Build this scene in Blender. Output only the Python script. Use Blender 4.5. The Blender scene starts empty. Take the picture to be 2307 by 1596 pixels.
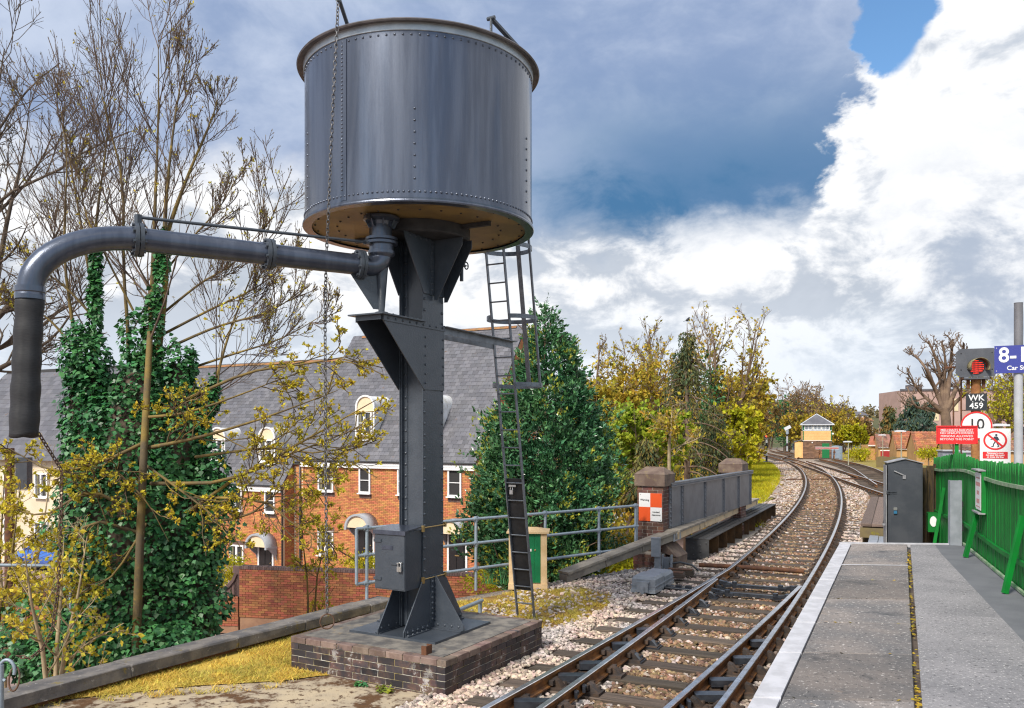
import bpy, math, random, numpy as np
from mathutils import Vector, Matrix
R = math.radians
SC = bpy.context.scene
COL = SC.collection
rnd = random.Random(11)

# ------------------------------------------------------------------ camera
# The camera stands on the platform, level, eye 2.6 m above the rail head.
F, CX, CY, EYE = 1900.0, 1153.5, 975.0, 2.6
cam = bpy.data.cameras.new('camera')
cam_o = bpy.data.objects.new('camera', cam)
COL.objects.link(cam_o)
cam_o.location = (0, 0, EYE)
cam_o.rotation_euler = (R(90), 0, 0)
cam.sensor_width = 36
cam.lens = 36 * F / 2307
cam.shift_y = 177 / 2307
cam.clip_start = 0.1
cam.clip_end = 5000
SC.camera = cam_o

# ------------------------------------------------------------------ light
SUN_AZ, SUN_EL = R(215), R(42)          # compass bearing clockwise from +Y: behind the left shoulder
sun = bpy.data.lights.new('sun', 'SUN')
sun.energy = 3.0
sun.angle = R(13)
sun.color = (1.0, 0.93, 0.82)
sun_o = bpy.data.objects.new('sun', sun)
COL.objects.link(sun_o)
sd = Vector((math.sin(SUN_AZ) * math.cos(SUN_EL), math.cos(SUN_AZ) * math.cos(SUN_EL), math.sin(SUN_EL)))
sun_o.rotation_euler = (-sd).to_track_quat('-Z', 'Y').to_euler()
SC.view_settings.view_transform = 'Standard'
SC.view_settings.look = 'None'
SC.view_settings.exposure = 0.70
SC.view_settings.gamma = 1.0
SC.view_settings.use_curve_mapping = False

w = bpy.data.worlds.new('World')
SC.world = w
w.use_nodes = True
nt = w.node_tree
for n in list(nt.nodes):
    nt.nodes.remove(n)


class NG:
    """small helper to write shader maths"""
    def __init__(s, nt):
        s.nt = nt

    def n(s, t, **kw):
        x = s.nt.nodes.new(t)
        for k, v in kw.items():
            setattr(x, k, v)
        return x

    def l(s, a, b):
        s.nt.links.new(a, b)

    def put(s, sock, v):
        if isinstance(v, bpy.types.NodeSocket):
            s.l(v, sock)
        else:
            sock.default_value = v

    def m(s, op, a, b=0.0, c=0.0, clamp=False):
        x = s.n('ShaderNodeMath', operation=op)
        x.use_clamp = clamp
        s.put(x.inputs[0], a)
        s.put(x.inputs[1], b)
        s.put(x.inputs[2], c)
        return x.outputs[0]

    def ss(s, v, a, b):
        x = s.n('ShaderNodeMapRange', interpolation_type='SMOOTHSTEP')
        s.put(x.inputs[0], v)
        s.put(x.inputs[1], a)
        s.put(x.inputs[2], b)
        return x.outputs[0]

    def mix(s, f, a, b, blend='MIX'):
        x = s.n('ShaderNodeMix', data_type='RGBA', blend_type=blend)
        s.put(x.inputs[0], f)
        for k, v in ((6, a), (7, b)):
            s.put(x.inputs[k], v if isinstance(v, bpy.types.NodeSocket) else (*v, 1))
        return x.outputs[2]

    def noise(s, vec, scale, detail=4, rough=.55, dist=0):
        x = s.n('ShaderNodeTexNoise')
        s.put(x.inputs['Vector'], vec)
        x.inputs['Scale'].default_value = scale
        x.inputs['Detail'].default_value = detail
        x.inputs['Roughness'].default_value = rough
        x.inputs['Distortion'].default_value = dist
        return x.outputs[0]


g = NG(nt)
tc = g.n('ShaderNodeTexCoord')
dirv = tc.outputs['Generated']
sep = g.n('ShaderNodeSeparateXYZ')
g.l(dirv, sep.inputs[0])
dx, dy, dz = sep.outputs
DEG = 57.29578
mp = g.n('ShaderNodeMapping')
mp.inputs['Scale'].default_value = (1, 1, 1.7)
g.l(dirv, mp.inputs[0])
cv = mp.outputs[0]
n1 = g.noise(cv, 3.0, 6, .55)
n2 = g.noise(cv, 9.0, 7, .62, .3)
n3 = g.noise(cv, 22.0, 5, .6)
w1 = g.m('MULTIPLY', g.m('SUBTRACT', n2, .5), 9.0)
w2 = g.m('MULTIPLY', g.m('SUBTRACT', n3, .5), 4.5)
wob = g.m('ADD', w1, w2)
az0 = g.m('MULTIPLY', g.m('ARCTAN2', dx, dy), DEG)
el0 = g.m('MULTIPLY', g.m('ARCSINE', dz), DEG)
az = g.m('ADD', az0, wob)
el = g.m('ADD', el0, g.m('MULTIPLY', wob, .55))
# low sky: bright white cumulus with grey bellies
grey = g.mix(n2, (.34, .40, .49), (.70, .75, .83))
belly = g.ss(g.m('ADD', g.m('MULTIPLY', n2, .6), g.m('MULTIPLY', n1, .6)), .565, .66)
low = g.mix(belly, (.97, .98, 1.0), grey)
lowblue = g.ss(g.m('ADD', el0, g.m('MULTIPLY', w1, .6)), 9.5, 4.0)
low = g.mix(g.m('MULTIPLY', lowblue, .6), low, (.78, .86, .96))
# right-hand cumulus: whiter, with greyer lower right flank
rgrey = g.m('MULTIPLY', g.ss(g.m('ADD', az, g.m('MULTIPLY', w1, .8)), 22, 30), g.ss(g.m('ADD', el, w2), 19, 13))
low = g.mix(g.m('MULTIPLY', g.m('MULTIPLY', rgrey, g.ss(g.m('ADD', g.m('MULTIPLY', n2, .6), g.m('MULTIPLY', n3, .4)), .38, .58)), .85), low, (.43, .50, .62))
# the broad grey cloud sheet above
edge = g.m('ADD', 20.3, g.m('MULTIPLY', g.m('SUBTRACT', el0, 16.0), .30))
right = g.ss(g.m('SUBTRACT', edge, az), -.45, .9)
low_e = g.m('ADD', 12.5, g.m('MULTIPLY', g.ss(az0, 0, -14), 3.2))
bot = g.ss(g.m('SUBTRACT', el, low_e), -1.3, 2.6)
# the sheet is local: away from it the sky is broken cumulus with clear gaps
far_ = g.ss(g.m('ABSOLUTE', g.m('ADD', az0, 12.0)), 62, 95)
sheet = g.m('MULTIPLY', g.m('MULTIPLY', right, bot), g.m('SUBTRACT', 1.0, far_))
nl = g.ss(g.m('ADD', g.m('MULTIPLY', n1, .65), g.m('MULTIPLY', n2, .35)), .38, .62)
lav = g.mix(nl, (.27, .365, .57), (.56, .64, .80))
dk = g.m('MULTIPLY', g.ss(g.m('ADD', az0, g.m('MULTIPLY', w1, 1.5)), -7, 11), g.ss(el0, 25.5, 15.0))
dk = g.m('MULTIPLY', dk, g.m('ADD', .25, g.m('MULTIPLY', g.m('ADD', n1, n2), .7)), 0, True)
dark = g.mix(dk, lav, (.075, .20, .385))
sky_cloud = g.mix(sheet, low, dark)
# a hole of clear sky on the right
hx = g.m('DIVIDE', g.m('SUBTRACT', g.m('ADD', az0, g.m('MULTIPLY', wob, .55)), 24.3), 2.3)
hy = g.m('DIVIDE', g.m('SUBTRACT', g.m('ADD', el0, g.m('MULTIPLY', wob, .55)), 24.6), 3.6)
hx = g.m('SUBTRACT', hx, g.m('MULTIPLY', hy, .35))
hr = g.m('ADD', g.m('MULTIPLY', hx, hx), g.m('MULTIPLY', hy, hy))
hole = g.m('MAXIMUM', g.ss(hr, 1.25, .8), g.m('MULTIPLY', far_, g.ss(g.m('ADD', n1, g.m('MULTIPLY', n2, .3)), .66, .72)))
st = g.n('ShaderNodeTexSky', sky_type='NISHITA')
st.sun_disc = False
st.sun_elevation = SUN_EL
st.sun_rotation = SUN_AZ
SKY = 0.1
blue = g.mix(1.0, st.outputs[0], (.75, 1.0, 1.15), 'MULTIPLY')
K = g.n('ShaderNodeVectorMath', operation='SCALE')
g.l(sky_cloud, K.inputs[0])
K.inputs[3].default_value = 0.655 / SKY
col = g.mix(hole, K.outputs[0], blue)
# below the horizon: plain dull ground tone
below = g.ss(dz, 0.0, -.04)
col = g.mix(below, col, (.9, .85, .7))
bg = g.n('ShaderNodeBackground')
g.l(col, bg.inputs[0])
bg.inputs[1].default_value = SKY
wo = g.n('ShaderNodeOutputWorld')
g.l(bg.outputs[0], wo.inputs[0])

SC.render.engine = 'CYCLES'
SC.cycles.use_denoising = True
SC.cycles.filter_width = 1.2
SC.cycles.max_bounces = 6
SC.cycles.diffuse_bounces = 3
SC.cycles.glossy_bounces = 3
SC.cycles.transparent_max_bounces = 8
SC.cycles.sample_clamp_indirect = 4

# ------------------------------------------------------------------ materials
MATS = {}


def mat(name, c, c2=None, rough=.7, metal=0.0, scale=3.0, ramp=(.35, .65), bump=0.0, bscale=40.0, var=0.0, hue=0.0,
        spots=None, obj=None, spec=.5, trans=0.0, emit=None, detail=5, coat=0.0):
    """procedural surface: two tones by noise, optional third tone in spots, per-piece variation, bump.
    obj = vector scale: use object coordinates (grain along an axis) instead of world position"""
    m = bpy.data.materials.new(name)
    m.use_nodes = True
    t = m.node_tree
    b = t.nodes['Principled BSDF']
    q = NG(t)
    if obj:
        tcn = q.n('ShaderNodeTexCoord')
        mpn = q.n('ShaderNodeMapping')
        mpn.inputs['Scale'].default_value = obj
        q.l(tcn.outputs['Object'], mpn.inputs[0])
        oi0 = q.n('ShaderNodeObjectInfo')
        vm = q.n('ShaderNodeVectorMath', operation='ADD')
        q.l(mpn.outputs[0], vm.inputs[0])
        sc = q.n('ShaderNodeVectorMath', operation='SCALE')
        q.l(oi0.outputs['Location'], sc.inputs[0])
        sc.inputs[3].default_value = 3.7
        q.l(sc.outputs[0], vm.inputs[1])
        pos = vm.outputs[0]
    else:
        pos = q.n('ShaderNodeNewGeometry').outputs['Position']
    col = None
    if c2 is not None:
        nz = q.noise(pos, scale, detail, .6)
        f = q.ss(nz, ramp[0], ramp[1])
        col = q.mix(f, c, c2)
    if spots:
        for (c3, s3, lo, hi) in (spots if isinstance(spots, list) else [spots]):
            nz = q.noise(pos, s3, 9, .72)
            f = q.ss(nz, lo, hi)
            col = q.mix(f, col if col is not None else c, c3)
    if var or hue:
        oi = q.n('ShaderNodeObjectInfo')
        ge = q.n('ShaderNodeNewGeometry')
        r = q.m('FRACT', q.m('ADD', oi.outputs['Random'], q.m('MULTIPLY', ge.outputs['Random Per Island'], 7.31)))
        r2 = q.m('FRACT', q.m('MULTIPLY', r, 13.7))
        h = q.n('ShaderNodeHueSaturation')
        q.put(h.inputs['Color'], col if col is not None else (*c, 1))
        q.put(h.inputs['Value'], q.m('ADD', 1 - var, q.m('MULTIPLY', r, 2 * var)))
        q.put(h.inputs['Hue'], q.m('ADD', .5 - hue, q.m('MULTIPLY', r2, 2 * hue)))
        col = h.outputs[0]
    if col is None:
        b.inputs['Base Color'].default_value = (*c, 1)
    else:
        q.l(col, b.inputs['Base Color'])
    b.inputs['Roughness'].default_value = rough
    b.inputs['Metallic'].default_value = metal
    b.inputs['Specular IOR Level'].default_value = spec
    if coat:
        b.inputs['Coat Weight'].default_value = coat
        b.inputs['Coat Roughness'].default_value = .12
    if bump:
        bn = q.n('ShaderNodeBump')
        bn.inputs['Strength'].default_value = 1.0
        bn.inputs['Distance'].default_value = bump
        q.l(q.noise(pos, bscale, 4, .6), bn.inputs['Height'])
        q.l(bn.outputs[0], b.inputs['Normal'])
    if emit:
        b.inputs['Emission Color'].default_value = (*emit[0], 1)
        b.inputs['Emission Strength'].default_value = emit[1]
    if trans:
        out = t.nodes['Material Output']
        tr = q.n('ShaderNodeBsdfTranslucent')
        if col is not None:
            q.l(col, tr.inputs[0])
        else:
            tr.inputs[0].default_value = (*c, 1)
        ms = q.n('ShaderNodeMixShader')
        ms.inputs[0].default_value = trans
        q.l(b.outputs[0], ms.inputs[1])
        q.l(tr.outputs[0], ms.inputs[2])
        q.l(ms.outputs[0], out.inputs[0])
    MATS[name] = m
    return m


# ------------------------------------------------------------------ mesh helpers
class MB:
    def __init__(s):
        s.v = []
        s.f = []
        s.m = []
        s.s = []

    def add(s, V, Fs, mi=0, sm=False):
        o = len(s.v)
        s.v.extend([tuple(p) for p in V])
        for f in Fs:
            s.f.append(tuple(i + o for i in f))
            s.m.append(mi)
            s.s.append(sm)
        return s

    def box(s, c, d, mi=0, M=None):
        x, y, z = c
        a, b, e = d[0] / 2, d[1] / 2, d[2] / 2
        V = [Vector((x + i * a, y + j * b, z + k * e)) for k in (-1, 1) for j in (-1, 1) for i in (-1, 1)]
        if M is not None:
            V = [M @ p for p in V]
        return s.add(V, [(0, 2, 3, 1), (4, 5, 7, 6), (0, 1, 5, 4), (2, 6, 7, 3), (0, 4, 6, 2), (1, 3, 7, 5)], mi)

    def bar(s, p0, p1, w, h, mi=0, up=(0, 0, 1)):
        p0, p1 = Vector(p0), Vector(p1)
        d = (p1 - p0).normalized()
        u = Vector(up)
        if abs(d.dot(u)) > .98:
            u = Vector((0, 1, 0))
        a = d.cross(u).normalized() * (w / 2)
        b = a.cross(d).normalized() * (h / 2)
        V = [p + i * a + j * b for p in (p0, p1) for (i, j) in ((-1, -1), (1, -1), (1, 1), (-1, 1))]
        return s.add(V, [(0, 1, 2, 3), (7, 6, 5, 4), (0, 4, 5, 1), (1, 5, 6, 2), (2, 6, 7, 3), (3, 7, 4, 0)], mi)

    def tube(s, pts, r, n=8, mi=0, cap=True, closed=False):
        P = [Vector(p) for p in pts]
        k = len(P)
        rr = r if isinstance(r, (list, tuple)) else [r] * k
        u = None
        V = []
        for i in range(k):
            if closed:
                d = (P[(i + 1) % k] - P[i - 1]).normalized()
            else:
                d = (P[min(i + 1, k - 1)] - P[max(i - 1, 0)]).normalized()
            if u is None:
                u = d.cross(Vector((0, 0, 1)))
                if u.length < .05:
                    u = d.cross(Vector((0, 1, 0)))
            u = (u - d * u.dot(d)).normalized()
            v = d.cross(u)
            V += [P[i] + (u * math.cos(6.28319 * j / n) + v * math.sin(6.28319 * j / n)) * rr[i] for j in range(n)]
        Fs = []
        for i in range(k if closed else k - 1):
            i2 = (i + 1) % k
            Fs += [(i * n + j, i * n + (j + 1) % n, i2 * n + (j + 1) % n, i2 * n + j) for j in range(n)]
        s.add(V, Fs, mi, n > 4)
        if cap and not closed:
            s.add(V[:n], [tuple(range(n))], mi)
            s.add(V[-n:], [tuple(range(n - 1, -1, -1))], mi)
        return s

    def lathe(s, prof, n=24, c=(0, 0, 0), mi=0, sm=True):
        """prof = list of (r, z); each band gets its own vertices so edges stay crisp"""
        for (r0, z0), (r1, z1) in zip(prof, prof[1:]):
            V = [(c[0] + r * math.cos(6.283185 * j / n), c[1] + r * math.sin(6.283185 * j / n), c[2] + z)
                 for (r, z) in ((r0, z0), (r1, z1)) for j in range(n)]
            s.add(V, [(j, (j + 1) % n, n + (j + 1) % n, n + j) for j in range(n)], mi, sm)
        return s

    def prism(s, poly, vec, mi=0):
        P = [Vector(p) for p in poly]
        t = Vector(vec)
        n = len(P)
        V = P + [p + t for p in P]
        Fs = [tuple(range(n - 1, -1, -1)), tuple(range(n, 2 * n))]
        Fs += [(i, (i + 1) % n, n + (i + 1) % n, n + i) for i in range(n)]
        return s.add(V, Fs, mi)

    def dome(s, p, nrm, r, mi=0, n=6):
        p, d = Vector(p), Vector(nrm).normalized()
        u = d.cross(Vector((0.3, .2, 1))).normalized()
        v = d.cross(u)
        V = []
        for (rr, h) in ((1, 0), (.72, .55)):
            V += [p + (u * math.cos(6.283185 * j / n) + v * math.sin(6.283185 * j / n)) * r * rr + d * r * h for j in range(n)]
        V.append(p + d * r * .8)
        Fs = [(j, (j + 1) % n, n + (j + 1) % n, n + j) for j in range(n)] + [(n + j, n + (j + 1) % n, 2 * n) for j in range(n)]
        return s.add(V, Fs, mi, True)

    def mesh(s, name, mats):
        me = bpy.data.meshes.new(name)
        me.from_pydata(s.v, [], s.f)
        for m_ in (mats if isinstance(mats, (list, tuple)) else [mats]):
            me.materials.append(m_)
        me.polygons.foreach_set('material_index', s.m)
        me.polygons.foreach_set('use_smooth', s.s)
        me.update()
        return me


def np_mesh(name, V, Q, mats, smooth=False, mi=None):
    V = np.asarray(V, dtype=np.float32)
    Q = np.asarray(Q, dtype=np.int32)
    me = bpy.data.meshes.new(name)
    me.vertices.add(len(V))
    me.vertices.foreach_set('co', V.ravel())
    k = Q.shape[1]
    me.loops.add(Q.size)
    me.loops.foreach_set('vertex_index', Q.ravel())
    me.polygons.add(len(Q))
    me.polygons.foreach_set('loop_start', np.arange(0, Q.size, k, dtype=np.int32))
    me.polygons.foreach_set('use_smooth', np.full(len(Q), smooth))
    for m_ in (mats if isinstance(mats, (list, tuple)) else [mats]):
        me.materials.append(m_)
    if mi is not None:
        me.polygons.foreach_set('material_index', np.asarray(mi, dtype=np.int32))
    me.update(calc_edges=True)
    me.validate()
    return me


WM = {}                                   # world matrix of each thing, known while building


def link(name, me, parent=None, loc=None, rz=0.0, M=None):
    o = bpy.data.objects.new(name, me)
    COL.objects.link(o)
    L = Matrix.Identity(4)
    if loc is not None or rz:
        L = Matrix.Translation(Vector(loc or (0, 0, 0))) @ Matrix.Rotation(rz, 4, 'Z')
    if M is not None:
        L = M
    o.matrix_local = L
    if parent is not None:
        o.parent = parent
    WM[o] = (WM[parent] if parent is not None else Matrix.Identity(4)) @ L
    return o


def obj(name, mb, mats, parent=None, loc=None, rz=0.0, M=None):
    return link(name, mb.mesh(name, mats), parent, loc, rz, M)


def tag(o, label=None, cat=None, group=None, kind=None):
    if label:
        o['label'] = label
    if cat:
        o['category'] = cat
    if group:
        o['group'] = group
    if kind:
        o['kind'] = kind
    return o


def thing(name, label, cat, loc=(0, 0, 0), rz=0.0, group=None):
    o = link(name, None, None, loc, rz)
    o.empty_display_size = .2
    return tag(o, label, cat, group)


CAMP = Vector((0, 0, EYE))


def pieces(parent, name, me, Ms, limit=300, stuff=None):
    """repeat a small mesh: the nearest `limit` as parts sharing mesh data, the rest joined as one stuff part"""
    W = WM[parent]
    Ms = sorted(Ms, key=lambda m_: ((W @ m_).translation - CAMP).length)
    for m_ in Ms[:limit]:
        link(name, me, parent, M=m_)
    rest = Ms[limit:]
    if rest:
        nv = len(me.vertices)
        co = np.empty(nv * 3)
        me.vertices.foreach_get('co', co)
        co = np.c_[co.reshape(-1, 3), np.ones(nv)]
        A = np.array([[list(r) for r in m_] for m_ in rest])
        V = np.einsum('bij,vj->bvi', A, co)[:, :, :3]
        polys = [list(p.vertices) for p in me.polygons]
        pmi = [p.material_index for p in me.polygons]
        quads = [p if len(p) == 4 else None for p in polys]
        tris = []
        for p in polys:
            for i in range(1, len(p) - 1):
                tris.append((p[0], p[i], p[i + 1]))
        base = np.array(quads if all(quads) else tris)
        Q = (base[None] + (np.arange(len(rest)) * nv)[:, None, None]).reshape(-1, base.shape[1])
        mi_ = np.tile(np.array(pmi, dtype=np.int32), len(rest)) if all(quads) and any(pmi) else None
        o = link(stuff or name, np_mesh(name, V.reshape(-1, 3), Q, list(me.materials), False, mi_), parent)
        o['kind'] = 'stuff'
    return Ms


def TR(x, y, z, rz=0.0, s=(1, 1, 1)):
    return Matrix.Translation((x, y, z)) @ Matrix.Rotation(rz, 4, 'Z') @ Matrix.Diagonal((*s, 1))


def copy_tree(o, M=None, parent=None):
    c = o.copy()
    COL.objects.link(c)
    c.parent = parent
    WM[c] = WM[o]
    if M is not None:
        c.matrix_local = M
        WM[c] = M
    for ch in list(o.children):
        copy_tree(ch, None, c)
    return c


def at(px, py, Y):
    return Vector(((px - CX) * Y / F, Y, EYE + (CY - py) * Y / F))


def gp(px, py, z=0.0):
    Y = F * (EYE - z) / (py - CY)
    return Vector(((px - CX) * Y / F, Y, z))


def jit_box(name, d, j, m_, seed=0, bev=0.0):
    """a slightly uneven block with worn edges, for bricks, slabs, sleepers"""
    q = random.Random(seed)
    a, b, c = d[0] / 2, d[1] / 2, d[2] / 2
    mb = MB()
    if bev:
        V = []
        for k, (ins, zz) in enumerate(((0, -c), (0, c - bev), (bev, c))):
            for (sx, sy) in ((-1, -1), (1, -1), (1, 1), (-1, 1)):
                V.append((sx * (a - ins) + q.uniform(-j, j), sy * (b - ins) + q.uniform(-j, j), zz + q.uniform(-j, j) * (k > 0)))
        Fs = [(3, 2, 1, 0), (8, 9, 10, 11)]
        for r0 in (0, 4):
            Fs += [(r0 + i, r0 + (i + 1) % 4, r0 + 4 + (i + 1) % 4, r0 + 4 + i) for i in range(4)]
        mb.add(V, Fs)
    else:
        mb.box((0, 0, 0), d)
        mb.v = [tuple(x + q.uniform(-j, j) for x in p) for p in mb.v]
    return mb.mesh(name, m_)


def text_mesh(body, size, m_, name='lettering', bold=0.0, width=1.0):
    cu = bpy.data.curves.new(name, 'FONT')
    cu.body = body
    cu.size = size
    cu.align_x = 'CENTER'
    cu.align_y = 'CENTER'
    cu.offset = bold
    cu.extrude = .0015
    cu.resolution_u = 3
    o = bpy.data.objects.new(name, cu)
    COL.objects.link(o)
    dg = bpy.context.evaluated_depsgraph_get()
    me = bpy.data.meshes.new_from_object(o.evaluated_get(dg))
    bpy.data.objects.remove(o)
    me.name = name
    for v in me.vertices:
        v.co.x *= width
    me.materials.clear()
    me.materials.append(m_)
    return me


# frames: local x to the track side, local y along the railway
TH = R(29.6)
TX, TY = Vector((math.cos(TH), -math.sin(TH), 0)), Vector((math.sin(TH), math.cos(TH), 0))
SQ = [(0, 1), (1, 0), (0, -1), (-1, 0)]

# ------------------------------------------------------------------ palette
mat('tower_paint', (.044, .054, .070), (.058, .068, .085), rough=.31, scale=3.5, bump=.003, bscale=48, spec=.55,
    spots=((.10, .11, .13), 9, .70, .80))
mat('tank_paint', (.055, .068, .102), (.088, .104, .145), rough=.29, metal=.55, scale=1.4, obj=(6, 6, .45), bump=.0010, bscale=38, spec=.7, coat=.45)
mat('galv', (.46, .50, .54), (.36, .40, .45), rough=.42, metal=.55, scale=6, bump=.0006)
mat('rim_metal', (.16, .15, .16), (.10, .09, .09), rough=.5, metal=.4, scale=5)
mat('tank_underside', (.27, .175, .06), (.15, .10, .045), rough=.45, scale=1.6, spots=((.07, .06, .05), 2.4, .56, .68))  # tan base colour paints in the yellow ground reflected by grey paint
mat('soot', (.022, .022, .026), (.04, .04, .045), rough=.7, scale=6)
mat('hose_rubber', (.010, .010, .013), (.020, .020, .023), rough=.6, scale=5, obj=(4, 4, 30), bump=.0010, bscale=2.0,
    spots=((.16, .16, .17), 3.2, .68, .76))
mat('chain_steel', (.20, .20, .21), (.12, .11, .11), rough=.45, metal=.6, scale=20)
mat('chain_rust', (.07, .045, .035), (.12, .06, .035), rough=.8, scale=20)
mat('handrail_grey', (.30, .36, .42), (.24, .29, .35), rough=.5, metal=.25, scale=7, spots=((.14, .15, .16), 12, .66, .76))
mat('ladder_grey', (.20, .22, .25), (.13, .14, .16), rough=.42, metal=.4, scale=8)
mat('black_panel', (.012, .012, .014), (.022, .022, .025), rough=.5, scale=8)
mat('brass', (.45, .32, .14), rough=.35, metal=.8)
mat('lock', (.55, .55, .56), (.42, .40, .36), rough=.35, metal=.8, scale=30)
mat('rust', (.14, .055, .022), (.07, .03, .018), rough=.85, scale=9, bump=.002, bscale=60)
mat('brick_dark', (.036, .030, .036), (.095, .055, .045), rough=.6, scale=5, ramp=(.42, .62), var=.45, hue=.02, bump=.0015, bscale=70,
    spots=[((.50, .50, .52), 5.0, .575, .66), ((.20, .14, .03), 5.0, .60, .72), ((.018, .018, .026), 3.0, .54, .66)])
mat('brick_top', (.13, .085, .07), (.21, .15, .125), rough=.8, scale=7, var=.3, hue=.02, bump=.002, bscale=60,
    spots=[((.20, .15, .05), 9.0, .58, .72), ((.05, .05, .055), 4.0, .55, .66)])
mat('mortar', (.36, .28, .12), (.58, .56, .52), rough=.9, scale=6, spots=((.16, .13, .04), 8, .5, .65))
mat('plinth_concrete', (.085, .08, .078), (.21, .19, .165), rough=.9, scale=5, bump=.003, bscale=90,
    spots=[((.36, .24, .09), 3.2, .58, .74), ((.33, .31, .29), 40, .66, .74)])
mat('pier_brick', (.13, .052, .034), (.085, .045, .038), rough=.8, scale=5, var=.4, hue=.02, bump=.0015, bscale=60,
    spots=[((.40, .36, .33), 26, .69, .76), ((.05, .04, .04), 3, .55, .7)])
mat('pier_stone', (.115, .075, .06), (.18, .13, .10), rough=.85, scale=5, bump=.004, bscale=40,
    spots=((.24, .18, .05), 10, .56, .7))
mat('mortar_grey', (.40, .36, .31), (.22, .19, .17), rough=.9, scale=5)
mat('house_brick', (.50, .205, .078), (.42, .16, .06), rough=.85, scale=1.2, var=.22, hue=.02)
mat('house_mortar', (.62, .52, .38), rough=.95)
mat('wall_brick', (.31, .115, .05), (.25, .085, .04), rough=.85, scale=1.0, var=.3, hue=.02,
    spots=((.10, .05, .035), .9, .55, .75))
mat('wall_mortar', (.34, .20, .12), (.22, .12, .08), rough=.95, scale=1)
mat('cap_brick', (.085, .055, .055), (.13, .08, .07), rough=.8, scale=4, var=.3)
mat('slate', (.10, .10, .118), (.125, .123, .137), rough=.6, scale=1.6, var=.24, hue=.015,
    spots=[((.24, .24, .26), 7, .64, .74), ((.15, .07, .02), 2.6, .62, .72)], bump=.003, bscale=12)
mat('slate_bed_shade', (.030, .029, .030), rough=.95)  # bed under slates; also painted as shade on slate edges and recesses
mat('ridge_tile', (.30, .13, .05), (.20, .12, .05), rough=.85, scale=4, var=.2)
mat('white_paint', (.78, .78, .78), (.68, .69, .70), rough=.5, scale=3)
mat('white_lead', (.74, .75, .78), (.54, .53, .50), rough=.6, scale=2.2, spots=((.25, .17, .07), 2.5, .6, .72))
mat('cream_render', (.72, .58, .40), (.66, .52, .35), rough=.85, scale=2)
mat('glass', (.022, .025, .03), (.05, .055, .065), rough=.06, scale=1.5, spec=.9)
mat('curtain', (.42, .50, .62), (.30, .36, .50), rough=.9, scale=9)
mat('blind', (.22, .20, .12), (.12, .11, .07), rough=.9, scale=3)
mat('black_door', (.012, .012, .014), rough=.3, spec=.6)
mat('canopy_grey', (.35, .37, .41), (.29, .31, .34), rough=.7, scale=4)
mat('pipe_black', (.02, .02, .022), rough=.5)
mat('asphalt', (.20, .195, .205), (.26, .25, .26), rough=.95, scale=1.2, bump=.004, bscale=150,
    spots=[((.60, .58, .57), 40, .55, .66), ((.045, .045, .05), 33, .55, .66), ((.13, .13, .14), .9, .52, .72)], var=.06)
mat('slab_grey', (.125, .122, .126), (.225, .195, .18), rough=.95, scale=1.1, bump=.005, bscale=130,
    spots=[((.64, .60, .57), 36, .56, .67), ((.035, .035, .04), 30, .55, .66), ((.065, .065, .07), 2.0, .56, .70), ((.36, .25, .17), 5, .62, .74)], var=.22)
mat('slab_smooth', (.15, .155, .17), (.12, .125, .14), rough=.9, scale=2, bump=.002, bscale=120)
mat('white_line', (.52, .52, .56), (.41, .41, .44), rough=.8, scale=6, bump=.002, bscale=80,
    spots=[((.26, .25, .25), 14, .66, .76)])
mat('platform_face', (.09, .07, .06), (.15, .12, .10), rough=.9, scale=4)
mat('earth', (.075, .055, .035), (.05, .035, .022), rough=1, scale=8)
mat('moss', (.40, .27, .03), (.25, .20, .03), rough=1, scale=7, var=.4, hue=.02, spec=.1)
mat('lawn_ground', (.52, .36, .06), (.38, .28, .055), rough=1, scale=3.5, bump=.01, bscale=30,
    spots=((.12, .07, .02), 4.5, .62, .75))
mat('moss_ground', (.33, .20, .035), (.15, .075, .02), rough=1, scale=2.6, bump=.008, bscale=50,
    spots=[((.36, .32, .28), 26, .62, .7), ((.07, .035, .015), 6, .58, .7)])
mat('grass_blade', (.68, .49, .10), (.46, .40, .09), rough=.8, scale=2.0, var=.38, hue=.025, trans=.25, spec=.2)
mat('concrete_old', (.46, .37, .25), (.31, .26, .20), rough=.95, scale=2.2, bump=.006, bscale=60,
    spots=[((.10, .045, .014), 2.2, .50, .58), ((.075, .035, .014), 9, .53, .60), ((.40, .34, .27), 14, .60, .68), ((.20, .15, .03), 7, .64, .74), ((.10, .09, .08), 45, .62, .7)])
mat('coping', (.10, .095, .098), (.20, .18, .165), rough=.95, scale=4, bump=.006, bscale=45, var=.15,
    spots=[((.50, .47, .44), 14, .60, .68), ((.24, .18, .03), 6, .57, .70)])
mat('stone_rusty', (.235, .145, .08), (.16, .105, .068), rough=.9, scale=1.2, var=.6, hue=.03, bump=.004, bscale=60)
mat('stone', (.46, .355, .285), (.38, .34, .325), rough=.9, scale=1.2, var=.55, hue=.035, bump=.004, bscale=60)
mat('ballast', (.38, .315, .26), (.20, .155, .115), rough=1, scale=26, ramp=(.38, .62), detail=8, bump=.03, bscale=24,
    spots=[((.42, .38, .34), 34, .58, .68), ((.20, .115, .05), 1.1, .50, .68)])
mat('sleeper', (.040, .030, .023), (.115, .086, .066), rough=.9, scale=4, obj=(1.2, 16, 16), var=.35, hue=.01, bump=.006,
    bscale=2.2, spots=((.022, .02, .018), 1.4, .60, .75))
mat('rail_side', (.30, .125, .032), (.125, .056, .024), rough=.75, scale=5, spots=((.36, .19, .05), 9, .60, .74), bump=.002)
mat('rail_top', (.80, .79, .80), (.60, .56, .54), rough=.24, metal=.9, scale=7)
mat('chair_iron', (.075, .045, .028), (.035, .028, .026), rough=.75, scale=9, var=.4, bump=.003, bscale=50)
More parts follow.
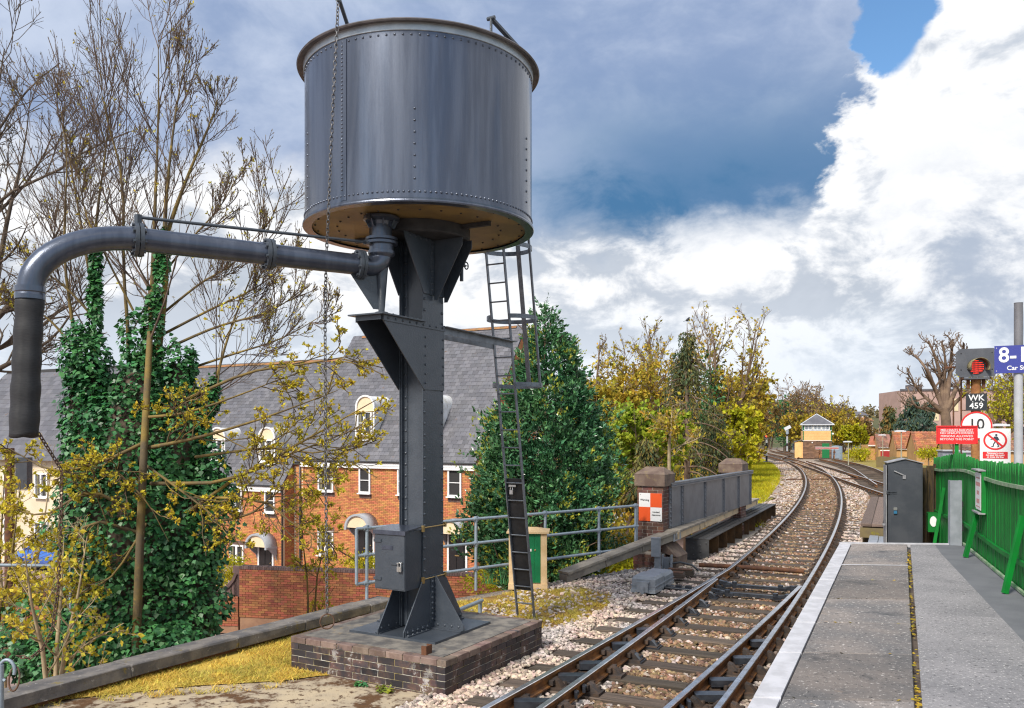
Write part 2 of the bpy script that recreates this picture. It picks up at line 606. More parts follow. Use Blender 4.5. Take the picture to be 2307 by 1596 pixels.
mat('grease', (.018, .02, .026), (.035, .04, .05), rough=.28, scale=9, spec=.7)
mat('street', (.33, .22, .19), (.27, .19, .17), rough=.95, scale=.6, bump=.003, bscale=40)
mat('verge', (.20, .18, .035), (.32, .22, .05), rough=1, scale=.9, bump=.05, bscale=6, spots=((.08, .12, .02), 1.6, .55, .7))
mat('hill_grass', (.06, .07, .025), (.09, .085, .03), rough=1, scale=.05)
mat('path_grey', (.36, .28, .25), (.29, .23, .20), rough=1, scale=3)

# ------------------------------------------------------------------ the course of the railway
_ry = np.array([5.05, 7.95, 12.54, 14.5, 21.05, 25.4, 28.5, 32.5, 39, 47.8, 55.1, 64.1, 78.8, 94.3, 114, 140, 165, 197, 225])
_rx = np.array([.52, 1.90, 4.09, 4.98, 7.97, 9.90, 11.23, 12.86, 15.3, 18.1, 20.4, 23.2, 27.3, 31.4, 36.0, 42.0, 48.6, 57.5, 67.])
_rc = np.polyfit(_ry, _rx, 5, w=1 / (2 + _ry * .25))
_m0 = np.polyval(np.polyder(_rc), 5.05)


def prof(y):
    return -0.008 * max(0.0, min(y, 230.) - 60)


def Rx(y):
    return float(np.polyval(_rc, y)) if y > 5.05 else float(np.polyval(_rc, 5.05) + _m0 * (y - 5.05))


def Rs(y):
    return float(np.polyval(np.polyder(_rc), y)) if y > 5.05 else float(_m0)


def off(y, o):
    """point o metres to the right of the platform-side running rail, square to it"""
    s = Rs(y)
    k = 1 / math.hypot(1, s)
    return Vector((Rx(y) + o * k, y - o * s * k, prof(y)))


G_ = 1.505


def dev(y):
    return max(0.0, .055 * (15.6 - y))


def ys(a, b):
    o = []
    y = a
    while y < b:
        o.append(y)
        y += .5 if y < 35 else (1.0 if y < 90 else 2.5)
    return o + [b]


def gz(x, y):
    z = prof(y) - .235
    if y > 30:
        t = (x - (14 + .40 * (y - 28)) - 9) / 9
        t = max(0, min(1, t)) * min(1, (y - 30) / 20)
        z -= 1.35 * t * t * (3 - 2 * t)
    return z


LB = [(-9.4, 1.4), (-5.2, 8.3), (-2.02, 13.5), (2.3, 17.3), (2.75, 17.6), (3.3, 17.55), (6.65, 23.6), (6.9, 24.6), (7.3, 28), (8.4, 33), (10.6, 41),
      (14.0, 53), (18.6, 70), (23, 85), (29, 105), (36, 130), (47, 170), (60, 210), (75, 250)]


def lbx(y):
    for (x0, y0), (x1, y1) in zip(LB, LB[1:]):
        if y0 <= y <= y1 and y1 > y0:
            return x0 + (x1 - x0) * (y - y0) / (y1 - y0)
    return LB[0][0] if y < LB[0][1] else LB[-1][0]


def struct(name, me_or_mb, m_=None):
    o = link(name, me_or_mb) if m_ is None else obj(name, me_or_mb, m_)
    o['kind'] = 'structure'
    return o


mb = MB()
rows = sorted(set([-30., -10.] + [q[1] for q in LB] + [float(a) for a in range(0, 250, 4)]))
offs = [0, 1, 2, 4, 6, 9, 12, 16, 20, 25, 30, 40, 60, 110, 260]
for y in rows:
    x0 = lbx(y)
    mb.v += [(x0, y, -4.6)] + [(x0 + q, y, gz(x0 + q, y)) for q in offs]
n = len(offs) + 1
for i in range(len(rows) - 1):
    for j in range(n - 1):
        mb.f.append((i * n + j, i * n + j + 1, (i + 1) * n + j + 1, (i + 1) * n + j))
        mb.m.append(1 if j == 0 else 0)
        mb.s.append(j > 0)
struct('railway_ground', mb, [MATS['ballast'], MATS['pier_brick']])

mb = MB().add([(-900, -60, -4.05), (900, -60, -4.05), (900, 1600, -4.05), (-900, 1600, -4.05)], [(0, 1, 2, 3)])
struct('street_ground', mb, MATS['street'])


def hill_z(x, y):
    a = max(0., min(1., (y - 175) / 260.))
    b = .55 + .45 * math.sin(x * .011 + .6)
    return -4.0 + a * a * (3 - 2 * a) * (9 + 9 * b) + (math.sin(x * .03) + math.sin(y * .023 + x * .01)) * .6 * a


mb = MB()
hx = [-420 + 24 * i for i in range(50)]
hy = [172 + 18 * i for i in range(36)]
for y in hy:
    mb.v += [(x, y, hill_z(x, y)) for x in hx]
for i in range(len(hy) - 1):
    for j in range(len(hx) - 1):
        k = i * len(hx) + j
        mb.f.append((k, k + 1, k + len(hx) + 1, k + len(hx)))
        mb.m.append(0)
        mb.s.append(True)
struct('hill', mb, MATS['hill_grass'])


def sheet(name, pts, m_, zoff=0.0, z=None, nsub=0):
    mb = MB().add([(p[0], p[1], (z if z is not None else gz(p[0], p[1])) + zoff) for p in pts], [tuple(range(len(pts)))])
    return struct(name, mb, m_)


# grass bank and footpath on the far side of the bridge, verge on the right
def ribbon(name, ya, yb, fl, fr, m_, zoff, step=3.0):
    mb = MB()
    k = int((yb - ya) / step)
    for i in range(k + 1):
        y = ya + (yb - ya) * i / k
        a, b = fl(y), fr(y)
        for t in (0, .33, .67, 1):
            x = a + (b - a) * t
            mb.v.append((x, y, gz(x, y) + zoff))
    for i in range(k):
        for j in range(3):
            q = i * 4 + j
            mb.f.append((q, q + 1, q + 5, q + 4))
            mb.m.append(0)
            mb.s.append(True)
    return struct(name, mb, m_)


ribbon('grass_bank', 24, 125, lambda y: lbx(y) + .02, lambda y: max(lbx(y) + .1, Rx(y) - 1.65 - 1.25 + .15 * math.sin(y * .7)), MATS['verge'], .03)
ribbon('footpath', 27, 50, lambda y: Rx(y) - 1.65 - 1.75 + .15 * math.sin(y * .5), lambda y: Rx(y) - 1.65 - 1.28 + .15 * math.sin(y * .5), MATS['path_grey'], .05, 1.5)
ribbon('verge', 62, 180, lambda y: 33.8 + (y - 88) * .33 + max(0, (88 - y) * .04), lambda y: 33.8 + (y - 88) * .33 + 16, MATS['verge'], .02)

# lawn, moss and old concrete beside the tower
LAWN = [(-5.05, 8.68), (-3.9, 10.52), (-2.8, 12.1), (-2.0, 13.35), (-1.2, 13.9), (-.55, 13.4), (-.2, 12.5), (-1.2, 9.9), (-2.2, 9.7), (-2.62, 9.5), (-3.5, 9.32), (-4.3, 9.0)]
MOSS = [(-1.6, 13.5), (-.6, 14.2), (.1, 14.9), (1.2, 15.2), (1.75, 14.6), (1.5, 13.3), (.85, 12.3), (.2, 11.75), (-.4, 12.2)]
sheet('lawn', LAWN, MATS['lawn_ground'], z=-.195)
sheet('moss_patch', MOSS, MATS['moss_ground'], z=-.205)
CONC = [(-8.6, 2.4), (-5.45, 8.2), (-5.02, 8.72), (-4.3, 9.04), (-3.5, 9.36), (-2.9, 9.9), (-2.3, 10.1), (-1.0, 9.4), (-.62, 8.95), (-.62, 8.45), (-.85, 7.8), (-1.2, 7.0), (-3.2, 3.0), (-5, 0)]
sheet('old_concrete', CONC, MATS['concrete_old'], z=-.208)

# ------------------------------------------------------------------ platform
E0 = Vector((4.89, 12.54, 0))
ED = Vector((.4197, .9077, 0))
EX = Vector((.997, -.075, 0))


def pp(s, o, z=.95):
    p = E0 + ED * s + EX * o
    return Vector((p.x, p.y, z))


FENCE0 = Vector((6.6, 12.2, 0))
FD = Vector((.352, .936, 0))


def fence_pt(k, z=0.0):
    p = FENCE0 + FD * k
    return Vector((p.x, p.y, z))


plat = thing('platform', 'tarmac station platform with white edge running along the right of the track', 'platform', (0, 0, 0))
plat['kind'] = 'structure'
del plat['category']
mb = MB()
foot = [pp(-.02, .03, 0), pp(-18, .03, 0), pp(-18, 5.4, 0), fence_pt(-14) + Vector((.35, 0, 0)), fence_pt(.15) + Vector((.3, 0, 0))]
mb.prism([(p.x, p.y, -.4) for p in foot][::-1], (0, 0, 1.275))
obj('retaining_wall', mb, MATS['platform_face'], plat)
joints = [0, -2.24, -3.39, -4.55, -5.72, -6.83, -8.02, -9.1, -10.3, -11.5, -12.7, -14, -15.3, -17]
cracks = MATS['earth']
for i, (a, b) in enumerate(zip(joints, joints[1:])):
    a, b = a - .008, b + .008
    dzz = rnd.uniform(-.004, .004)
    for (o0, o1, nm, m_) in ((-.02, .148, 'edge_stone', 'white_line'), (.158, .955, 'slab', 'slab_grey')):
        P = [pp(a, o0, .95), pp(b, o0, .95), pp(b, o1, .95), pp(a, o1, .95)]
        c = sum(P, Vector()) / 4
        mb = MB()
        zt = .075 + (dzz if nm == 'slab' else dzz * .5)
        q = [(p - c) for p in P]
        for dz_, k in ((-.0, 1), (zt - .012, 1), (zt, .985)):
            mb.v += [(v.x * k, v.y * k, dz_) for v in q]
        mb.f = [(8, 9, 10, 11)] + [(r_ + j, r_ + (j + 1) % 4, r_ + 4 + (j + 1) % 4, r_ + 4 + j) for r_ in (0, 4) for j in range(4)]
        mb.f = [f[::-1] for f in mb.f]
        mb.m = [0] * 9
        mb.s = [False] * 9
        obj(nm, mb, MATS[m_], plat, (c.x, c.y, .875))
# the wide tarmac behind the joint, with the smoother strip along the fence foot
def fence_o(s):
    """offset of the fence from the platform edge at station s"""
    y = (E0 + ED * s).y
    k = (y - 12.2 - .075) / .936
    return (FENCE0 + FD * k).x - (E0 + ED * s).x + .06
mb = MB()
ss = [0 - .01 * 0] + [-i * 1.0 for i in range(1, 18)]
for s in ss:
    o2 = fence_o(s)
    for o in (1.0, 1.3, max(1.35, o2 - .55), o2):
        mb.v.append(tuple(pp(s, o, .948)))
for i in range(len(ss) - 1):
    for j in range(3):
        q = i * 4 + j
        mb.f.append((q, q + 4, q + 5, q + 1))
        mb.m.append(1 if j == 2 else 0)
        mb.s.append(False)
mb.f = [f[::-1] for f in mb.f]
for i in range(3):      # front end face
    pass
obj('tarmac', mb, [MATS['asphalt'], MATS['slab_smooth']], plat)
mb = MB()
mb.bar(pp(.012, -.02, .935), pp(.012, fence_o(0) - .1, .935), .06, .06)
obj('end_line', mb, MATS['white_line'], plat)
# painted cross lines on a few joints
mb = MB()
for s in (-2.24, -8.02 - 1.08):
    mb.box((0, 0, 0), (.8, .035, .004), 0, Matrix.Translation(pp(s, .55, .957)) @ Matrix.Rotation(math.atan2(EX.y, EX.x), 4, 'Z'))
obj('painted_line', mb, MATS['white_line'], plat)
# moss in the long joint
rng = np.random.default_rng(5)
P_ = []
for i in range(800):
    s = rng.uniform(-11, -.3)
    if math.sin(s * 2.1) + math.sin(s * 5.3 + 1) * .7 < rng.uniform(-1.6, 1.5):
        continue
    P_.append(tuple(pp(s, .975 + rng.normal(0, .012), .935 + rng.uniform(0, .022))))
for i in range(25):
    j = joints[rng.integers(1, 9)]
    P_.append(tuple(pp(j + rng.normal(0, .012), rng.choice([.3, .45, .8]) + rng.normal(0, .06), .953)))
P_ = np.array(P_)


def flat_tufts(P, size, rng, tilt=.6):
    """small random quads standing or lying about, as moss or litter"""
    n_ = len(P)
    a = rng.uniform(0, 6.283, n_)
    t = rng.uniform(-tilt, tilt, n_)
    s = size * rng.uniform(.5, 1.4, n_)
    u = np.c_[np.cos(a), np.sin(a), np.zeros(n_)] * s[:, None]
    v = np.c_[-np.sin(a) * np.cos(t), np.cos(a) * np.cos(t), np.sin(t)] * s[:, None]
    V = np.stack([P - u, P - v, P + u, P + v], 1).reshape(-1, 3)
    return V, np.arange(n_ * 4).reshape(-1, 4)


V, Q = flat_tufts(P_, .014, rng)
tag(link('moss', np_mesh('moss', V, Q, MATS['moss']), plat), kind='stuff')

# ------------------------------------------------------------------ permanent way
PROF = [(-.034, -.006), (-.028, 0), (.028, 0), (.034, -.006), (.034, -.04), (.010, -.05), (.010, -.115), (.052, -.128), (.052, -.145),
        (-.052, -.145), (-.052, -.128), (-.010, -.115), (-.010, -.05), (-.034, -.04)]


def rail(parent, pts, name='rail'):
    mb = MB()
    k = len(PROF)
    for i, p in enumerate(pts):
        d = (pts[min(i + 1, len(pts) - 1)] - pts[max(i - 1, 0)])
        d = Vector((d.x, d.y, 0)).normalized()
        r_ = Vector((d.y, -d.x, 0))
        mb.v += [tuple(p + r_ * a + Vector((0, 0, b))) for a, b in PROF]
    for i in range(len(pts) - 1):
        for j in range(k):
            j2 = (j + 1) % k
            mb.f.append((i * k + j, (i + 1) * k + j, (i + 1) * k + j2, i * k + j2))
            mb.m.append(1 if j in (0, 1, 2) else 0)
            mb.s.append(False)
    mb.add(mb.v[:k], [tuple(range(k))])
    mb.add(mb.v[-k:] if False else [tuple(v) for v in mb.v[(len(pts) - 1) * k:len(pts) * k]], [tuple(range(k - 1, -1, -1))])
    return obj(name, mb, [MATS['rail_side'], MATS['rail_top']], parent)


def chair_mesh(m_):
    mb = MB()
    mb.box((0, 0, -.161), (.40, .20, .034))
    for s in (-1, 1):
        mb.prism([(s * .045, -.05, -.145), (s * .17, -.05, -.145), (s * .10, -.05, -.075), (s * .05, -.05, -.058)][::s], (0, .1, 0))
        mb.lathe([(.026, -.145), (.026, -.105), (.0, -.10)], 6, (s * .145, .062 * s, 0), 0, False)
    mb.box((-.055, 0, -.095), (.05, .22, .05))
    return mb.mesh('rail_chair', m_)


CHAIR = chair_mesh(MATS['chair_iron'])
CHAIR_G = chair_mesh(MATS['grease'])
SLP = [jit_box('sleeper', (1, .255, .14), .006, MATS['sleeper'], i, .012) for i in range(5)]


def spaced(f, ya, yb, step):
    """stations every `step` metres along a curve f(y) -> Vector"""
    out = []
    y = ya
    last = f(ya)
    acc = 0.0
    out.append(ya)
    while y < yb:
        y2 = y + .05
        p = f(y2)
        acc += (p - last).length
        last = p
        y = y2
        if acc >= step:
            out.append(y)
            acc = 0.0
    return out


def tangent(f, y):
    d = f(y + .1) - f(y - .1)
    return d.normalized()


track = thing('railway_track', 'main running track with switch blades curving away from beside the platform', 'railway track', (0, 0, 0))
cen = lambda y: off(y, -G_ / 2)
Y0, Y1 = -4.0, 245.0
rail(track, [off(y, 0) for y in ys(Y0, Y1)])
rail(track, [off(y, -G_ - dev(y)) for y in ys(Y0, Y1)])
rail(track, [off(y, -G_) for y in ys(Y0, 14.4)], 'switch_rail')
rail(track, [off(y, -dev(y)) for y in ys(Y0, 14.3)], 'switch_rail')
Ms, Cs, Cg = [], [], []
for i, y in enumerate(spaced(cen, Y0, 150, .70)):
    d = tangent(cen, y)
    p = cen(y) + Vector((0, 0, -.245))
    a = math.atan2(d.y, d.x) - R(90) + rnd.uniform(-.012, .012)
    ln = 2.6
    sh = 0.0
    if y < 15.8:
        ln = 2.95
        sh = -dev(y) / 2 - .05
    if 14.0 < y < 15.5:
        ln, sh = 3.9, -.75
    r_ = Vector((d.y, -d.x, 0))
    Ms.append(TR(*(p + r_ * (sh + rnd.uniform(-.03, .03))), a, (ln, 1, 1)))
    if y < 75:
        los = [0, -G_ - dev(y)]
        if y < 12.6:
            los += [-G_, -dev(y)]
        for o in los:
            q = off(y, o)
            Cs.append(TR(q.x, q.y, q.z, a + (math.pi if o < -.8 else 0)))
        if 9.4 < y < 14.4:
            q = off(y, -G_ + .02)
            Cg.append(TR(q.x, q.y, q.z - .012, a))
by = {}
for i, M_ in enumerate(sorted(Ms, key=lambda m_: m_.translation.length)):
    by.setdefault(i % 5, []).append(M_)
for k_, L_ in by.items():
    pieces(track, 'sleeper', SLP[k_], L_, 60, 'sleepers')
pieces(track, 'rail_chair', CHAIR, Cs, 260, 'rail_chairs')
pieces(track, 'slide_chair', CHAIR_G, Cg, 30)
# stretcher bars and lock at the blade tips
for y, zz, ww in ((14.35, -.06, .10), (13.75, -.09, .06)):
    a, b = off(y, -G_ + .06), off(y, -.10)
    mb = MB()
    mid0, mid1 = a.lerp(b, .2), a.lerp(b, .8)
    dz_ = Vector((0, 0, zz))
    mb.bar(a + dz_ + Vector((0, 0, .02)), mid0 + dz_ - Vector((0, 0, .03)), ww, .06)
    mb.bar(mid0 + dz_ - Vector((0, 0, .03)), mid1 + dz_ - Vector((0, 0, .03)), ww, .055)
    mb.bar(mid1 + dz_ - Vector((0, 0, .03)), b + dz_ + Vector((0, 0, .02)), ww, .06)
    for t in (.08, .2, .78, .92):
        q = a.lerp(b, t) + dz_
        mb.lathe([(.045, -.05), (.045, .035), (.0, .04)], 8, q)
        mb.box(q + Vector((.0, -.09, -.03)), (.13, .05, .05))
    obj('stretcher_bar', mb, MATS['grease'], track)
# distance blocks and bolts between stock and switch rails
mb = MB()
for y in (6.4, 7.6, 8.5, 9.0, 9.9, 10.7):
    for o in (-G_ - dev(y) / 2, -dev(y) / 2):
        obj('distance_block', MB().box(off(y, o) + Vector((0, 0, -.085)), (max(.1, dev(y) - .06), .14, .07), 0), MATS['grease'], track)
for y in (6.75, 7.0, 7.25, 8.05, 8.25):
    for o in (-G_ + .05, -.06 - dev(y) + .12):
        q = off(y, o) + Vector((0, 0, -.08))
        mb.dome(q, (1, -.3, 0), .03)
        mb.box(q - Vector((.02, 0, 0)), (.03, .22, .06))
obj('bolt', mb, MATS['grease'], track)['kind'] = 'stuff'

# branch track crossing to the right behind the cabinet
_dy = np.array([5, 20, 35.4, 45, 53.5, 64, 75, 86.])
_dx = np.array([9.7, 13.1, 16.57, 18.72, 20.72, 23.35, 26.2, 29.0])
_dc = np.polyfit(_dy, _dx, 4)
D = lambda y: Vector((float(np.polyval(_dc, y)), y, prof(y)))
_sy = np.array([20, 30, 36, 44, 53.6, 60.3, 69, 75.9, 88, 95])
_sx = np.array([13.0, 15.35, 17.0, 19.6, 23.0, 25.3, 28.1, 30.1, 33.3, 35.0])
_scf = np.polyfit(_sy, _sx, 4)
S = lambda y: Vector((float(np.polyval(_scf, y)), y, prof(y)))
T2 = lambda y: off(y, -G_ / 2 + 3.7 * (lambda t: t * t * (3 - 2 * t))(max(0, min(1, (y - 86) / 36.))))


def side(f, y, o):
    d = tangent(f, y)
    return f(y) + Vector((d.y, -d.x, 0)) * o


def simple_track(label, f, ya, yb, sa, sb, lim=90):
    t = thing('railway_track', label, 'railway track', (0, 0, 0))
    for o in (-G_ / 2, G_ / 2):
        rail(t, [side(f, y, o) + Vector((0, 0, .004)) for y in ys(ya, yb)])
    Ms, Cs = [], []
    for y in spaced(f, sa, sb, .72):
        d = tangent(f, y)
        a = math.atan2(d.y, d.x) - R(90)
        p = f(y)
        Ms.append(TR(p.x, p.y, p.z - .238, a, (2.6, 1, 1)))
        if y < 75:
            for o in (-G_ / 2, G_ / 2):
                q = side(f, y, o)
                Cs.append(TR(q.x, q.y, q.z, a))
    pieces(t, 'sleeper', SLP[0], Ms, lim, 'sleepers')
    if Cs:
        pieces(t, 'rail_chair', CHAIR, Cs, 120, 'rail_chairs')
    return t


simple_track('branch track cutting across the main line towards the dark grey cabinet', D, 16, 84, 16, 68)
sid = simple_track('siding track that ends at the red and white buffer stop', S, 42, 92, 43, 92)
simple_track('far track bending out of sight beyond the red signal', T2, 90, 245, 100, 160)
# check rails at the crossing
mb = MB()
for (a, b) in ((Vector((19.1, 50.5, 0)), Vector((20.6, 56.0, 0))), (Vector((20.55, 50.2, 0)), Vector((21.6, 54.2, 0)))):
    mb.bar(a - Vector((0, 0, .04)), b - Vector((0, 0, .04)), .05, .08)
obj('check_rail', mb, MATS['rail_side'], track)
for (px0, py0, px1, py1) in ((1771, 1080.5, 1868, 1079.5), (1895, 1079, 1945, 1078.5)):
    a, b = gp(px0, py0, -.1), gp(px1, py1, -.1)
    obj('point_rod', MB().tube([a, b], .035, 6), MATS['rust'], track)
a, b = gp(1575, 1273, -.08), gp(1812, 1288, -.08)
obj('cable_duct', MB().tube([a, a.lerp(b, .5) + Vector((0, 0, .01)), b], .045, 8), MATS['rust'], track)

def in_poly(P, poly):
    x, y = P[:, 0], P[:, 1]
    r_ = np.zeros(len(P), bool)
    k = len(poly)
    for i in range(k):
        x0, y0 = poly[i]
        x1, y1 = poly[(i + 1) % k]
        c_ = ((y0 > y) != (y1 > y)) & (x < (x1 - x0) * (y - y0) / (y1 - y0 + 1e-12) + x0)
        r_ ^= c_
    return r_


# loose ballast stones
rng = np.random.default_rng(3)
ico = np.array([(-1, 1.618, 0), (1, 1.618, 0), (-1, -1.618, 0), (1, -1.618, 0), (0, -1, 1.618), (0, 1, 1.618), (0, -1, -1.618), (0, 1, -1.618),
                (1.618, 0, -1), (1.618, 0, 1), (-1.618, 0, -1), (-1.618, 0, 1)]) / 1.9
icf = np.array([(0, 11, 5), (0, 5, 1), (0, 1, 7), (0, 7, 10), (0, 10, 11), (1, 5, 9), (5, 11, 4), (11, 10, 2), (10, 7, 6), (7, 1, 8), (3, 9, 4),
                (3, 4, 2), (3, 2, 6), (3, 6, 8), (3, 8, 9), (4, 9, 5), (2, 4, 11), (6, 2, 10), (8, 6, 7), (9, 8, 1)])
sl_st = np.array(spaced(cen, Y0, 90, .70))
pts, siz, rus = [], [], []
N = 160000
yy = 5.8 + rng.random(N) ** 2.3 * 80
for y in yy:
    lat = rng.uniform(-4.6, 1.15)
    p = off(float(y), lat)
    x, y2 = p.x, p.y
    if x < lbx(y2) + .35 or lat > .62 and y2 < 13 or y2 > 25 and lat < -2.75 + .2 * math.sin(y2 * 1.3):
        continue
    v = Vector((x + 1.12, y2 - 10.43, 0))
    lx, ly = v.dot(TX), v.dot(TY)
    if abs(lx) < 1.1 and abs(ly) < 1.1:
        continue
    if lx < 1.05 and ly < 1.4 and lat < -1.5 and (ly < -1.1 and lx < .9 + ly * .0 or lx < -.9 or (lx < .2 and ly > 1.0)):
        continue
    if y2 > 11 and y2 < 16 and x < 2 and in_poly(np.array([[x, y2]]), MOSS)[0] and rng.random() < .86:
        continue
    inner = -1.45 - (.5 if y < 15.6 else 0) - G_ / 2 + .15 < lat - 0 < .62
    z = -.225
    if -2.25 - (.25 if y < 15.6 else 0) < lat < .6:
        ks = np.abs(sl_st - float(y)).min()
        if ks < .165:
            continue
        z = -.215 + .03 * rng.random() + (.008 if 17 < y else 0) + (.02 if 30 < y else 0)
        if abs(lat) < .06 or abs(lat + G_) < .06:
            z -= .05
    else:
        z = -.205 + .035 * rng.random()
    pts.append((x, y2, z + prof(y2)))
    rus.append(-1.35 < lat < -.12 and rng.random() < .85 or y2 > 24 and rng.random() < .4)
    siz.append(rng.uniform(.020, .040) * (1 + .022 * max(0, y - 10)))
pts, siz = np.array(pts), np.array(siz)
n_ = len(pts)
ang = rng.normal(0, 1, (n_, 4))
ang /= np.linalg.norm(ang, axis=1)[:, None]
qw, qx, qy, qz = ang.T
Rm = np.stack([1 - 2 * (qy**2 + qz**2), 2 * (qx*qy - qz*qw), 2 * (qx*qz + qy*qw), 2 * (qx*qy + qz*qw), 1 - 2 * (qx**2 + qz**2), 2 * (qy*qz - qx*qw),
               2 * (qx*qz - qy*qw), 2 * (qy*qz + qx*qw), 1 - 2 * (qx**2 + qy**2)], 1).reshape(-1, 3, 3)
var_ = ico[None] * rng.uniform(.75, 1.15, (n_, 12, 1)) * rng.uniform(.6, 1.25, (n_, 1, 3))
V = np.einsum('nij,nvj->nvi', Rm, var_) * siz[:, None, None]
V[:, :, 2] *= .75
V = (V + pts[:, None]).reshape(-1, 3)
Q = (icf[None] + (np.arange(n_) * 12)[:, None, None]).reshape(-1, 3)
tag(link('ballast_stones', np_mesh('ballast_stones', V, Q, [MATS['stone'], MATS['stone_rusty']], False, np.repeat(np.array(rus, dtype=np.int32), 20))), 'loose pinkish and grey ballast stones around the sleepers', 'ballast', kind='stuff')

# yellow moss grass on the lawn
def blades(P, h, w_, rng, lean=.5):
    n_ = len(P)
    a = rng.uniform(0, 6.283, n_)
    hh = h * rng.uniform(.4, 1.3, n_)
    u = np.c_[np.cos(a), np.sin(a), np.zeros(n_)] * (w_ * rng.uniform(.6, 1.3, n_))[:, None]
    l = rng.normal(0, lean, (n_, 2)) * hh[:, None]
    tip = P + np.c_[l, hh]
    V = np.stack([P - u, P + u, tip + u * .15, tip - u * .15], 1).reshape(-1, 3)
    return V, np.arange(n_ * 4).reshape(-1, 4)


def scatter_poly(poly, n_, rng):
    a = np.array(poly)
    P = rng.uniform(a.min(0), a.max(0), (n_, 2))
    return P[in_poly(P, poly)]


def clumped(P, rng, s=.8, thr=-.9):
    f = np.sin(P[:, 0] * 5.1 * s + 1) + np.sin(P[:, 1] * 4.3 * s) + np.sin((P[:, 0] + P[:, 1]) * 9.7 * s)
    return P[f + rng.normal(0, .8, len(P)) > thr]


p1 = clumped(scatter_poly(LAWN, 120000, rng), rng)
p2 = clumped(scatter_poly(MOSS, 60000, rng), rng, 1.3, .0)
EDGE = [(-5.2, 8.4), (-4.3, 8.75), (-3.4, 9.0), (-2.6, 9.2), (-2.3, 9.75), (-3.5, 9.4), (-4.3, 9.05), (-5.0, 8.75)]
p1 = np.r_[p1, clumped(scatter_poly(EDGE, 14000, rng), rng, 2.3, .7)]
P3 = np.r_[np.c_[p1, np.full(len(p1), -.20)], np.c_[p2, np.full(len(p2), -.207)]]
V, Q = blades(P3, .038, .0055, rng, .9)
tag(link('mossy_grass', np_mesh('mossy_grass', V, Q, MATS['grass_blade'])), 'short yellow mossy grass on the lawn round the plinth', 'grass', kind='stuff')

# ------------------------------------------------------------------ water tower on its plinth
TO = Vector((-1.12, 10.43, 0))
RZ = -TH


def loc_of(wx, wy):
    v = Vector((wx, wy, 0)) - TO
    return Vector((v.dot(TX), v.dot(TY), 0))


pl = thing('brick_plinth', 'low square plinth of stained dark bricks under the water tower', 'plinth', TO, RZ)
mb = MB()
mb.box((0, 0, -.05), (2.088, 2.088, .42))
obj('core', mb, MATS['mortar'], pl)
mb = MB()
mb.box((0, 0, .168), (1.90, 1.90, .03))
obj('top_slab', mb, MATS['plinth_concrete'], pl)
bm_ = [jit_box('brick', (.2155, .1, .0665), .0022, MATS['brick_dark'], i, .003) for i in range(3)]
bt_ = [jit_box('brick', (.2155, .105, .0665), .0025, MATS['brick_top'], i + 9, .006) for i in range(2)]
lists = [[], [], [], [], []]
for c in range(6):
    z = .147 - c * .0745
    for sd_ in range(4):
        a = sd_ * math.pi / 2
        k = 9
        o0 = -1.05 + (.1075 if c % 2 else 0.0)
        for i in range(10):
            x = -1.05 + .108 + i * .2245 - (.108 if c % 2 else 0)
            ln = 1.0
            x0, x1 = max(x - .108, -1.05), min(x + .108, 1.05 - .105)
            if x1 - x0 < .04:
                continue
            pr = rnd.uniform(-.002, .003)
            M_ = Matrix.Rotation(a, 4, 'Z') @ TR((x0 + x1) / 2, -1.0 - pr, z, rnd.uniform(-.006, .006), ((x1 - x0) / .216, 1, 1))
            (lists[3 + i % 2] if c == 0 else lists[i % 3]).append(M_)
for q, L_ in zip(bm_ + bt_, lists):
    pieces(pl, 'brick', q, L_, 300)
pl.scale = (1.05, 1.05, 1.02)
mb = MB()
mb.box((.0, 0, .05), (.012, .11, .1)).box((-.03, .05, .05), (.06, .012, .1)).box((-.03, -.05, .05), (.06, .012, .1))
lp = TO + TX * .82 + TY * -1.0
lp = gp(966, 1475, .18)
st_ = obj('steel_stub', mb, MATS['rust'], None, (lp.x, lp.y, .18), RZ)
tag(st_, 'short rusty channel stub standing on the front corner of the plinth', 'steel stub')

tw = thing('water_tower', 'dark grey riveted railway water tower with a swinging filler arm', 'water tower', (TO.x, TO.y, .18), RZ)
Zo = -.18      # all heights below are above the rail head


def tp(mb):
    mb.v = [(x, y, z + Zo) for x, y, z in mb.v]
    return mb


P_, TK = MATS['tower_paint'], MATS['tank_paint']
TC = loc_of(-1.14, 10.43)
f0 = Vector((.109, -.994, 0))
f1 = Vector((.994, .109, 0))
f0l, f1l = Vector((f0.dot(TX), f0.dot(TY), 0)), Vector((f1.dot(TX), f1.dot(TY), 0))


def tdir(ph):
    return f0l * math.cos(ph) + f1l * math.sin(ph)


RT = 1.385
mb = MB().lathe([(RT, 5.13), (RT, 6.92)], 128, TC)
mb.lathe([(1.30, 5.075), (1.408, 5.075), (1.412, 5.09), (1.408, 5.105), (1.398, 5.108), (1.400, 5.125), (1.386, 5.13)], 128, TC)
tank = obj('tank', tp(mb), TK, tw)
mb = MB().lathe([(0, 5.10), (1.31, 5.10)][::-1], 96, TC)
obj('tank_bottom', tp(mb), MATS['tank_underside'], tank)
mb = MB().lathe([(RT + .004, 6.915), (RT + .012, 6.92), (RT + .02, 7.0)], 128, TC)
obj('rim_band', tp(mb), MATS['galv'], tank)
mb = MB().lathe([(RT, 7.0), (RT + .085, 6.985), (RT + .095, 7.0), (RT + .085, 7.015), (0, 7.05)], 128, TC)
obj('rim', tp(mb), MATS['rim_metal'], tank)
mb = MB()
for n_, z, r_ in ((150, 5.19, .0155), (96, 6.875, .0155)):
    for i in range(n_):
        d = tdir(6.283185 * i / n_)
        mb.dome(TC + d * RT + Vector((0, 0, z)), d, r_)
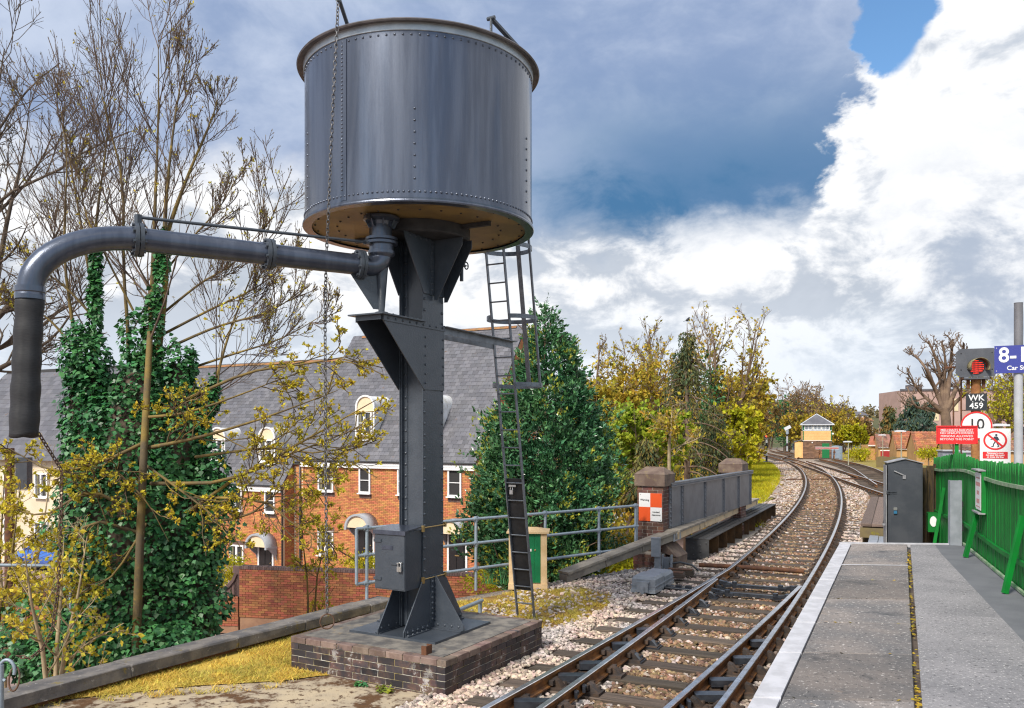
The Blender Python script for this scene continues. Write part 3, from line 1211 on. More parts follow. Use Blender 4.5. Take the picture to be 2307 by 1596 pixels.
for i in range(38):
    d = tdir(R(-37.6))
    mb.dome(TC + d * (RT + .004) + Vector((0, 0, 5.26 + i * .0425)), d, .0145)
for ph in (-70, -2.3, 65, 118, -150):
    for i in range(7):
        d = tdir(R(ph))
        mb.dome(TC + d * RT + Vector((0, 0, 5.33 + i * .125)), d, .0155)
for k in range(26):
    d = tdir(6.283 * k / 26)
    for rr in (1.0, 1.26):
        mb.dome(TC + d * rr + Vector((0, 0, 5.098)), (0, 0, -1), .016, 1)
tag(obj('rivets', tp(mb), [TK, MATS['soot']], tank), kind='stuff')
# seam strip
mb = MB()
for i in range(7):
    d = tdir(R(-38.6 + i * .55))
    e = tdir(R(-38.6 + (i + 1) * .55))
    if i < 6:
        a, b = TC + d * (RT + .005), TC + e * (RT + .005)
        mb.add([a + Vector((0, 0, 5.14)), b + Vector((0, 0, 5.14)), b + Vector((0, 0, 6.9)), a + Vector((0, 0, 6.9))], [(0, 1, 2, 3)], 0, True)
d = tdir(R(-35.3))
mb.bar(TC + d * (RT + .002) + Vector((0, 0, 5.14)), TC + d * (RT + .002) + Vector((0, 0, 6.9)), .012, .012)
obj('seam_strip', tp(mb), TK, tank)
# handles on the roof rim
mb = MB()
for px, ztop in ((1098, 7.30), (1122, 7.22)):
    d = tdir(R(40 if px < 1110 else 52))
    p = TC + d * 1.25 + Vector((0, 0, 7.0))
    mb.tube([p, p + Vector((0, 0, ztop - 7.0))], .018, 6)
a, b = TC + tdir(R(40)) * 1.25 + Vector((0, 0, 7.30)), TC + tdir(R(62)) * 1.32 + Vector((0, 0, 7.12))
mb.bar(a, b, .05, .03)
mb.tube([a + Vector((-.05, 0, 0)), a + Vector((.05, 0, 0))], .022, 6)
mb.tube([b, b - Vector((0, 0, .1))], .018, 6)
obj('roof_handle', tp(mb), P_, tank)
# lever that carries the pull chain
lv0 = TC + tdir(R(-40)) * 1.2 + Vector((0, 0, 7.02))
cwx = (762 - CX) * 9.02 / F
lv1 = loc_of(cwx, 9.02)
mb = MB().tube([lv0, lv0 + Vector((0, 0, .06)), lv0.lerp(lv1 + Vector((0, 0, 7.25)), .3) + Vector((0, 0, .03)), lv1 + Vector((0, 0, 7.26))], .022, 7)
mb.box(lv1 + Vector((0, 0, 7.24)), (.03, .05, .06))
obj('lever', tp(mb), P_, tw)
# drum and cross beams under the tank
mb = MB().lathe([(.0, 4.955), (.60, 4.955), (.62, 4.975), (.62, 5.098)], 24, TC)
obj('base_drum', tp(mb), MATS['soot'], tw)
mb = MB()
mb.bar(TC + Vector((-1.0, -.02, 5.07)), TC + Vector((1.0, .02, 5.07)), .05, .05)
mb.bar(TC + Vector((0, -1.0, 5.06)), TC + Vector((0, 1.0, 5.06)), .05, .05)
obj('cross_beam', tp(mb), MATS['soot'], tw)

# column of plates and angles
mb = MB()
for s in (-1, 1):
    mb.box((s * .172, 0, 2.62), (.014, .43, 4.78))
    mb.box((0, s * .128, 2.62), (.330, .012, 4.78))
    for t in (-1, 1):
        mb.box((t * .135, s * .140, 2.62), (.058, .010, 4.78))
        mb.box((t * .159, s * .166, 2.62), (.010, .062, 4.78))
col_ = obj('column', tp(mb), P_, tw)
mb = MB()
z = .93
while z < 4.95:
    for s in (-1, 1):
        for yy_ in (-.188, .188):
            mb.dome((s * .180, yy_, z), (s, 0, 0), .020)
        for t in (-1, 1):
            mb.dome((t * .132, s * .146, z + .05), (0, s, 0), .019)
    z += .137
tag(obj('rivets', tp(mb), P_, col_), kind='stuff')
# wear patches: flaked paint low on the column
mb = MB().box((.1797, .02, 2.14), (.0015, .2, .22))
# base: plate, spread side plates, fins, angles
mb = MB().box((0, 0, .199), (1.26, 1.22, .03))
obj('base_plate', tp(mb), P_, tw)
for s in (-1, 1):
    mb = MB()
    mb.prism([(s * .181, -.62, .216), (s * .181, .62, .216), (s * .181, .62, .27), (s * .181, .215, .86), (s * .181, -.215, .86), (s * .181, -.62, .27)][::s],
             (s * .014, 0, 0))
    for t in (-1, 1):
        mb.bar((s * .205, t * .15, .222), (s * .205, t * .60, .222), .012 if False else .075, .012)
        mb.bar((s * .199, t * .08, .255), (s * .199, t * .60, .255), .010, .07)
    mb.box((s * .199, -.05, .54), (.010, .075, .62)).box((s * .199, .05, .54), (.010, .075, .62))
    gp_ = obj('base_gusset', tp(mb), P_, tw)
    mb = MB()
    mb.prism([(s * .196, -.006, .216), (s * .64, -.006, .216), (s * .64, -.006, .25), (s * .22, -.006, .85), (s * .196, -.006, .85)][::-s], (0, .012, 0))
    mb.bar((s * .42, -.045, .222), (s * .42, -.045, .222 + .001), .42, .09) if False else None
    mb.box((s * .41, -.045, .222), (.44, .075, .012)).box((s * .41, -.012, .255), (.44, .010, .07))
    obj('base_fin', tp(mb), P_, tw)
    mb = MB()
    for i in range(8):
        for yy_ in (-.055, .055):
            mb.dome((s * .2045, yy_, .33 + i * .065), (s, 0, 0), .020)
    for t in (-1, 1):
        for i in range(5):
            mb.dome((s * .2045, t * (.16 + i * .10), .262), (s, 0, 0), .020)
            mb.dome((s * .215, t * (.2 + i * .09), .229), (0, 0, 1), .0155)
    for i in range(4):
        mb.dome((s * (.26 + .1 * i), -.018, .262), (0, -1, 0), .0165)
    for t in (-1, 1):
        for yy_ in (.27, .42, .56):
            mb.dome((s * .180, t * yy_, .28), (-s, 0, 0), .016)
    tag(obj('rivets', tp(mb), P_, gp_), kind='stuff')
# head: the same idea upside down
for s in (-1, 1):
    mb = MB()
    mb.prism([(s * .181, -.60, 4.952), (s * .181, .60, 4.952), (s * .181, .60, 4.90), (s * .181, .215, 4.28), (s * .181, -.215, 4.28), (s * .181, -.60, 4.90)][::-s],
             (s * .014, 0, 0))
    mb.box((s * .199, -.06, 4.62), (.010, .07, .64)).box((s * .199, .06, 4.62), (.010, .07, .64))
    hg = obj('head_gusset', tp(mb), P_, tw)
    for yy_ in (-.006, .209):
        mb = MB()
        mb.prism([(s * .196, yy_, 4.952), (s * .60, yy_, 4.952), (s * .60, yy_, 4.86), (s * .24, yy_, 4.22), (s * .196, yy_, 4.22)][::s], (0, .012, 0))
        obj('head_fin', tp(mb), P_, tw)
    mb = MB()
    for i in range(8):
        for yy_ in (-.065, .065):
            mb.dome((s * .2045, yy_, 4.34 + i * .075), (s, 0, 0), .0155)
    for i in range(10):
        mb.dome((s * .196, -.5 + i * .11, 4.925), (s, 0, 0), .0155)
    tag(obj('rivets', tp(mb), P_, hg), kind='stuff')
# arm bracket
for s in (-1, 1):
    mb = MB()
    mb.prism([(s * .182, .215, 3.925), (s * .182, -1.0, 3.925), (s * .182, -1.0, 3.87), (s * .182, -.215, 3.12), (s * .182, .215, 3.12)][::s], (s * .012, 0, 0))
    mb.bar((s * .2, .22, 3.895), (s * .2, -1.0, 3.895), .012, .07)
    br = obj('bracket_plate', tp(mb), P_, tw)
    mb = MB()
    for i in range(9):
        mb.dome((s * .207, -.92 + i * .135, 3.895), (s, 0, 0), .0165)
    for i in range(6):
        for yy_ in (-.188, .188):
            mb.dome((s * .195, yy_, 3.2 + i * .11), (s, 0, 0), .0165)
        mb.dome((s * .195, -.26 - i * .11, 3.28 + i * .105), (s, 0, 0), .0165) if False else None
    tag(obj('rivets', tp(mb), P_, br), kind='stuff')
mb = MB().box((0, -.655, 3.934), (.50, .86, .016)).box((0, -1.02, 3.90), (.36, .012, .055))
for i in range(7):
    mb.dome((.225, -.98 + i * .12, 3.943), (0, 0, 1), .014)
obj('bracket_shelf', tp(mb), P_, tw)
mb = MB()
for s in (-1, 1):
    mb.bar((s * .19, .22, 3.92), (s * .19, 2.02, 3.90), .09, .010)
    mb.bar((s * .15, .22, 3.875), (s * .15, 2.02, 3.855), .010, .09)
obj('ladder_stay', tp(mb), MATS['ladder_grey'], tw)

# swinging arm
PV = Vector((0, -.785, 0))
AD = Vector((-.472, -.881, 0)).normalized()
AN = Vector((AD.y, -AD.x, 0))
PR = .117


def ap(s, z, o=0.0):
    return PV + AD * s + AN * o + Vector((0, 0, z))


mb = MB().lathe([(.21, 5.08), (.21, 5.05), (.13, 5.03), (.122, 4.99), (.122, 4.83)], 24, PV)
mb.lathe([(.122, 4.845), (.185, 4.845), (.185, 4.815), (.165, 4.808), (.185, 4.80), (.185, 4.77), (.14, 4.765)][::1], 28, PV)
mb.lathe([(.14, 4.765), (.14, 4.70), (.155, 4.695), (.155, 4.66), (.15, 4.65), (.118, 4.62)], 28, PV)
for i in range(8):
    a = i * .785
    mb.bar(PV + Vector((math.cos(a) * .165, math.sin(a) * .165, 5.05)), PV + Vector((math.cos(a) * .125, math.sin(a) * .125, 4.97)), .012, .05)
obj('swivel_joint', tp(mb), TK, tw)
pts_ = [ap(0, 4.66)] + [ap(.16 - .16 * math.cos(t), 4.67 - .16 * math.sin(t)) for t in [i * .1963 for i in range(1, 9)]]
pts_ += [ap(.22, 4.51), ap(1.0, 4.51), ap(1.8, 4.515), ap(2.55, 4.515)]
pts_ += [ap(2.60 + .93 * math.sin(t), 3.93 + .585 * math.cos(t)) for t in [i * .1309 for i in range(0, 13)]]
arm = obj('filler_arm', tp(MB().tube(pts_, PR, 28)), TK, tw)
for s in (.27, 1.306, 2.60):
    mb = MB()
    for t in (-.022, .022):
        mb.tube([ap(s + t - .018, 4.511), ap(s + t + .018, 4.511)], .168, 28)
    for i in range(8):
        a = i * .785 + .3
        q = Vector((0, 0, math.sin(a) * .143)) + AN * (math.cos(a) * .143)
        mb.tube([ap(s - .062, 4.511) + q, ap(s + .062, 4.511) + q], .017, 6)
    obj('flange', tp(mb), P_, arm)
end = pts_[-1]
mb = MB().lathe([(.120, .03), (.132, .03), (.132, -.02), (.126, -.03), (.130, -.05), (.130, -.09), (.12, -.09)], 28, (end.x, end.y, 3.93))
obj('hose_collar', tp(mb), TK, arm)
# leather hose: leaning slightly, a little flattened and wrinkled, open at the foot
mb = MB()
nseg, nr = 30, 28
wx = loc_of(*(TO + TX * end.x + TY * end.y + Vector((-.062, 0, 0))).xy) - Vector((end.x, end.y, 0))
for i in range(nseg + 1):
    t = i / nseg
    z = 3.86 - t * 1.30
    rr = .119 + .002 * min(1, t * 2.2) + .004 * math.sin(t * 31)
    for j in range(nr):
        a = 6.283185 * j / nr
        rk = rr * (1 + .03 * math.sin(2 * a + 1) + .022 * math.sin(3 * a + t * 5) + (.035 * math.sin(a * 2 + .4) if t > .6 else 0))
        if .25 < t < .9:
            rk *= 1 - .07 * math.exp(-((a - 5.6) / .22) ** 2)
        mb.v.append((end.x + wx.x * t + rk * math.cos(a), end.y + wx.y * t + rk * math.sin(a), z + .012 * math.sin(a * 2 + 1) * (t > .95)))
for i in range(nseg):
    for j in range(nr):
        mb.f.append((i * nr + j, (i + 1) * nr + j, (i + 1) * nr + (j + 1) % nr, i * nr + (j + 1) % nr))
        mb.m.append(0)
        mb.s.append(True)
hs = obj('hose', tp(mb), MATS['hose_rubber'], arm)
sol = hs.modifiers.new('thickness', 'SOLIDIFY')
sol.thickness = .012
# elbow support fin, tie rod, drain pipe with tap
mb = MB()
mb.prism([ap(-.03, 4.02, -.006), ap(.10, 4.02, -.006), ap(.38, 4.40, -.006), ap(.05, 4.52, -.006), ap(-.09, 4.60, -.006)], AN * .012)
mb.tube([ap(0, 3.94), ap(0, 3.99), ap(0, 4.0), ap(-.0, 4.5)], [.09, .075, .035, .075], 10)
mb.box(ap(0, 3.955), (.20, .20, .025))
obj('arm_foot', tp(mb), P_, arm)
mb = MB().tube([ap(.10, 4.78), ap(2.60, 4.735)], .017, 6)
mb.box(ap(2.60, 4.70), (.05, .05, .12))
mb.box(ap(.16, 4.78), (.10, .07, .05))
obj('tie_rod', tp(mb), P_, arm)
dl = loc_of(*at(1040, 600, 10.75).xy)
mb = MB().tube([(dl.x, dl.y, 5.08), (dl.x, dl.y, 4.53)], .024, 8)
mb.tube([(dl.x, dl.y, 4.72), (dl.x + .06, dl.y, 4.72)], .016, 6)
dp = obj('drain_pipe', tp(mb), P_, tw)
mb = MB().tube([(dl.x + .07, dl.y + .045 * math.cos(a), 4.72 + .045 * math.sin(a)) for a in [i * .5236 for i in range(12)]], .009, 5, closed=True)
mb.bar((dl.x + .07, dl.y - .045, 4.72), (dl.x + .07, dl.y + .045, 4.72), .01, .01)
obj('tap_wheel', tp(mb), P_, dp)
# control box on the column
mb = MB().box((-.0575, -.39, 1.085), (.445, .33, .69))
mb.box((-.0575, -.557, 1.085), (.43, .008, .66))
cb = obj('control_box', tp(mb), P_, tw)
mb = MB()
mb.prism([(-.295, -.575, 1.445), (-.295, -.215, 1.475), (-.295, -.215, 1.46), (-.295, -.575, 1.430)], (.475, 0, 0))
mb.box((-.0575, -.574, 1.42), (.475, .006, .05))
obj('box_lid', tp(mb), TK, cb)
mb = MB()
for z in (.865, 1.315):
    mb.box((-.235, -.566, z), (.11, .014, .034))
mb.box((.02, -.566, 1.06), (.12, .014, .034))
obj('box_hinge', tp(mb), P_, cb)
mb = MB().box((-.09, -.564, 1.24), (.165, .006, .05))
mb.box((-.09, -.5675, 1.252), (.15, .003, .006)).box((-.09, -.5675, 1.24), (.15, .003, .006)).box((-.09, -.5675, 1.228), (.15, .003, .006))
obj('name_plate', tp(mb), TK, cb)
mb = MB().box((.105, -.585, 1.0), (.06, .025, .06))
mb.tube([(.085, -.585, 1.03), (.085, -.585, 1.06), (.095, -.585, 1.075), (.115, -.585, 1.075), (.125, -.585, 1.06), (.125, -.585, 1.03)], .007, 6)
mb.tube([(.06, -.575, 1.065), (.14, -.575, 1.075)], .008, 6)
obj('padlock', tp(mb), MATS['lock'], cb)
mb = MB()
for z in (.835, 1.455):
    mb.tube([(.20, -.24, z), (.20, .22, z + .0)], .008, 6)
    mb.box((.195, -.235, z - .01), (.03, .03, .075)).box((.195, .23, z), (.03, .03, .06))
obj('strap_rod', tp(mb), MATS['brass'], tw)

# ladder with safety cage
LW = .145


def lad(z, x=0.0, o=0.0):
    t = (z + .22) / 7.27
    return Vector((x, 2.70 - 1.25 * t + o, z))


mb = MB()
ld = None
for s in (-1, 1):
    mb = MB().bar(lad(-.24, s * LW), lad(7.06, s * LW), .016, .05, 0, (0, 1, 0))
    q = obj('ladder' if ld is None else 'stile', tp(mb), MATS['ladder_grey'], ld if ld else tw)
    ld = ld or q
z = .02
rme = tp(MB()).tube([(-LW, 0, 0), (LW, 0, 0)], .012, 6).mesh('rung', MATS['ladder_grey'])
while z < 6.95:
    p = lad(z)
    link('rung', rme, ld, (p.x, p.y, p.z + Zo))
    z += .262
for z in (3.30, 4.27, 5.27, 6.2):
    c = lad(z, 0, .34)
    pts_ = [c + Vector((math.sin(a) * .37, -math.cos(a) * .37, 0)) for a in [R(24 + i * 312 / 24) for i in range(25)]]
    mb = MB()
    for a, b in zip(pts_, pts_[1:]):
        mb.bar(a, b, .008, .062)
    obj('cage_hoop', tp(mb), MATS['ladder_grey'], ld)
for a_ in (95, 180, 265):
    a = R(a_)
    d = Vector((math.sin(a) * .365, -math.cos(a) * .365 + .34, 0))
    mb = MB().bar(lad(3.28) + d, lad(6.25) + d, .07 if a_ == 180 else .028, .012 if a_ == 180 else .028, 0, (0, 1, 0))
    obj('cage_bar', tp(mb), MATS['ladder_grey'], ld)
mb = MB().bar(lad(.22, 0, .03), lad(1.92, 0, .03), .30, .008, 0, (0, 1, 0))
obj('climb_guard', tp(mb), MATS['black_panel'], ld)
p = lad(1.72, -.04, -.045)
mb = MB().box(p, (.055, .025, .065))
mb.tube([p + Vector((-.02, 0, .03)), p + Vector((-.018, 0, .075)), p + Vector((.018, 0, .075)), p + Vector((.02, 0, .03))], .007, 6)
mb.box(p + Vector((0, .03, .09)), (.12, .02, .03))
obj('padlock', tp(mb), MATS['lock'], ld)

# pull chain with ring
ch = thing('pull_chain', 'long steel pull chain with an iron ring hanging beside the tower', 'chain', (0, 0, 0))
cpts = [at(762, -6, 9.02), at(759.5, 60, 8.97), at(752, 200, 9.0), at(745, 350, 9.06), at(740, 480, 9.14), at(736, 560, 9.35), at(733.5, 640, 9.55),
        at(732.5, 760, 9.6), at(733, 900, 9.62), at(734, 1100, 9.64), at(736, 1250, 9.66), at(737, 1384, 9.68)]


def resample(P, step):
    out = [P[0]]
    acc = 0.0
    for a, b in zip(P, P[1:]):
        L_ = (b - a).length
        k = step - acc
        while k <= L_:
            out.append(a.lerp(b, k / L_))
            k += step
        acc = L_ - (k - step)
    return out


def link_mesh(m_, l=.058, w_=.032, r=.0055):
    pts_ = []
    for a in range(10):
        t = a * .6283
        pts_.append((math.cos(t) * w_ / 2, 0, math.sin(t) * w_ / 2 + (1 if math.sin(t) > 0 else -1) * (l - w_) / 2))
    return MB().tube(pts_, r, 5, closed=True).mesh('chain_link', m_)


def chain_links(parent, P, me, step):
    Q_ = resample(P, step)
    for i, (a, b) in enumerate(zip(Q_, Q_[1:])):
        d = (b - a).normalized()
        M_ = Matrix.Translation((a + b) / 2) @ d.to_track_quat('Z', 'Y').to_matrix().to_4x4() @ Matrix.Rotation(R(35 + 90 * (i % 2)), 4, 'Z')
        link('chain_link', me, parent, M=M_)


chain_links(ch, cpts, link_mesh(MATS['chain_steel']), .044)
rc = cpts[-1] + Vector((0, 0, -.085))
mb = MB().tube([rc + Vector((.075 * math.sin(i * .2618), 0.03 * math.sin(i * .2618), .085 * math.cos(i * .2618) - .0)) for i in range(24)], .0085, 6, closed=True)
obj('ring', mb, MATS['chain_rust'], ch)

# rusty hose chain, tied to the post at the left edge
hw = TO + TX * (end.x + wx.x) + TY * (end.y + wx.y)
pz = at(12, 1500, 8.0)
post = thing('iron_post', 'grey iron post with two hook rings at the left edge of the lawn', 'post', (-4.84, 7.98, -.15))
obj('shaft', MB().tube([(0, 0, -.2), (0, 0, .55)], .03, 10), MATS['handrail_grey'], post)
mb = MB().tube([(.0 + .06 + .075 * math.cos(a), 0, .50 + .10 * math.sin(a)) for a in [i * .35 - .4 for i in range(15)]], .016, 7)
obj('hook', mb, MATS['handrail_grey'], post)
mb = MB().tube([(.13 + .05 * math.cos(a), .02 * math.sin(a), .42 + .11 * math.sin(a)) for a in [i * .3927 for i in range(16)]], .010, 6, closed=True)
obj('ring', mb, MATS['chain_rust'], post)
c2 = thing('hose_chain', 'rusty chain hanging from the hose end down to the post rings', 'chain', (0, 0, 0))
a0 = Vector((hw.x + .07, hw.y + .12, 2.60))
b0 = at(36, 1478, 7.98)
P_c = [a0, at(139, 1060, 8.05), at(137, 1200, 8.05), at(131, 1330, 8.03), at(118, 1420, 8.02), at(96, 1462, 8.0), at(68, 1484, 7.99), b0]
P2 = []
for i in range(len(P_c) - 1):
    P2 += [P_c[i].lerp(P_c[i + 1], t) for t in (0, .5)]
chain_links(c2, P2 + [P_c[-1]], link_mesh(MATS['chain_rust'], .05, .03), .038)

# ------------------------------------------------------------------ coping wall, handrail, small things on the embankment
cw = thing('coping_wall', 'low retaining wall capped with worn stone copings along the lawn edge', 'wall', (0, 0, 0))
cp0, cp1 = Vector((-9.3, 1.55, 0)), Vector((-2.0, 13.42, 0))
dcp = (cp1 - cp0).normalized()
ncp = Vector((dcp.y, -dcp.x, 0))
L_ = (cp1 - cp0).length
a_ = math.atan2(dcp.y, dcp.x)
mb = MB().bar(cp0 - ncp * .06 + Vector((0, 0, -2.2)), cp1 - ncp * .06 + Vector((0, 0, -2.2)), .26, 4.1)
obj('wall_body', mb, MATS['wall_brick'], cw)
s = 0.0
k = 0
while s < L_ - .1:
    ln = min(rnd.choice([1.15, 1.35, 1.5]), L_ - s)
    c = cp0 + dcp * (s + ln / 2)
    me = jit_box('coping_stone', (ln - .015, .36, .13), .008, MATS['coping'], k + 40, .014)
    link('coping_stone', me, cw, M=Matrix.Translation(c + Vector((0, 0, -.075 + rnd.uniform(-.012, .012)))) @ Matrix.Rotation(a_ + rnd.uniform(-.01, .01), 4, 'Z'))
    s += ln
    k += 1

hr_ = thing('handrail', 'grey tubular handrail with three rails between the tower and the bridge pier', 'handrail', (-2.29, 13.25, 0))
h0, h1 = Vector((-2.42, 13.13, 0)), Vector((2.56, 17.33, 0))
o_ = Vector((-2.29, 13.25, 0))
for z in (.24, .68, 1.1):
    P = [h0 - o_ + Vector((0, 0, z)), h1 - o_ + Vector((0, 0, z))]
    if z == .24:
        P[1] = P[1].lerp(P[0], .06)
    obj('rail', MB().tube(P, .026, 10), MATS['handrail_grey'], hr_)
obj('end_loop', MB().tube([h0 - o_ + Vector((0, 0, .24)), h0 - o_ + Vector((0, 0, 1.1))], .026, 10), MATS['handrail_grey'], hr_)
obj('end_loop', MB().tube([h1 - o_ + Vector((0, 0, .30)), h1 - o_ + Vector((0, 0, 1.1))], .026, 10), MATS['handrail_grey'], hr_)
for t in (.028, .36, .61, .83, .995):
    p = h0.lerp(h1, t) - o_
    mb = MB().tube([p + Vector((0, 0, -.14 if t < .9 else .1)), p + Vector((0, 0, 1.12))], .026, 10)
    for z in (.24, .68, 1.1):
        mb.tube([p + Vector((-.045, -.04, z)), p + Vector((.045, .04, z))], .036, 8)
        mb.tube([p + Vector((0, 0, z - .045)), p + Vector((0, 0, z + .045))], .034, 8)
    obj('post', mb, MATS['handrail_grey'], hr_)
q0, q1 = at(1010, 1385, 11.7), at(1086, 1353, 12.9)
sr = thing('rail_stub', 'short low tube rail just behind the plinth corner', 'handrail', (q1.x, q1.y, -.2))
obj('rail', MB().tube([q0 - q1 + Vector((0, 0, q1.z + .2)), Vector((0, 0, q1.z + .2))], .03, 10), MATS['handrail_grey'], sr)
obj('post', MB().tube([(-.03, -.03, 0), (-.03, -.03, q1.z + .2)], .032, 10), MATS['handrail_grey'], sr)

# green relay box
mat('green_door', (.0, .16, .055), (.0, .13, .045), rough=.45, scale=4)
mat('cream_wood', (.66, .48, .28), (.55, .38, .20), rough=.8, scale=4, spots=((.30, .25, .16), 7, .64, .76))
gb = thing('relay_box', 'cream wooden lineside box with a bright green plank door behind the ladder', 'lineside box', (.30, 15.30, -.2), R(-4))
mb = MB().box((0, 0.02, .54), (.60, .46, .92)).box((0, 0, .05), (.70, .56, .10)).box((-.285, -.225, .56), (.11, .06, .92)).box((.285, -.225, .56), (.11, .06, .92))
obj('body', mb, MATS['cream_wood'], gb)
mb = MB()
mb.box((0, 0, 1.015), (.76, .60, .03))
mb.add([(-.36, -.28, 1.03), (.36, -.28, 1.03), (.36, .28, 1.03), (-.36, .28, 1.03), (-.15, 0, 1.09), (.15, 0, 1.09)],
       [(0, 1, 5, 4), (1, 2, 5), (2, 3, 4, 5), (3, 0, 4)])
obj('roof', mb, MATS['cream_wood'], gb)
for i in range(4):
    mb = MB().box((-.172 + i * .1145, -.235, .56), (.111, .016, .88))
    obj('door_board', mb, MATS['green_door'], gb)
obj('name_plate', MB().box((.02, -.246, .70), (.09, .008, .045)), MATS['white_paint'], gb)
obj('door_knob', MB().dome((.13, -.243, .70), (0, -1, 0), .02), MATS['brass'], gb)

# daffodil leaves by the box
mat('leaf_green', (.05, .22, .09), (.09, .28, .08), rough=.5, scale=6, var=.3, trans=.2)
for i, (px, py) in enumerate(((1100, 1312), (1115, 1308), (1240 - 290 + 4, 1310))):
    pass
rng = np.random.default_rng(8)
for (px, py, lab) in ((1102, 1316, 'narrow green bulb leaves growing left of the handrail post'), (1236 - 282 + 222 - 40, 1316, 'clump of green bulb leaves growing beside the cream lineside box')):
    c = gp(px, py, -.2)
    PP = np.array([[rng.normal(0, .06), rng.normal(0, .05), 0] for _ in range(16)])
    V, Q = blades(PP, .30, .011, rng, .22)
    tag(link('bulb_leaves', np_mesh('bulb_leaves', V, Q, MATS['leaf_green']), None, c), lab, 'plant')
mat('weed_yellow', (.36, .36, .03), (.22, .28, .04), rough=.6, scale=9, var=.3, trans=.2)
for (px, py, lab, m_, r_) in ((1003 - 460 + 4 + 0, 1, '', '', 0),):
    pass
for (px, py, lab, m_, r_) in ((868, 1558, 'yellow green weed tuft at the foot of the plinth', 'weed_yellow', .085), (812, 1545, 'small dark green weed against the plinth bricks', 'leaf_green', .05),
                              (668, 1480, 'small green weed by the left corner of the plinth', 'leaf_green', .05)):
    c = gp(px, py, -.205)
    PP = np.c_[rng.normal(0, r_ * .6, (60, 2)), np.abs(rng.normal(0, r_ * .4, 60))]
    V, Q = flat_tufts(PP, .022, rng, 1.2)
    tag(link('weed', np_mesh('weed', V, Q, MATS[m_]), None, c), lab, 'plant')

# ------------------------------------------------------------------ bridge pier, girder, trough, shelf
def brick_box(parent, name, me, x0, x1, y0, y1, z0, z1, bl=.215, bh=.065, j=.01, faces='0123', lim=300, wd=.1):
    """brick courses round a rectangular core; bricks are bl long; local coordinates of parent"""
    Ms = []
    k = 0
    z = z0 + bh / 2
    while z + bh / 2 <= z1 + .005:
        for f in faces:
            f = int(f)
            if f in (0, 2):
                a0, a1 = x0, x1
            else:
                a0, a1 = y0, y1
            st = -(bl / 2 + j / 2) if (k + f) % 2 else 0
            a = a0 + st
            while a < a1 - .01:
                p0, p1 = max(a, a0), min(a + bl, a1)
                if p1 - p0 > .03:
                    m_ = (p0 + p1) / 2
                    sc = ((p1 - p0) / bl, 1, 1)
                    pr = rnd.uniform(-.002, .003)
                    if f == 0:
                        Ms.append(TR(m_, y0 + wd / 2 - pr, z, 0, sc))
                    elif f == 2:
                        Ms.append(TR(m_, y1 - wd / 2 + pr, z, 0, sc))
                    elif f == 1:
                        Ms.append(TR(x1 - wd / 2 + pr, m_, z, math.pi / 2, sc))
                    else:
                        Ms.append(TR(x0 + wd / 2 - pr, m_, z, math.pi / 2, sc))
                a += bl + j
        z += bh + j
        k += 1
    pieces(parent, name, me, Ms, lim, name + 's')


pb = jit_box('brick', (.215, .1, .065), .003, MATS['pier_brick'], 3, .004)
for pi, (loc, lab) in enumerate((((3.015, 17.80, -.25), 'near brick bridge pier with a stone cap and a red and white warning board'),
                                 ((6.196, 23.6, -.25), 'far brick bridge pier with a stone cap at the end of the girder'))):
    pr_ = thing('brick_pier', lab, 'pier', loc, RZ)
    mb = MB().box((0, 0, .86), (.552, .552, 1.8)).box((.0, 0, .06), (.68, .68, .6))
    obj('core', mb, MATS['mortar_grey'], pr_)
    brick_box(pr_, 'brick', pb, -.28, .28, -.28, .28, .38, 1.72, faces='013' if pi == 0 else '01')
    brick_box(pr_, 'brick', pb, -.35, .35, -.35, .35, -.2, .37, faces='01', lim=60)
    mb = MB()
    mb.box((0, 0, 1.86), (.66, .66, .24))
    mb.add([(-.335, -.335, 1.98), (.335, -.335, 1.98), (.335, .335, 1.98), (-.335, .335, 1.98), (-.20, 0, 2.13), (.20, 0, 2.13)],
           [(0, 1, 5, 4), (1, 2, 5), (2, 3, 4, 5), (3, 0, 4)])
    obj('cap_stone', mb, MATS['pier_stone'], pr_)
    mb = MB().prism([(-.35, -.35, .375), (.35, -.35, .375), (.29, -.29, .43), (-.29, -.29, .43)], (0, .02, 0))
    if pi == 0:
        mb = MB().add([(.282, -.35, .38), (.60, -.35, .30), (.60, .35, .30), (.282, .35, .60), (.282, -.35, .60)], [(0, 1, 4), (1, 2, 3, 4)])
        mb.box((.44, 0, .06), (.30, .7, .46))
        obj('splayed_foot', mb, MATS['pier_stone'], pr_)
# warning board
mat('sign_white', (.74, .74, .74), rough=.45)
mat('sign_red', (.62, .015, .018), rough=.45)
mat('sign_orange', (.72, .085, .012), rough=.45)
mat('ink', (.02, .02, .024), rough=.6)
mat('ink_grey', (.26, .26, .28), rough=.6)
wb_o = Vector((3.015, 17.80, 0)) - TY * .292 + TX * .01
wb = thing('warning_board', 'square board of red and white quarters reading warning limited clearance', 'sign', (wb_o.x, wb_o.y, 1.05), RZ)
obj('plate', MB().box((0, .0, 0), (.50, .012, .58)), MATS['sign_white'], wb)
mb = MB().box((.125, -.008, .145), (.25, .004, .29)).box((-.125, -.008, -.145), (.25, .004, .29))
obj('red_square', mb, MATS['sign_orange'], wb)
for tx, x, z, sz in (('Warning', -.125, .145, .055), ('Limited', .125, -.10, .05), ('clearance', .125, -.16, .05)):
    link('lettering', text_mesh(tx, sz, MATS['ink'], bold=.0008), wb, M=Matrix.Translation((x, -.0085, z)) @ Matrix.Rotation(R(90), 4, 'X'))
mb = MB()
for x in (-.22, .22):
    for z in (-.26, .26):
        mb.dome((x, -.0105, z), (0, -1, 0), .008)
obj('screw', mb, MATS['ink'], wb)

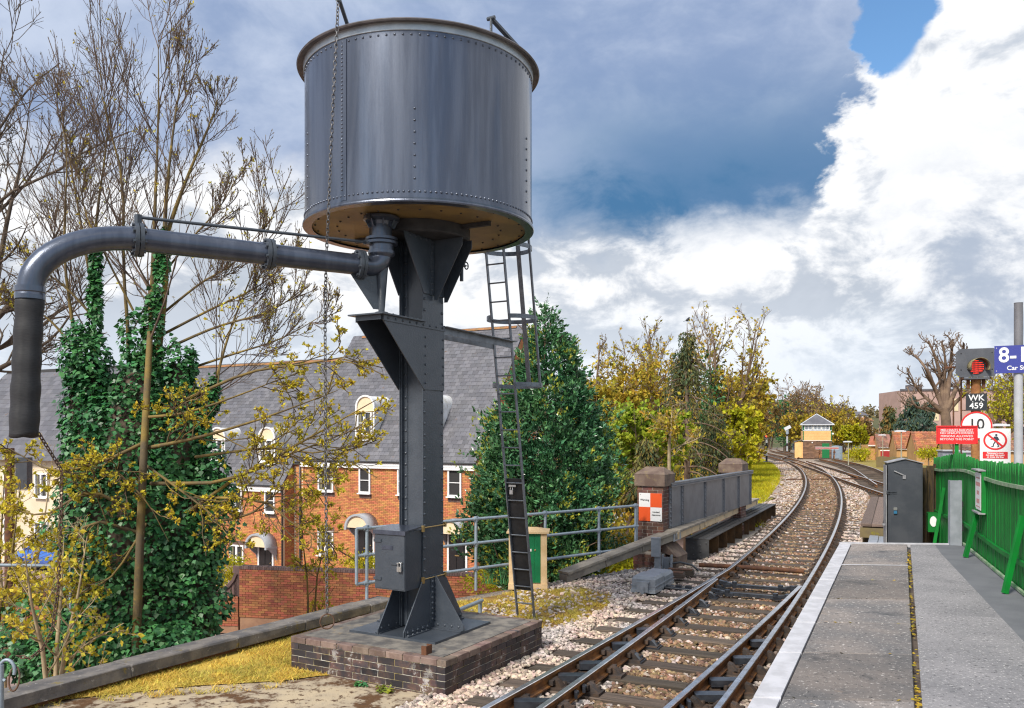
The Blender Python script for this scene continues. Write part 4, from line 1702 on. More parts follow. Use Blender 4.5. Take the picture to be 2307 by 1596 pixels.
mat('girder', (.20, .215, .245), (.15, .16, .185), rough=.38, metal=.3, scale=3, bump=.001, bscale=30)
gd = thing('girder', 'grey riveted plate girder parapet of the bridge between the two piers', 'girder', (3.29, 17.72, 0), RZ)
LG = 6.95
mb = MB().box((0, LG / 2, 1.06), (.018, LG, .94))
obj('web_plate', mb, MATS['girder'], gd)
mb = MB().box((0, LG / 2, 1.535), (.17, LG, .018)).box((.07, LG / 2, 1.49), (.012, LG, .085)).box((.03, LG / 2, 1.525), (.08, LG, .002))
obj('top_flange', mb, MATS['girder'], gd)
for i in range(6):
    y = [.06, .85, 2.55, 4.15, 5.6, 6.88][i]
    mb = MB().box((.016, y, 1.02), (.014, .11, .86)).box((.026, y + .04, 1.02), (.02, .012, .86))
    st_ = obj('stiffener', mb, MATS['girder'], gd)
    mb = MB()
    for k in range(9):
        mb.dome((.024, y - .012, .64 + k * .095), (1, 0, 0), .026)
    tag(obj('rivets', mb, MATS['girder'], st_), kind='stuff')
mb = MB()
for k in range(88):
    mb.dome((.077, .05 + k * .0785, 1.49), (1, 0, 0), .018)
tag(obj('rivets', mb, MATS['girder'], gd), kind='stuff')

mat('trough_conc', (.33, .29, .24), (.20, .175, .15), rough=.95, scale=3, bump=.004, bscale=50, spots=((.20, .15, .05), 4, .6, .75))
mat('trough_face', (.66, .50, .31), (.54, .42, .28), rough=.9, scale=3.5, spots=((.10, .085, .07), 2.2, .56, .66))
mat('deck_black', (.035, .037, .042), (.065, .065, .068), rough=.5, scale=4, spots=((.10, .07, .03), 6, .62, .72))
mat('timber_old', (.16, .085, .035), (.085, .05, .025), rough=.9, scale=4, spots=((.03, .025, .022), 2.5, .55, .66))
tr_ = thing('cable_trough', 'weathered concrete cable trough that slopes up to the girder and runs along it', 'cable trough', (0, 0, 0))
a, b, c = Vector((.95, 15.75, -.12)), Vector((3.34, 17.52, .46)), Vector((7.5, 26.1, .46))
dab = (b - a)
for i in range(3):
    p, q = a.lerp(b, i / 3 + .003), a.lerp(b, (i + 1) / 3 - .003)
    mb = MB().bar(p, q, .22, .13)
    mb.bar(p + Vector((0, 0, .10)), q + Vector((0, 0, .10)), .30, .045)
    obj('trough_section', mb, MATS['trough_conc'], tr_)
n_ = 8
for i in range(n_):
    p, q = b.lerp(c, i / n_ + .002), b.lerp(c, (i + 1) / n_ - .002)
    mb = MB().bar(p, q, .22, .15)
    obj('trough_section', mb, MATS['trough_face'], tr_)
    mb = MB().bar(p + Vector((0, 0, .095)), q + Vector((0, 0, .095)), .30, .045)
    obj('lid', mb, MATS['trough_conc'], tr_)
mb = MB()
pj = b + Vector((.10, -.02, -.02))
mb.bar(b - dab.normalized() * .12 + Vector((.08, -.09, 0)), b + (c - b).normalized() * .18 + Vector((.11, -.03, 0)), .02, .17)
obj('joint_plate', mb, MATS['galv'], tr_)

sh = thing('walkway_shelf', 'black steel chequered walkway shelf on brackets beside the track at the bridge', 'walkway', (3.88, 18.85, 0), R(-25.3))
LS = 10.2
for i in range(5):
    mb = MB().box((.26, LS * (i + .5) / 5, .235), (.54, LS / 5 - .012, .02))
    for k in range(22):
        for t in range(3):
            mb.box((.12 + t * .14, LS * i / 5 + .06 + k * .088, .248), (.05, .014, .006))
    obj('deck_plate', mb, MATS['deck_black'], sh)
mb = MB().box((.26, 0, -.03), (.52, .02, .50))
for (x, z) in ((.06, .15), (.06, -.17), (.46, .15), (.46, -.17), (.18, .02), (.18, -.12), (.33, .10), (.33, -.04), (.33, -.17), (.18, .15)):
    mb.dome((x, -.011, z), (0, -1, 0), .024)
obj('end_plate', mb, MATS['deck_black'], sh)
for i in range(1, 11):
    y = i * LS / 10 - .02
    mb = MB().prism([(.02, y, .224), (.52, y, .224), (.52, y, -.24), (.34, y, -.26), (.02, y, -.26)], (0, .02, 0))
    obj('bracket', mb, MATS['timber_old'], sh)
mb = MB().box((.02, LS / 2, -.02), (.02, LS, .48))
obj('back_plate', mb, MATS['deck_black'], sh)
mb = MB().box((.42, LS / 2, -.26), (.44, LS, .10))
obj('bearer', mb, MATS['trough_conc'], sh)

# point machine and its timbers, junction box, troughing stub
mat('machine_grey', (.27, .29, .33), (.21, .23, .26), rough=.55, scale=6, spots=((.13, .11, .09), 9, .64, .74))
pmx = gp(1476, 1322, -.14)
pm = thing('point_machine', 'grey electric point machine box beside the switch blades', 'point machine', (pmx.x - .02, pmx.y + .1, -.17), R(-26))
mb = MB().box((0, 0, .03), (.44, 1.22, .06))
obj('base', mb, MATS['galv'], pm)
for nm, y0, y1, zt in (('motor_cover', -.58, .0, .28), ('gear_cover', .02, .58, .25)):
    mb = MB()
    V = []
    for (ins, z) in ((0, .06), (.0, zt - .05), (.035, zt)):
        V += [(-.21 + ins, y0 + ins, z), (.21 - ins, y0 + ins, z), (.21 - ins, y1 - ins, z), (-.21 + ins, y1 - ins, z)]
    mb.add(V, [(8, 9, 10, 11)] + [(r_ + j, r_ + (j + 1) % 4, r_ + 4 + (j + 1) % 4, r_ + 4 + j) for r_ in (0, 4) for j in range(4)])
    mb.box((0, (y0 + y1) / 2, .12), (.45, y1 - y0 + .02, .02))
    obj(nm, mb, MATS['machine_grey'], pm)
mb = MB().box((-.0, -.62, .10), (.20, .07, .16)).box((0, -.66, .06), (.07, .03, .13)).box((0, -.63, .19), (.23, .05, .02))
obj('lock_handle', mb, MATS['machine_grey'], pm)
mb = MB()
mb.tube([(.22, .1, .02), (.95, .12, .0)], .03, 8)
mb.tube([(.22, -.05, .02), (1.05, -.03, -.0)], .022, 8)
for x in (.45, .62, .8):
    mb.box((x, .08, .02), (.10, .10, .09))
obj('drive_rod', mb, MATS['grease'], pm)
tb = thing('timber_block', 'short rusty capped timber lying between the point machine and the rail', 'timber', gp(1512, 1300, -.12), R(-20))
obj('block', MB().box((0, 0, .04), (.50, .20, .10)), MATS['sleeper'], tb)
obj('cap_plate', MB().box((0, 0, .095), (.46, .19, .012)), MATS['rust'], tb)
obj('cap_plate', MB().box((.12, .38, .095), (.46, .17, .012)), MATS['rust'], tb)
obj('block', MB().box((.12, .38, .04), (.50, .18, .10)), MATS['sleeper'], tb)
jb_ = gp(1478, 1292, -.2)
jb = thing('junction_box', 'small grey junction box on a stake in front of the near pier', 'junction box', (jb_.x, jb_.y, -.2), R(-20))
obj('stake', MB().box((.02, .06, .32), (.12, .05, .72)), MATS['machine_grey'], jb)
obj('box', MB().box((0, -.02, .52), (.17, .12, .36)).box((0, -.02, .705), (.19, .14, .014)), MATS['machine_grey'], jb)
ts = gp(1503, 1286, -.2)
tsb = thing('cable_chute', 'small open grey cable chute with a black cable beside the junction box', 'cable chute', (ts.x, ts.y, -.2), R(-20))
mb = MB().box((-.09, 0, .16), (.03, .12, .32)).box((.09, 0, .16), (.03, .12, .32)).box((0, .05, .14), (.16, .02, .26))
obj('chute', mb, MATS['machine_grey'], tsb)
obj('cable', MB().tube([(.05, .0, .14), (.25, .1, .17), (.48, .12, .12), (.65, .1, .0)], .022, 8), MATS['grease'], tsb)

# ------------------------------------------------------------------ lineside cabinet, timber staging, platform fence
mat('cabinet', (.040, .046, .058), (.056, .062, .074), rough=.45, scale=4, bump=.0006, bscale=60)
mat('cabinet_edge', (.34, .34, .35), (.22, .22, .24), rough=.5, scale=5)
mat('timber_black', (.022, .017, .012), (.07, .045, .015), rough=.85, scale=3, obj=(14, 14, 1.5), bump=.006, bscale=2)
mat('plank', (.18, .125, .10), (.12, .085, .07), rough=.9, scale=3, obj=(18, 1.5, 18), var=.18, bump=.004, bscale=2,
    spots=((.05, .04, .035), 3.0, .62, .72))
mat('plank_moss', (.17, .13, .06), (.13, .10, .06), rough=.95, scale=5, spots=((.20, .17, .02), 5, .52, .66))
mat('fence_green', (.0, .17, .020), (.002, .13, .018), rough=.6, spec=.3, scale=5, var=.2, spots=((.25, .33, .25), 16, .70, .78))
mat('fence_rail', (.10, .24, .10), (.30, .36, .26), rough=.6, scale=5)
cbx = thing('equipment_cabinet', 'tall dark grey steel cabinet with a pitched lid at the platform end', 'cabinet', (7.22, 15.55, -.2), R(-17))
mb = MB().prism([(-.29, -.2, 0), (.29, -.2, 0), (.29, -.2, 2.24), (.0, -.2, 2.31), (-.29, -.2, 2.24)], (0, .42, 0))
obj('body', mb, MATS['cabinet'], cbx)
mb = MB().bar((-.31, 0.01, 2.245), (-.0, 0.01, 2.325), .48, .014).bar((.31, 0.01, 2.245), (0, 0.01, 2.325), .48, .014, 0, (0, 0, 1))
obj('lid', mb, MATS['cabinet_edge'], cbx)
mb = MB().box((.01, -.208, 1.10), (.53, .016, 2.10))
dr_ = obj('door', mb, MATS['cabinet'], cbx)
mb = MB()
for z in (1.72, .36):
    mb.box((-.235, -.222, z), (.17, .014, .012)).box((-.235, -.222, z - .03), (.17, .014, .012)).box((-.30, -.19, z - .015), (.03, .05, .07))
obj('hinge', mb, MATS['cabinet'], cbx)
mb = MB().tube([(-.19, -.235, 2.10), (-.02, -.235, 2.02), (-.02, -.222, 1.97)], .012, 6).box((-.02, -.225, 1.99), (.05, .02, .07))
obj('handle', mb, MATS['cabinet_edge'], dr_)
mat('lock_blue', (.03, .14, .26), rough=.4)
mb = MB().box((-.17, -.235, 1.35), (.055, .03, .055))
obj('padlock', mb, MATS['lock_blue'], dr_)
obj('padlock_hasp', MB().box((-.17, -.235, 1.41), (.06, .03, .05)), MATS['lock'], dr_)
mb = MB().box((-.315, 0, 1.15), (.012, .38, 2.1)).box((-.34, -.05, 1.1), (.05, .05, .03))
obj('side_plate', mb, MATS['cabinet_edge'], cbx)

tpn = thing('timber_screen', 'black tarred upright timbers standing between the cabinet and the green fence', 'timber screen', (7.86, 15.75, -.2), R(-20))
for i in range(3):
    mb = MB().box((-.16 + i * .125, i * .09, 1.07 + .02 * i), (.12, .09, 2.14 + .03 * i))
    obj('post', mb, MATS['timber_black'], tpn)

dk_ = thing('timber_staging', 'weathered brown plank staging beyond the platform end', 'staging', (7.85, 19.0, -.2), R(-24.5))
for i in range(4):
    mb = jit_box('plank', (.222, 8.8, .06), .008, MATS['plank'], i + 70, .008)
    link('plank', mb, dk_, (.115 + i * .232, 4.4, .72))
mb = MB().box((.46, .03, .55), (.94, .06, .22))
obj('fascia_board', mb, MATS['plank_moss'], dk_)
for y in (.4, 3, 6, 8.4):
    obj('trestle', MB().box((.46, y, .33), (.86, .12, .66)), MATS['timber_black'], dk_)
ct = thing('trough_lids', 'grey concrete cable trough lids in front of the plank staging', 'cable trough', (7.42, 17.6, -.2), R(-24.5))
for i in range(4):
    obj('lid', MB().box((.10 + i * .19, .45, .50 - .012 * i), (.178, 1.5, .05)), MATS['machine_grey'], ct)
obj('base', MB().box((.4, .45, .23), (.78, 1.5, .46)), MATS['trough_conc'], ct)

fn = thing('picket_fence', 'green painted picket fence along the back of the platform', 'fence', (FENCE0.x, FENCE0.y, 0), R(-20.6))
PALES = []
for v_ in range(4):
    q = random.Random(v_ + 20)
    a, b = .0365, .009
    h = 1.0
    sk = q.uniform(-.006, .006)
    mb = MB().prism([(-b, -a, 0), (-b, a, 0), (-b, a, h), (-b, .006 + sk, h + .11), (-b, -.006 + sk, h + .11), (-b, -a, h)], (2 * b, 0, 0))
    PALES.append(mb.mesh('pale', MATS['fence_green']))
k = -7.4
i = 0
Mp = [[], [], [], []]
while k < 4.25:
    z0 = .965 if k < .2 else .55
    zt = 2.235 - .035 * max(k, 0) + .015 * math.sin(k * 1.3) + rnd.uniform(-.012, .012)
    sc = (zt - .11 - z0)
    M_ = Matrix.Translation((rnd.uniform(-.004, .004), k, z0)) @ Matrix.Rotation(R(rnd.uniform(-.7, .7)), 4, 'X') @ Matrix.Diagonal((1, 1, sc, 1))
    Mp[i % 4].append(M_)
    k += .0885 + rnd.uniform(-.004, .004)
    i += 1
for me, L_ in zip(PALES, Mp):
    pieces(fn, 'pale', me, L_, 80)
mb = MB()
for zz in (2.03, 1.25):
    pts_ = [Vector((-.026, k, zz - .028 * max(k, 0) + .018 * math.sin(k * 1.15 + 1))) for k in [-7.4 + .4 * j for j in range(30)]]
    for a, b in zip(pts_, pts_[1:]):
        mb.bar(a, b, .034, .04 if zz > 2 else .05, 0)
    obj('rail', mb, MATS['fence_rail'] if zz > 2 else MATS['fence_green'], fn)
    mb = MB()
for (k, zf, zt) in ((-1.18, .955, 1.66), (-3.85, .955, 1.75), (2.5, .55, 1.65), (-6.2, .955, 1.75)):
    mb = MB().bar((-.20, k - .03, zf), (-.03, k + .02, zt), .05, .05)
    obj('brace', mb, MATS['fence_green'], fn)
mb = MB().box((-.045, 0, 0), (.03, 7.2, .03), 0, Matrix.Translation((0, -3.4, .975)))
obj('foot_batten', mb, MATS['fence_rail'], fn)
nb = thing('notice_case', 'narrow white paper notice with red print in a green case on the fence', 'notice', FENCE0 + FD * -1.33 + Vector((-.936, .352, 0)) * .045 + Vector((0, 0, 1.84)), R(-20.6))
obj('case', MB().box((0.01, 0, 0), (.06, .50, .56)), MATS['fence_green'], nb)
obj('paper', MB().box((-.023, 0, 0), (.004, .42, .48)), MATS['sign_white'], nb)
obj('case_top', MB().box((-.02, 0, .275), (.09, .52, .018)).box((-.02, 0, -.275), (.08, .52, .018)), MATS['cabinet_edge'], nb)
mat('print_red', (.40, .10, .09), rough=.7)
mb = MB()
for z, h, n_ in ((.17, .018, 5), (.09, .05, 6), (-.02, .05, 3), (-.13, .055, 4), (-.2, .012, 6)):
    for i in range(n_):
        mb.box((-.0258, (i - (n_ - 1) / 2) * .055, z), (.001, .032, h))
obj('print', mb, MATS['print_red'], nb)
mb = MB().box((0, 0, .475), (.155, .03, .95)).box((-.07, .05, .475), (.02, .12, .95)).box((.07, .05, .475), (.02, .12, .95))
gpst = thing('channel_post', 'grey steel channel post standing on the platform end by the fence', 'post', (6.49, 12.33, .95), R(-14))
obj('channel', mb, MATS['machine_grey'], gpst)
obj('bracket', MB().box((.09, .05, .26), (.03, .06, .10)).box((.09, .05, .60), (.03, .06, .08)), MATS['ink'], gpst)
fx = FENCE0 + FD * 3.35 + Vector((-.936, .352, 0)) * .12
tbx = thing('telephone_box', 'small green box with a white dial fixed low on the fence', 'box', (fx.x, fx.y, .80), R(-20.6))
mb = MB().box((0, 0, .17), (.17, .30, .34))
obj('body', mb, MATS['fence_green'], tbx)
mb = MB().lathe([(.0, .012), (.07, .012), (.075, 0)], 16)
for i, p in enumerate(mb.v):
    mb.v[i] = (p[0] * .8, -.15 - p[2], .19 + p[1] * 1.3)
obj('dial', mb, MATS['sign_white'], tbx)

# ------------------------------------------------------------------ signs
def face_text(parent, body, size, x, z, m_, y=-.012, bold=0.0, width=1.0):
    return link('lettering', text_mesh(body, size, m_, bold=bold, width=width), parent, M=Matrix.Translation((x, y, z)) @ Matrix.Rotation(R(90), 4, 'X'))


rs = at(2155.5, 980, 13.45)
sg = thing('trespass_sign', 'red sign with white capitals on a green post behind the platform end', 'sign', (rs.x, rs.y, .6), R(-24))
Z_ = rs.z - .6
obj('post', MB().box((0, .02, .93), (.055, .03, 1.86)), MATS['fence_green'], sg)
bd = obj('board', MB().box((0, 0, Z_), (.575, .016, .29)), MATS['sign_red'], sg)
mb = MB()
for s in (-1, 1):
    mb.box((0, -.012, Z_ + s * .137), (.585, .022, .018)).box((s * .284, -.012, Z_), (.018, .022, .292))
obj('frame', mb, MATS['sign_red'], sg)
for i, tx in enumerate(('MID-HANTS RAILWAY', 'NO UNAUTHORISED', 'PERSONS ALLOWED', 'BEYOND THIS POINT')):
    face_text(sg, tx, .0465, 0, Z_ + .075 - i * .049, MATS['sign_white'], -.0105, .0002, 1.0 if i == 0 else 1.08)
obj('underline', MB().box((0, -.0105, Z_ + .0525), (.46, .003, .004)), MATS['sign_white'], sg)
mb = MB()
for x, z in ((0, .137), (.05, .137), (0, -.137)):
    mb.dome((x, -.024, Z_ + z), (0, -1, 0), .006)
obj('screw', mb, MATS['sign_white'], sg)

# signal
mat('signal_grey', (.058, .064, .080), (.078, .084, .10), rough=.6, scale=5)
mat('rust_post', (.42, .20, .065), (.22, .085, .03), rough=.85, scale=6, spots=[((.62, .50, .30), 7, .60, .70), ((.09, .04, .02), 10, .62, .72)], bump=.002)
mat('hood_in', (.30, .25, .12), (.05, .045, .04), rough=.8, scale=9)
mat('lens', (.03, .004, .004), rough=.15)
mat('led_red', (.5, .02, .01), emit=((1, .045, .02), 1.2))
mat('lamp_red', (.5, .02, .01), emit=((1, .06, .03), 4.0))
mat('plate_black', (.016, .02, .026), rough=.5)
sp = at(2198.5, 900, 14.95)
sgn = thing('colour_light_signal', 'rusty signal post with a grey head showing red beyond the green fence', 'railway signal', (sp.x, sp.y, -.3), R(-24))
obj('post', MB().tube([(0, 0, 0), (0, 0, 3.85)], .078, 20), MATS['rust_post'], sgn)
obj('post_cap', MB().box((0, 0, 3.86), (.46, .22, .03)).box((-.12, 0, 3.76), (.05, .12, .16)).box((.12, 0, 3.76), (.05, .12, .16)), MATS['rust'], sgn)
hz = at(2201.5, 816.7, 14.75).z + .3
c_ = .065
hd = obj('head', MB().prism([(-.325 + c_, -.13, hz - .25), (.325 - c_, -.13, hz - .25), (.325, -.13, hz - .25 + c_), (.325, -.13, hz + .25 - c_),
                            (.325 - c_, -.13, hz + .25), (-.325 + c_, -.13, hz + .25), (-.325, -.13, hz + .25 - c_), (-.325, -.13, hz - .25 + c_)], (0, .018, 0)),
         MATS['signal_grey'], sgn)
obj('lamp_case', MB().box((0, .02, hz), (.42, .26, .40)).box((0, -.02, hz - .275), (.40, .3, .03)), MATS['signal_grey'], sgn)
mb = MB()
NR = 28
for j in range(NR + 1):
    a = R(-8 + j * 232 / NR) - R(18)
    for y in (-.13, -.13 - .20 + .06 * abs(math.cos(a))):
        mb.v.append((.0 + .145 * math.cos(a) + (.055 if y < -.131 else 0), y, hz - .075 + .145 * math.sin(a)))
for j in range(NR):
    mb.f.append((2 * j, 2 * j + 1, 2 * j + 3, 2 * j + 2))
    mb.m.append(0)
    mb.s.append(True)
hh = obj('hood', mb, [MATS['hood_in']], hd)
sol = hh.modifiers.new('t', 'SOLIDIFY')
sol.thickness = .006
mb = MB()
mb.v = [(.135 * math.cos(i * .2618), -.135, hz - .075 + .135 * math.sin(i * .2618)) for i in range(24)]
mb.f, mb.m, mb.s = [tuple(range(23, -1, -1))], [0], [False]
obj('lens', mb, MATS['lens'], hd)
mb = MB()
for r_ in range(-3, 4):
    z = r_ * .036
    hw_ = math.sqrt(max(0, .115 ** 2 - z * z))
    nn = int(hw_ / .0105)
    for i in range(-nn // 2, nn // 2 + 1):
        mb.dome((i * .0205, -.137, hz - .075 + z), (0, -1, 0), .0085, 0, 6)
obj('led_lamp', mb, MATS['led_red'], hd)
mb = MB()
for x in (-.24, .24):
    for z in (-.12, .17):
        mb.dome((x, -.131, hz + z), (0, -1, 0), .012)
obj('bolt', mb, MATS['ink'], hd)
obj('side_arm', MB().tube([(-.33, .0, hz - .06), (-.47, .0, hz - .06)], .018, 8).box((-.47, 0, hz - .06), (.05, .05, .05)), MATS['rust'], sgn)
mb = MB().tube([(-.22, .14, .3), (-.22, .14, hz - .2)], .014, 6).tube([(-.44 + .1, .2, .3), (-.34, .2, hz - .6)], .014, 6)
z = .5
while z < hz - .6:
    mb.tube([(-.22, .14, z), (-.05, .10, z)], .009, 5)
    z += .28
obj('access_ladder', mb, MATS['rust'], sgn)
nz_ = at(2199, 905.5, 14.75).z + .3
npl = obj('number_plate', MB().box((.0, -.095, nz_), (.33, .012, .30)), MATS['plate_black'], sgn)
for tx, z in (('WK', .07), ('459', -.07)):
    link('lettering', text_mesh(tx, .145, MATS['sign_white'], bold=.002), npl, M=Matrix.Translation((0, -.1025, nz_ + z)) @ Matrix.Rotation(R(90), 4, 'X'))
mb = MB().box((-.055, -.1025, nz_ + .008), (.012, .003, .012)).box((.075, -.1025, nz_ + .008), (.012, .003, .012))
obj('dot', mb, MATS['sign_white'], npl)
sz_ = at(2199.8, 959, 14.7).z


def disc(parent, name, r0, r1, y, z, m_, n=36, th=.006, x=0, sx=1.0):
    mb = MB()
    for (ra, rb, yy) in ((r0, r1, y),):
        V = [(x + sx * ra * math.cos(6.28318 * i / n), yy, z + ra * math.sin(6.28318 * i / n)) for i in range(n)]
        V += [(x + sx * rb * math.cos(6.28318 * i / n), yy, z + rb * math.sin(6.28318 * i / n)) for i in range(n)]
        V += [(x + sx * rb * math.cos(6.28318 * i / n), yy + th, z + rb * math.sin(6.28318 * i / n)) for i in range(n)]
        Fs = [(i, n + i, n + (i + 1) % n, (i + 1) % n) for i in range(n)] + [(n + i, 2 * n + i, 2 * n + (i + 1) % n, n + (i + 1) % n) for i in range(n)]
        if ra < .001:
            Fs = [tuple(range(n, 2 * n))] + Fs[n:]
        mb.add(V, Fs)
    return obj(name, mb, m_, parent)


lim = thing('speed_sign', 'round white speed sign reading 10 with a red rim on the rusty signal post', 'speed sign', (sp.x - .0, sp.y - .0, 2.0), R(-24))
zc = sz_ - 2.0
disc(lim, 'plate', 0, .245, -.10, zc, MATS['sign_white'], th=.012)
disc(lim, 'rim', .222, .247, -.108, zc, MATS['sign_red'])
link('lettering', text_mesh('10', .26, MATS['ink'], bold=.001), lim, M=Matrix.Translation((-.0, -.1115, zc + .02)) @ Matrix.Rotation(R(90), 4, 'X'))

ws = at(2242, 1000, 11.4)
wsn = thing('no_passing_sign', 'white prohibition sign with a crossed out walking figure standing behind the fence', 'sign', (ws.x, ws.y, .9), R(-29))
wsn.scale = (1.08, 1, 1.0)
ZT = 2.65 - .9
obj('plate', MB().box((0, 0, ZT - .275), (.335, .012, .56)), MATS['sign_white'], wsn)
zc = ZT - .155
obj('post', MB().box((0, .03, .6), (.05, .05, 1.2)), MATS['handrail_grey'], wsn)
disc(wsn, 'red_ring', .108, .130, -.010, zc, MATS['sign_red'], 36, .003)
mb = MB().bar((-.082, -.0095, zc + .082), (.082, -.0095, zc - .082), .004, .022)
obj('red_bar', mb, MATS['sign_red'], wsn)
mat('figure_blue', (.02, .035, .06), rough=.5)
mb = MB()
mb.tube([(.012, -.0075, zc + .072 + .0), (.012, -.0085, zc + .072)], .014, 10)
for poly in ([(-.012, .052), (.020, .054), (.034, .01), (.022, -.02), (-.006, -.02), (-.014, .02)],
             [(.018, .052), (.030, .046), (.048, .002), (.042, -.004), (.026, .024)],
             [(-.010, .050), (-.028, .022), (-.052, .014), (-.052, .006), (-.022, .012), (-.006, .034)],
             [(-.006, -.016), (.010, -.018), (-.010, -.05), (-.018, -.088), (-.045, -.090), (-.044, -.082), (-.028, -.078), (-.022, -.046)],
             [(.006, -.018), (.022, -.018), (.034, -.05), (.046, -.084), (.020, -.092), (.018, -.084), (.032, -.080), (.020, -.05)]):
    mb.prism([(x, -.0075, zc + z) for x, z in poly], (0, -.0015, 0))
obj('walking_figure', mb, MATS['figure_blue'], wsn)
obj('red_panel', MB().box((0, -.0085, ZT - .355), (.272, .004, .092)), MATS['sign_red'], wsn)
for i, tx in enumerate(('Passengers must', 'not pass this point', 'or cross the line')):
    face_text(wsn, tx, .030, 0, ZT - .327 - i * .027, MATS['sign_white'], -.0115, .0009, .90)

mat('sign_blue', (.035, .045, .26), rough=.4)
mat('pole_white', (.42, .43, .46), (.35, .36, .39), rough=.55, scale=4)
mat('pole_grey', (.17, .17, .19), (.13, .13, .145), rough=.55, scale=4)
pw = at(2294.5, 900, 10.25)
pl_ = thing('sign_pole', 'tall pale grey tubular pole at the right edge behind the fence', 'pole', (pw.x, pw.y, -.3))
zj = at(0, 790, 10.25).z + .3
zt = at(0, 684, 10.25).z + .3
obj('lower_tube', MB().tube([(0, 0, 0), (0, 0, zj)], .0495, 20), MATS['pole_white'], pl_)
obj('upper_tube', MB().tube([(0, 0, zj), (0, 0, zt)], .0485, 20).tube([(0, 0, zt), (0, 0, zt + .008)], .050, 20), MATS['pole_grey'], pl_)
bz = at(0, 808.5, 10.15).z
bs = thing('car_stop_sign', 'dark blue sign with big white numerals fixed near the top of the pale pole', 'sign', (pw.x, pw.y, bz), R(-27))
obj('plate', MB().box((0.0, -.062, 0), (.515, .012, .335)), MATS['sign_blue'], bs)
face_text(bs, '8-12', .255, -.0, .045, MATS['sign_white'], -.0695, .004, .93)
face_text(bs, 'Car Stop', .075, .01, -.108, MATS['sign_white'], -.0695, .0012)
mb = MB()
for x in (-.235, .235):
    for z in (-.14, .14):
        mb.dome((x, -.068, z), (0, -1, 0), .006)
obj('rivet', mb, MATS['sign_white'], bs)

# ------------------------------------------------------------------ signal box and the things round it
mat('box_cream', (.80, .46, .19), (.72, .41, .16), rough=.7, scale=2, var=.08)
mat('box_brick', (.22, .12, .07), (.15, .085, .058), rough=.85, scale=1.5, var=.35)
mat('glass_light', (.34, .38, .43), (.20, .23, .28), rough=.1, scale=1.5)  # pale base colour paints the sky's reflection into the panes
mat('box_green', (.0, .14, .04), rough=.5)
mat('slate_far', (.13, .13, .15), (.09, .09, .105), rough=.7, scale=1.0)
mat('lead_white', (.55, .57, .62), rough=.6)
b0 = at(1860, 1033, 100)
sb = thing('signal_box', 'two storey signal box with cream boards over brick and a slate hipped roof', 'signal box', (b0.x, b0.y + 3.2, b0.z), R(-17))
W2, D2 = 1.6, 3.0
for (x0, x1, y0, y1, nm) in ((-W2, W2, -D2, -D2 + .2, 'brick_wall'), (-W2, -W2 + .2, -D2 + .2, D2, 'brick_wall'), (W2 - .2, W2, -D2 + .2, D2, 'brick_wall')):
    obj(nm, MB().box(((x0 + x1) / 2, (y0 + y1) / 2, 1.0), (x1 - x0, y1 - y0, 2.1)), MATS['house_mortar'] if False else MATS['box_brick'], sb)
bbm = jit_box('brick', (.42, .06, .13), .004, MATS['box_brick'], 5)
Ms = []
for r_ in range(14):
    for i in range(8):
        x = -1.6 + .21 + i * .43 - (.2 if r_ % 2 else 0)
        if .55 < x < 1.35 and r_ < 12:
            continue
        Ms.append(TR(max(-1.4, min(1.4, x)), -D2 - .005, .08 + r_ * .145))
pieces(sb, 'brick', bbm, Ms)
obj('door', MB().box((.95, -D2 - .03, .9), (.80, .06, 1.75)), MATS['box_green'], sb)
for i in range(7):
    obj('weatherboard', MB().box((0, -D2 - .02 - .004 * (i % 2), 2.18 + i * .165), (3.02, .06, .150)), MATS['box_cream'], sb)
    obj('weatherboard', MB().box((-W2 - .01, 0, 2.18 + i * .165), (.06, 5.9, .150)), MATS['box_cream'], sb)
obj('core', MB().box((0, 0, 2.95), (3.0, 5.8, 1.9)), MATS['ink'], sb)
for x in (-1.56, 1.56):
    obj('corner_board', MB().box((x, -D2 - .03, 3.0), (.10, .1, 2.0)), MATS['box_green'], sb)
obj('sill_board', MB().box((0, -D2 - .05, 3.31), (3.25, .1, .07)).box((0, -D2 - .05, 2.09), (3.3, .1, .06)), MATS['lead_white'], sb)
for i, x in enumerate((-.98, 0.0, .95)):
    wv = obj('window', MB().box((x, -D2 - .035, 3.95), (.92, .05, .07)).box((x, -D2 - .035, 3.38), (.92, .05, .07)).box((x - .43, -D2 - .035, 3.66), (.07, .05, .62))
             .box((x + .43, -D2 - .035, 3.66), (.07, .05, .62)).box((x, -D2 - .035, 3.68), (.88, .04, .03)).box((x, -D2 - .035, 3.66), (.04, .045, .6)), MATS['white_paint'], sb)
    for k in range(4):
        for z in (3.53, 3.80):
            obj('pane', MB().box((x - .30 + k * .20, -D2 - .025, z), (.165, .02, .22)), MATS['glass_light'], wv)
obj('side_window', MB().box((-W2 - .02, -1.4, 3.66), (.06, 2.6, .6)), MATS['white_paint'], sb)
mb = MB()
e_ = .28
mb.add([(-W2 - e_, -D2 - e_, 4.02), (W2 + e_, -D2 - e_, 4.02), (W2 + e_, D2 + e_, 4.02), (-W2 - e_, D2 + e_, 4.02), (0, -D2 + 1.2, 5.28), (0, D2 - 1.2, 5.28)],
       [(0, 1, 4), (1, 2, 5, 4), (2, 3, 5), (3, 0, 4, 5), (3, 2, 1, 0)])
rf = obj('roof', mb, MATS['slate_far'], sb)
mb = MB()
for a, b in (((-W2 - e_, -D2 - e_, 4.03), (0, -D2 + 1.2, 5.30)), ((W2 + e_, -D2 - e_, 4.03), (0, -D2 + 1.2, 5.30))):
    mb.bar(a, b, .14, .05)
mb.box((0, -D2 - e_ - .02, 3.99), (3.8, .06, .10))
obj('ridge_lead', mb, MATS['lead_white'], rf)
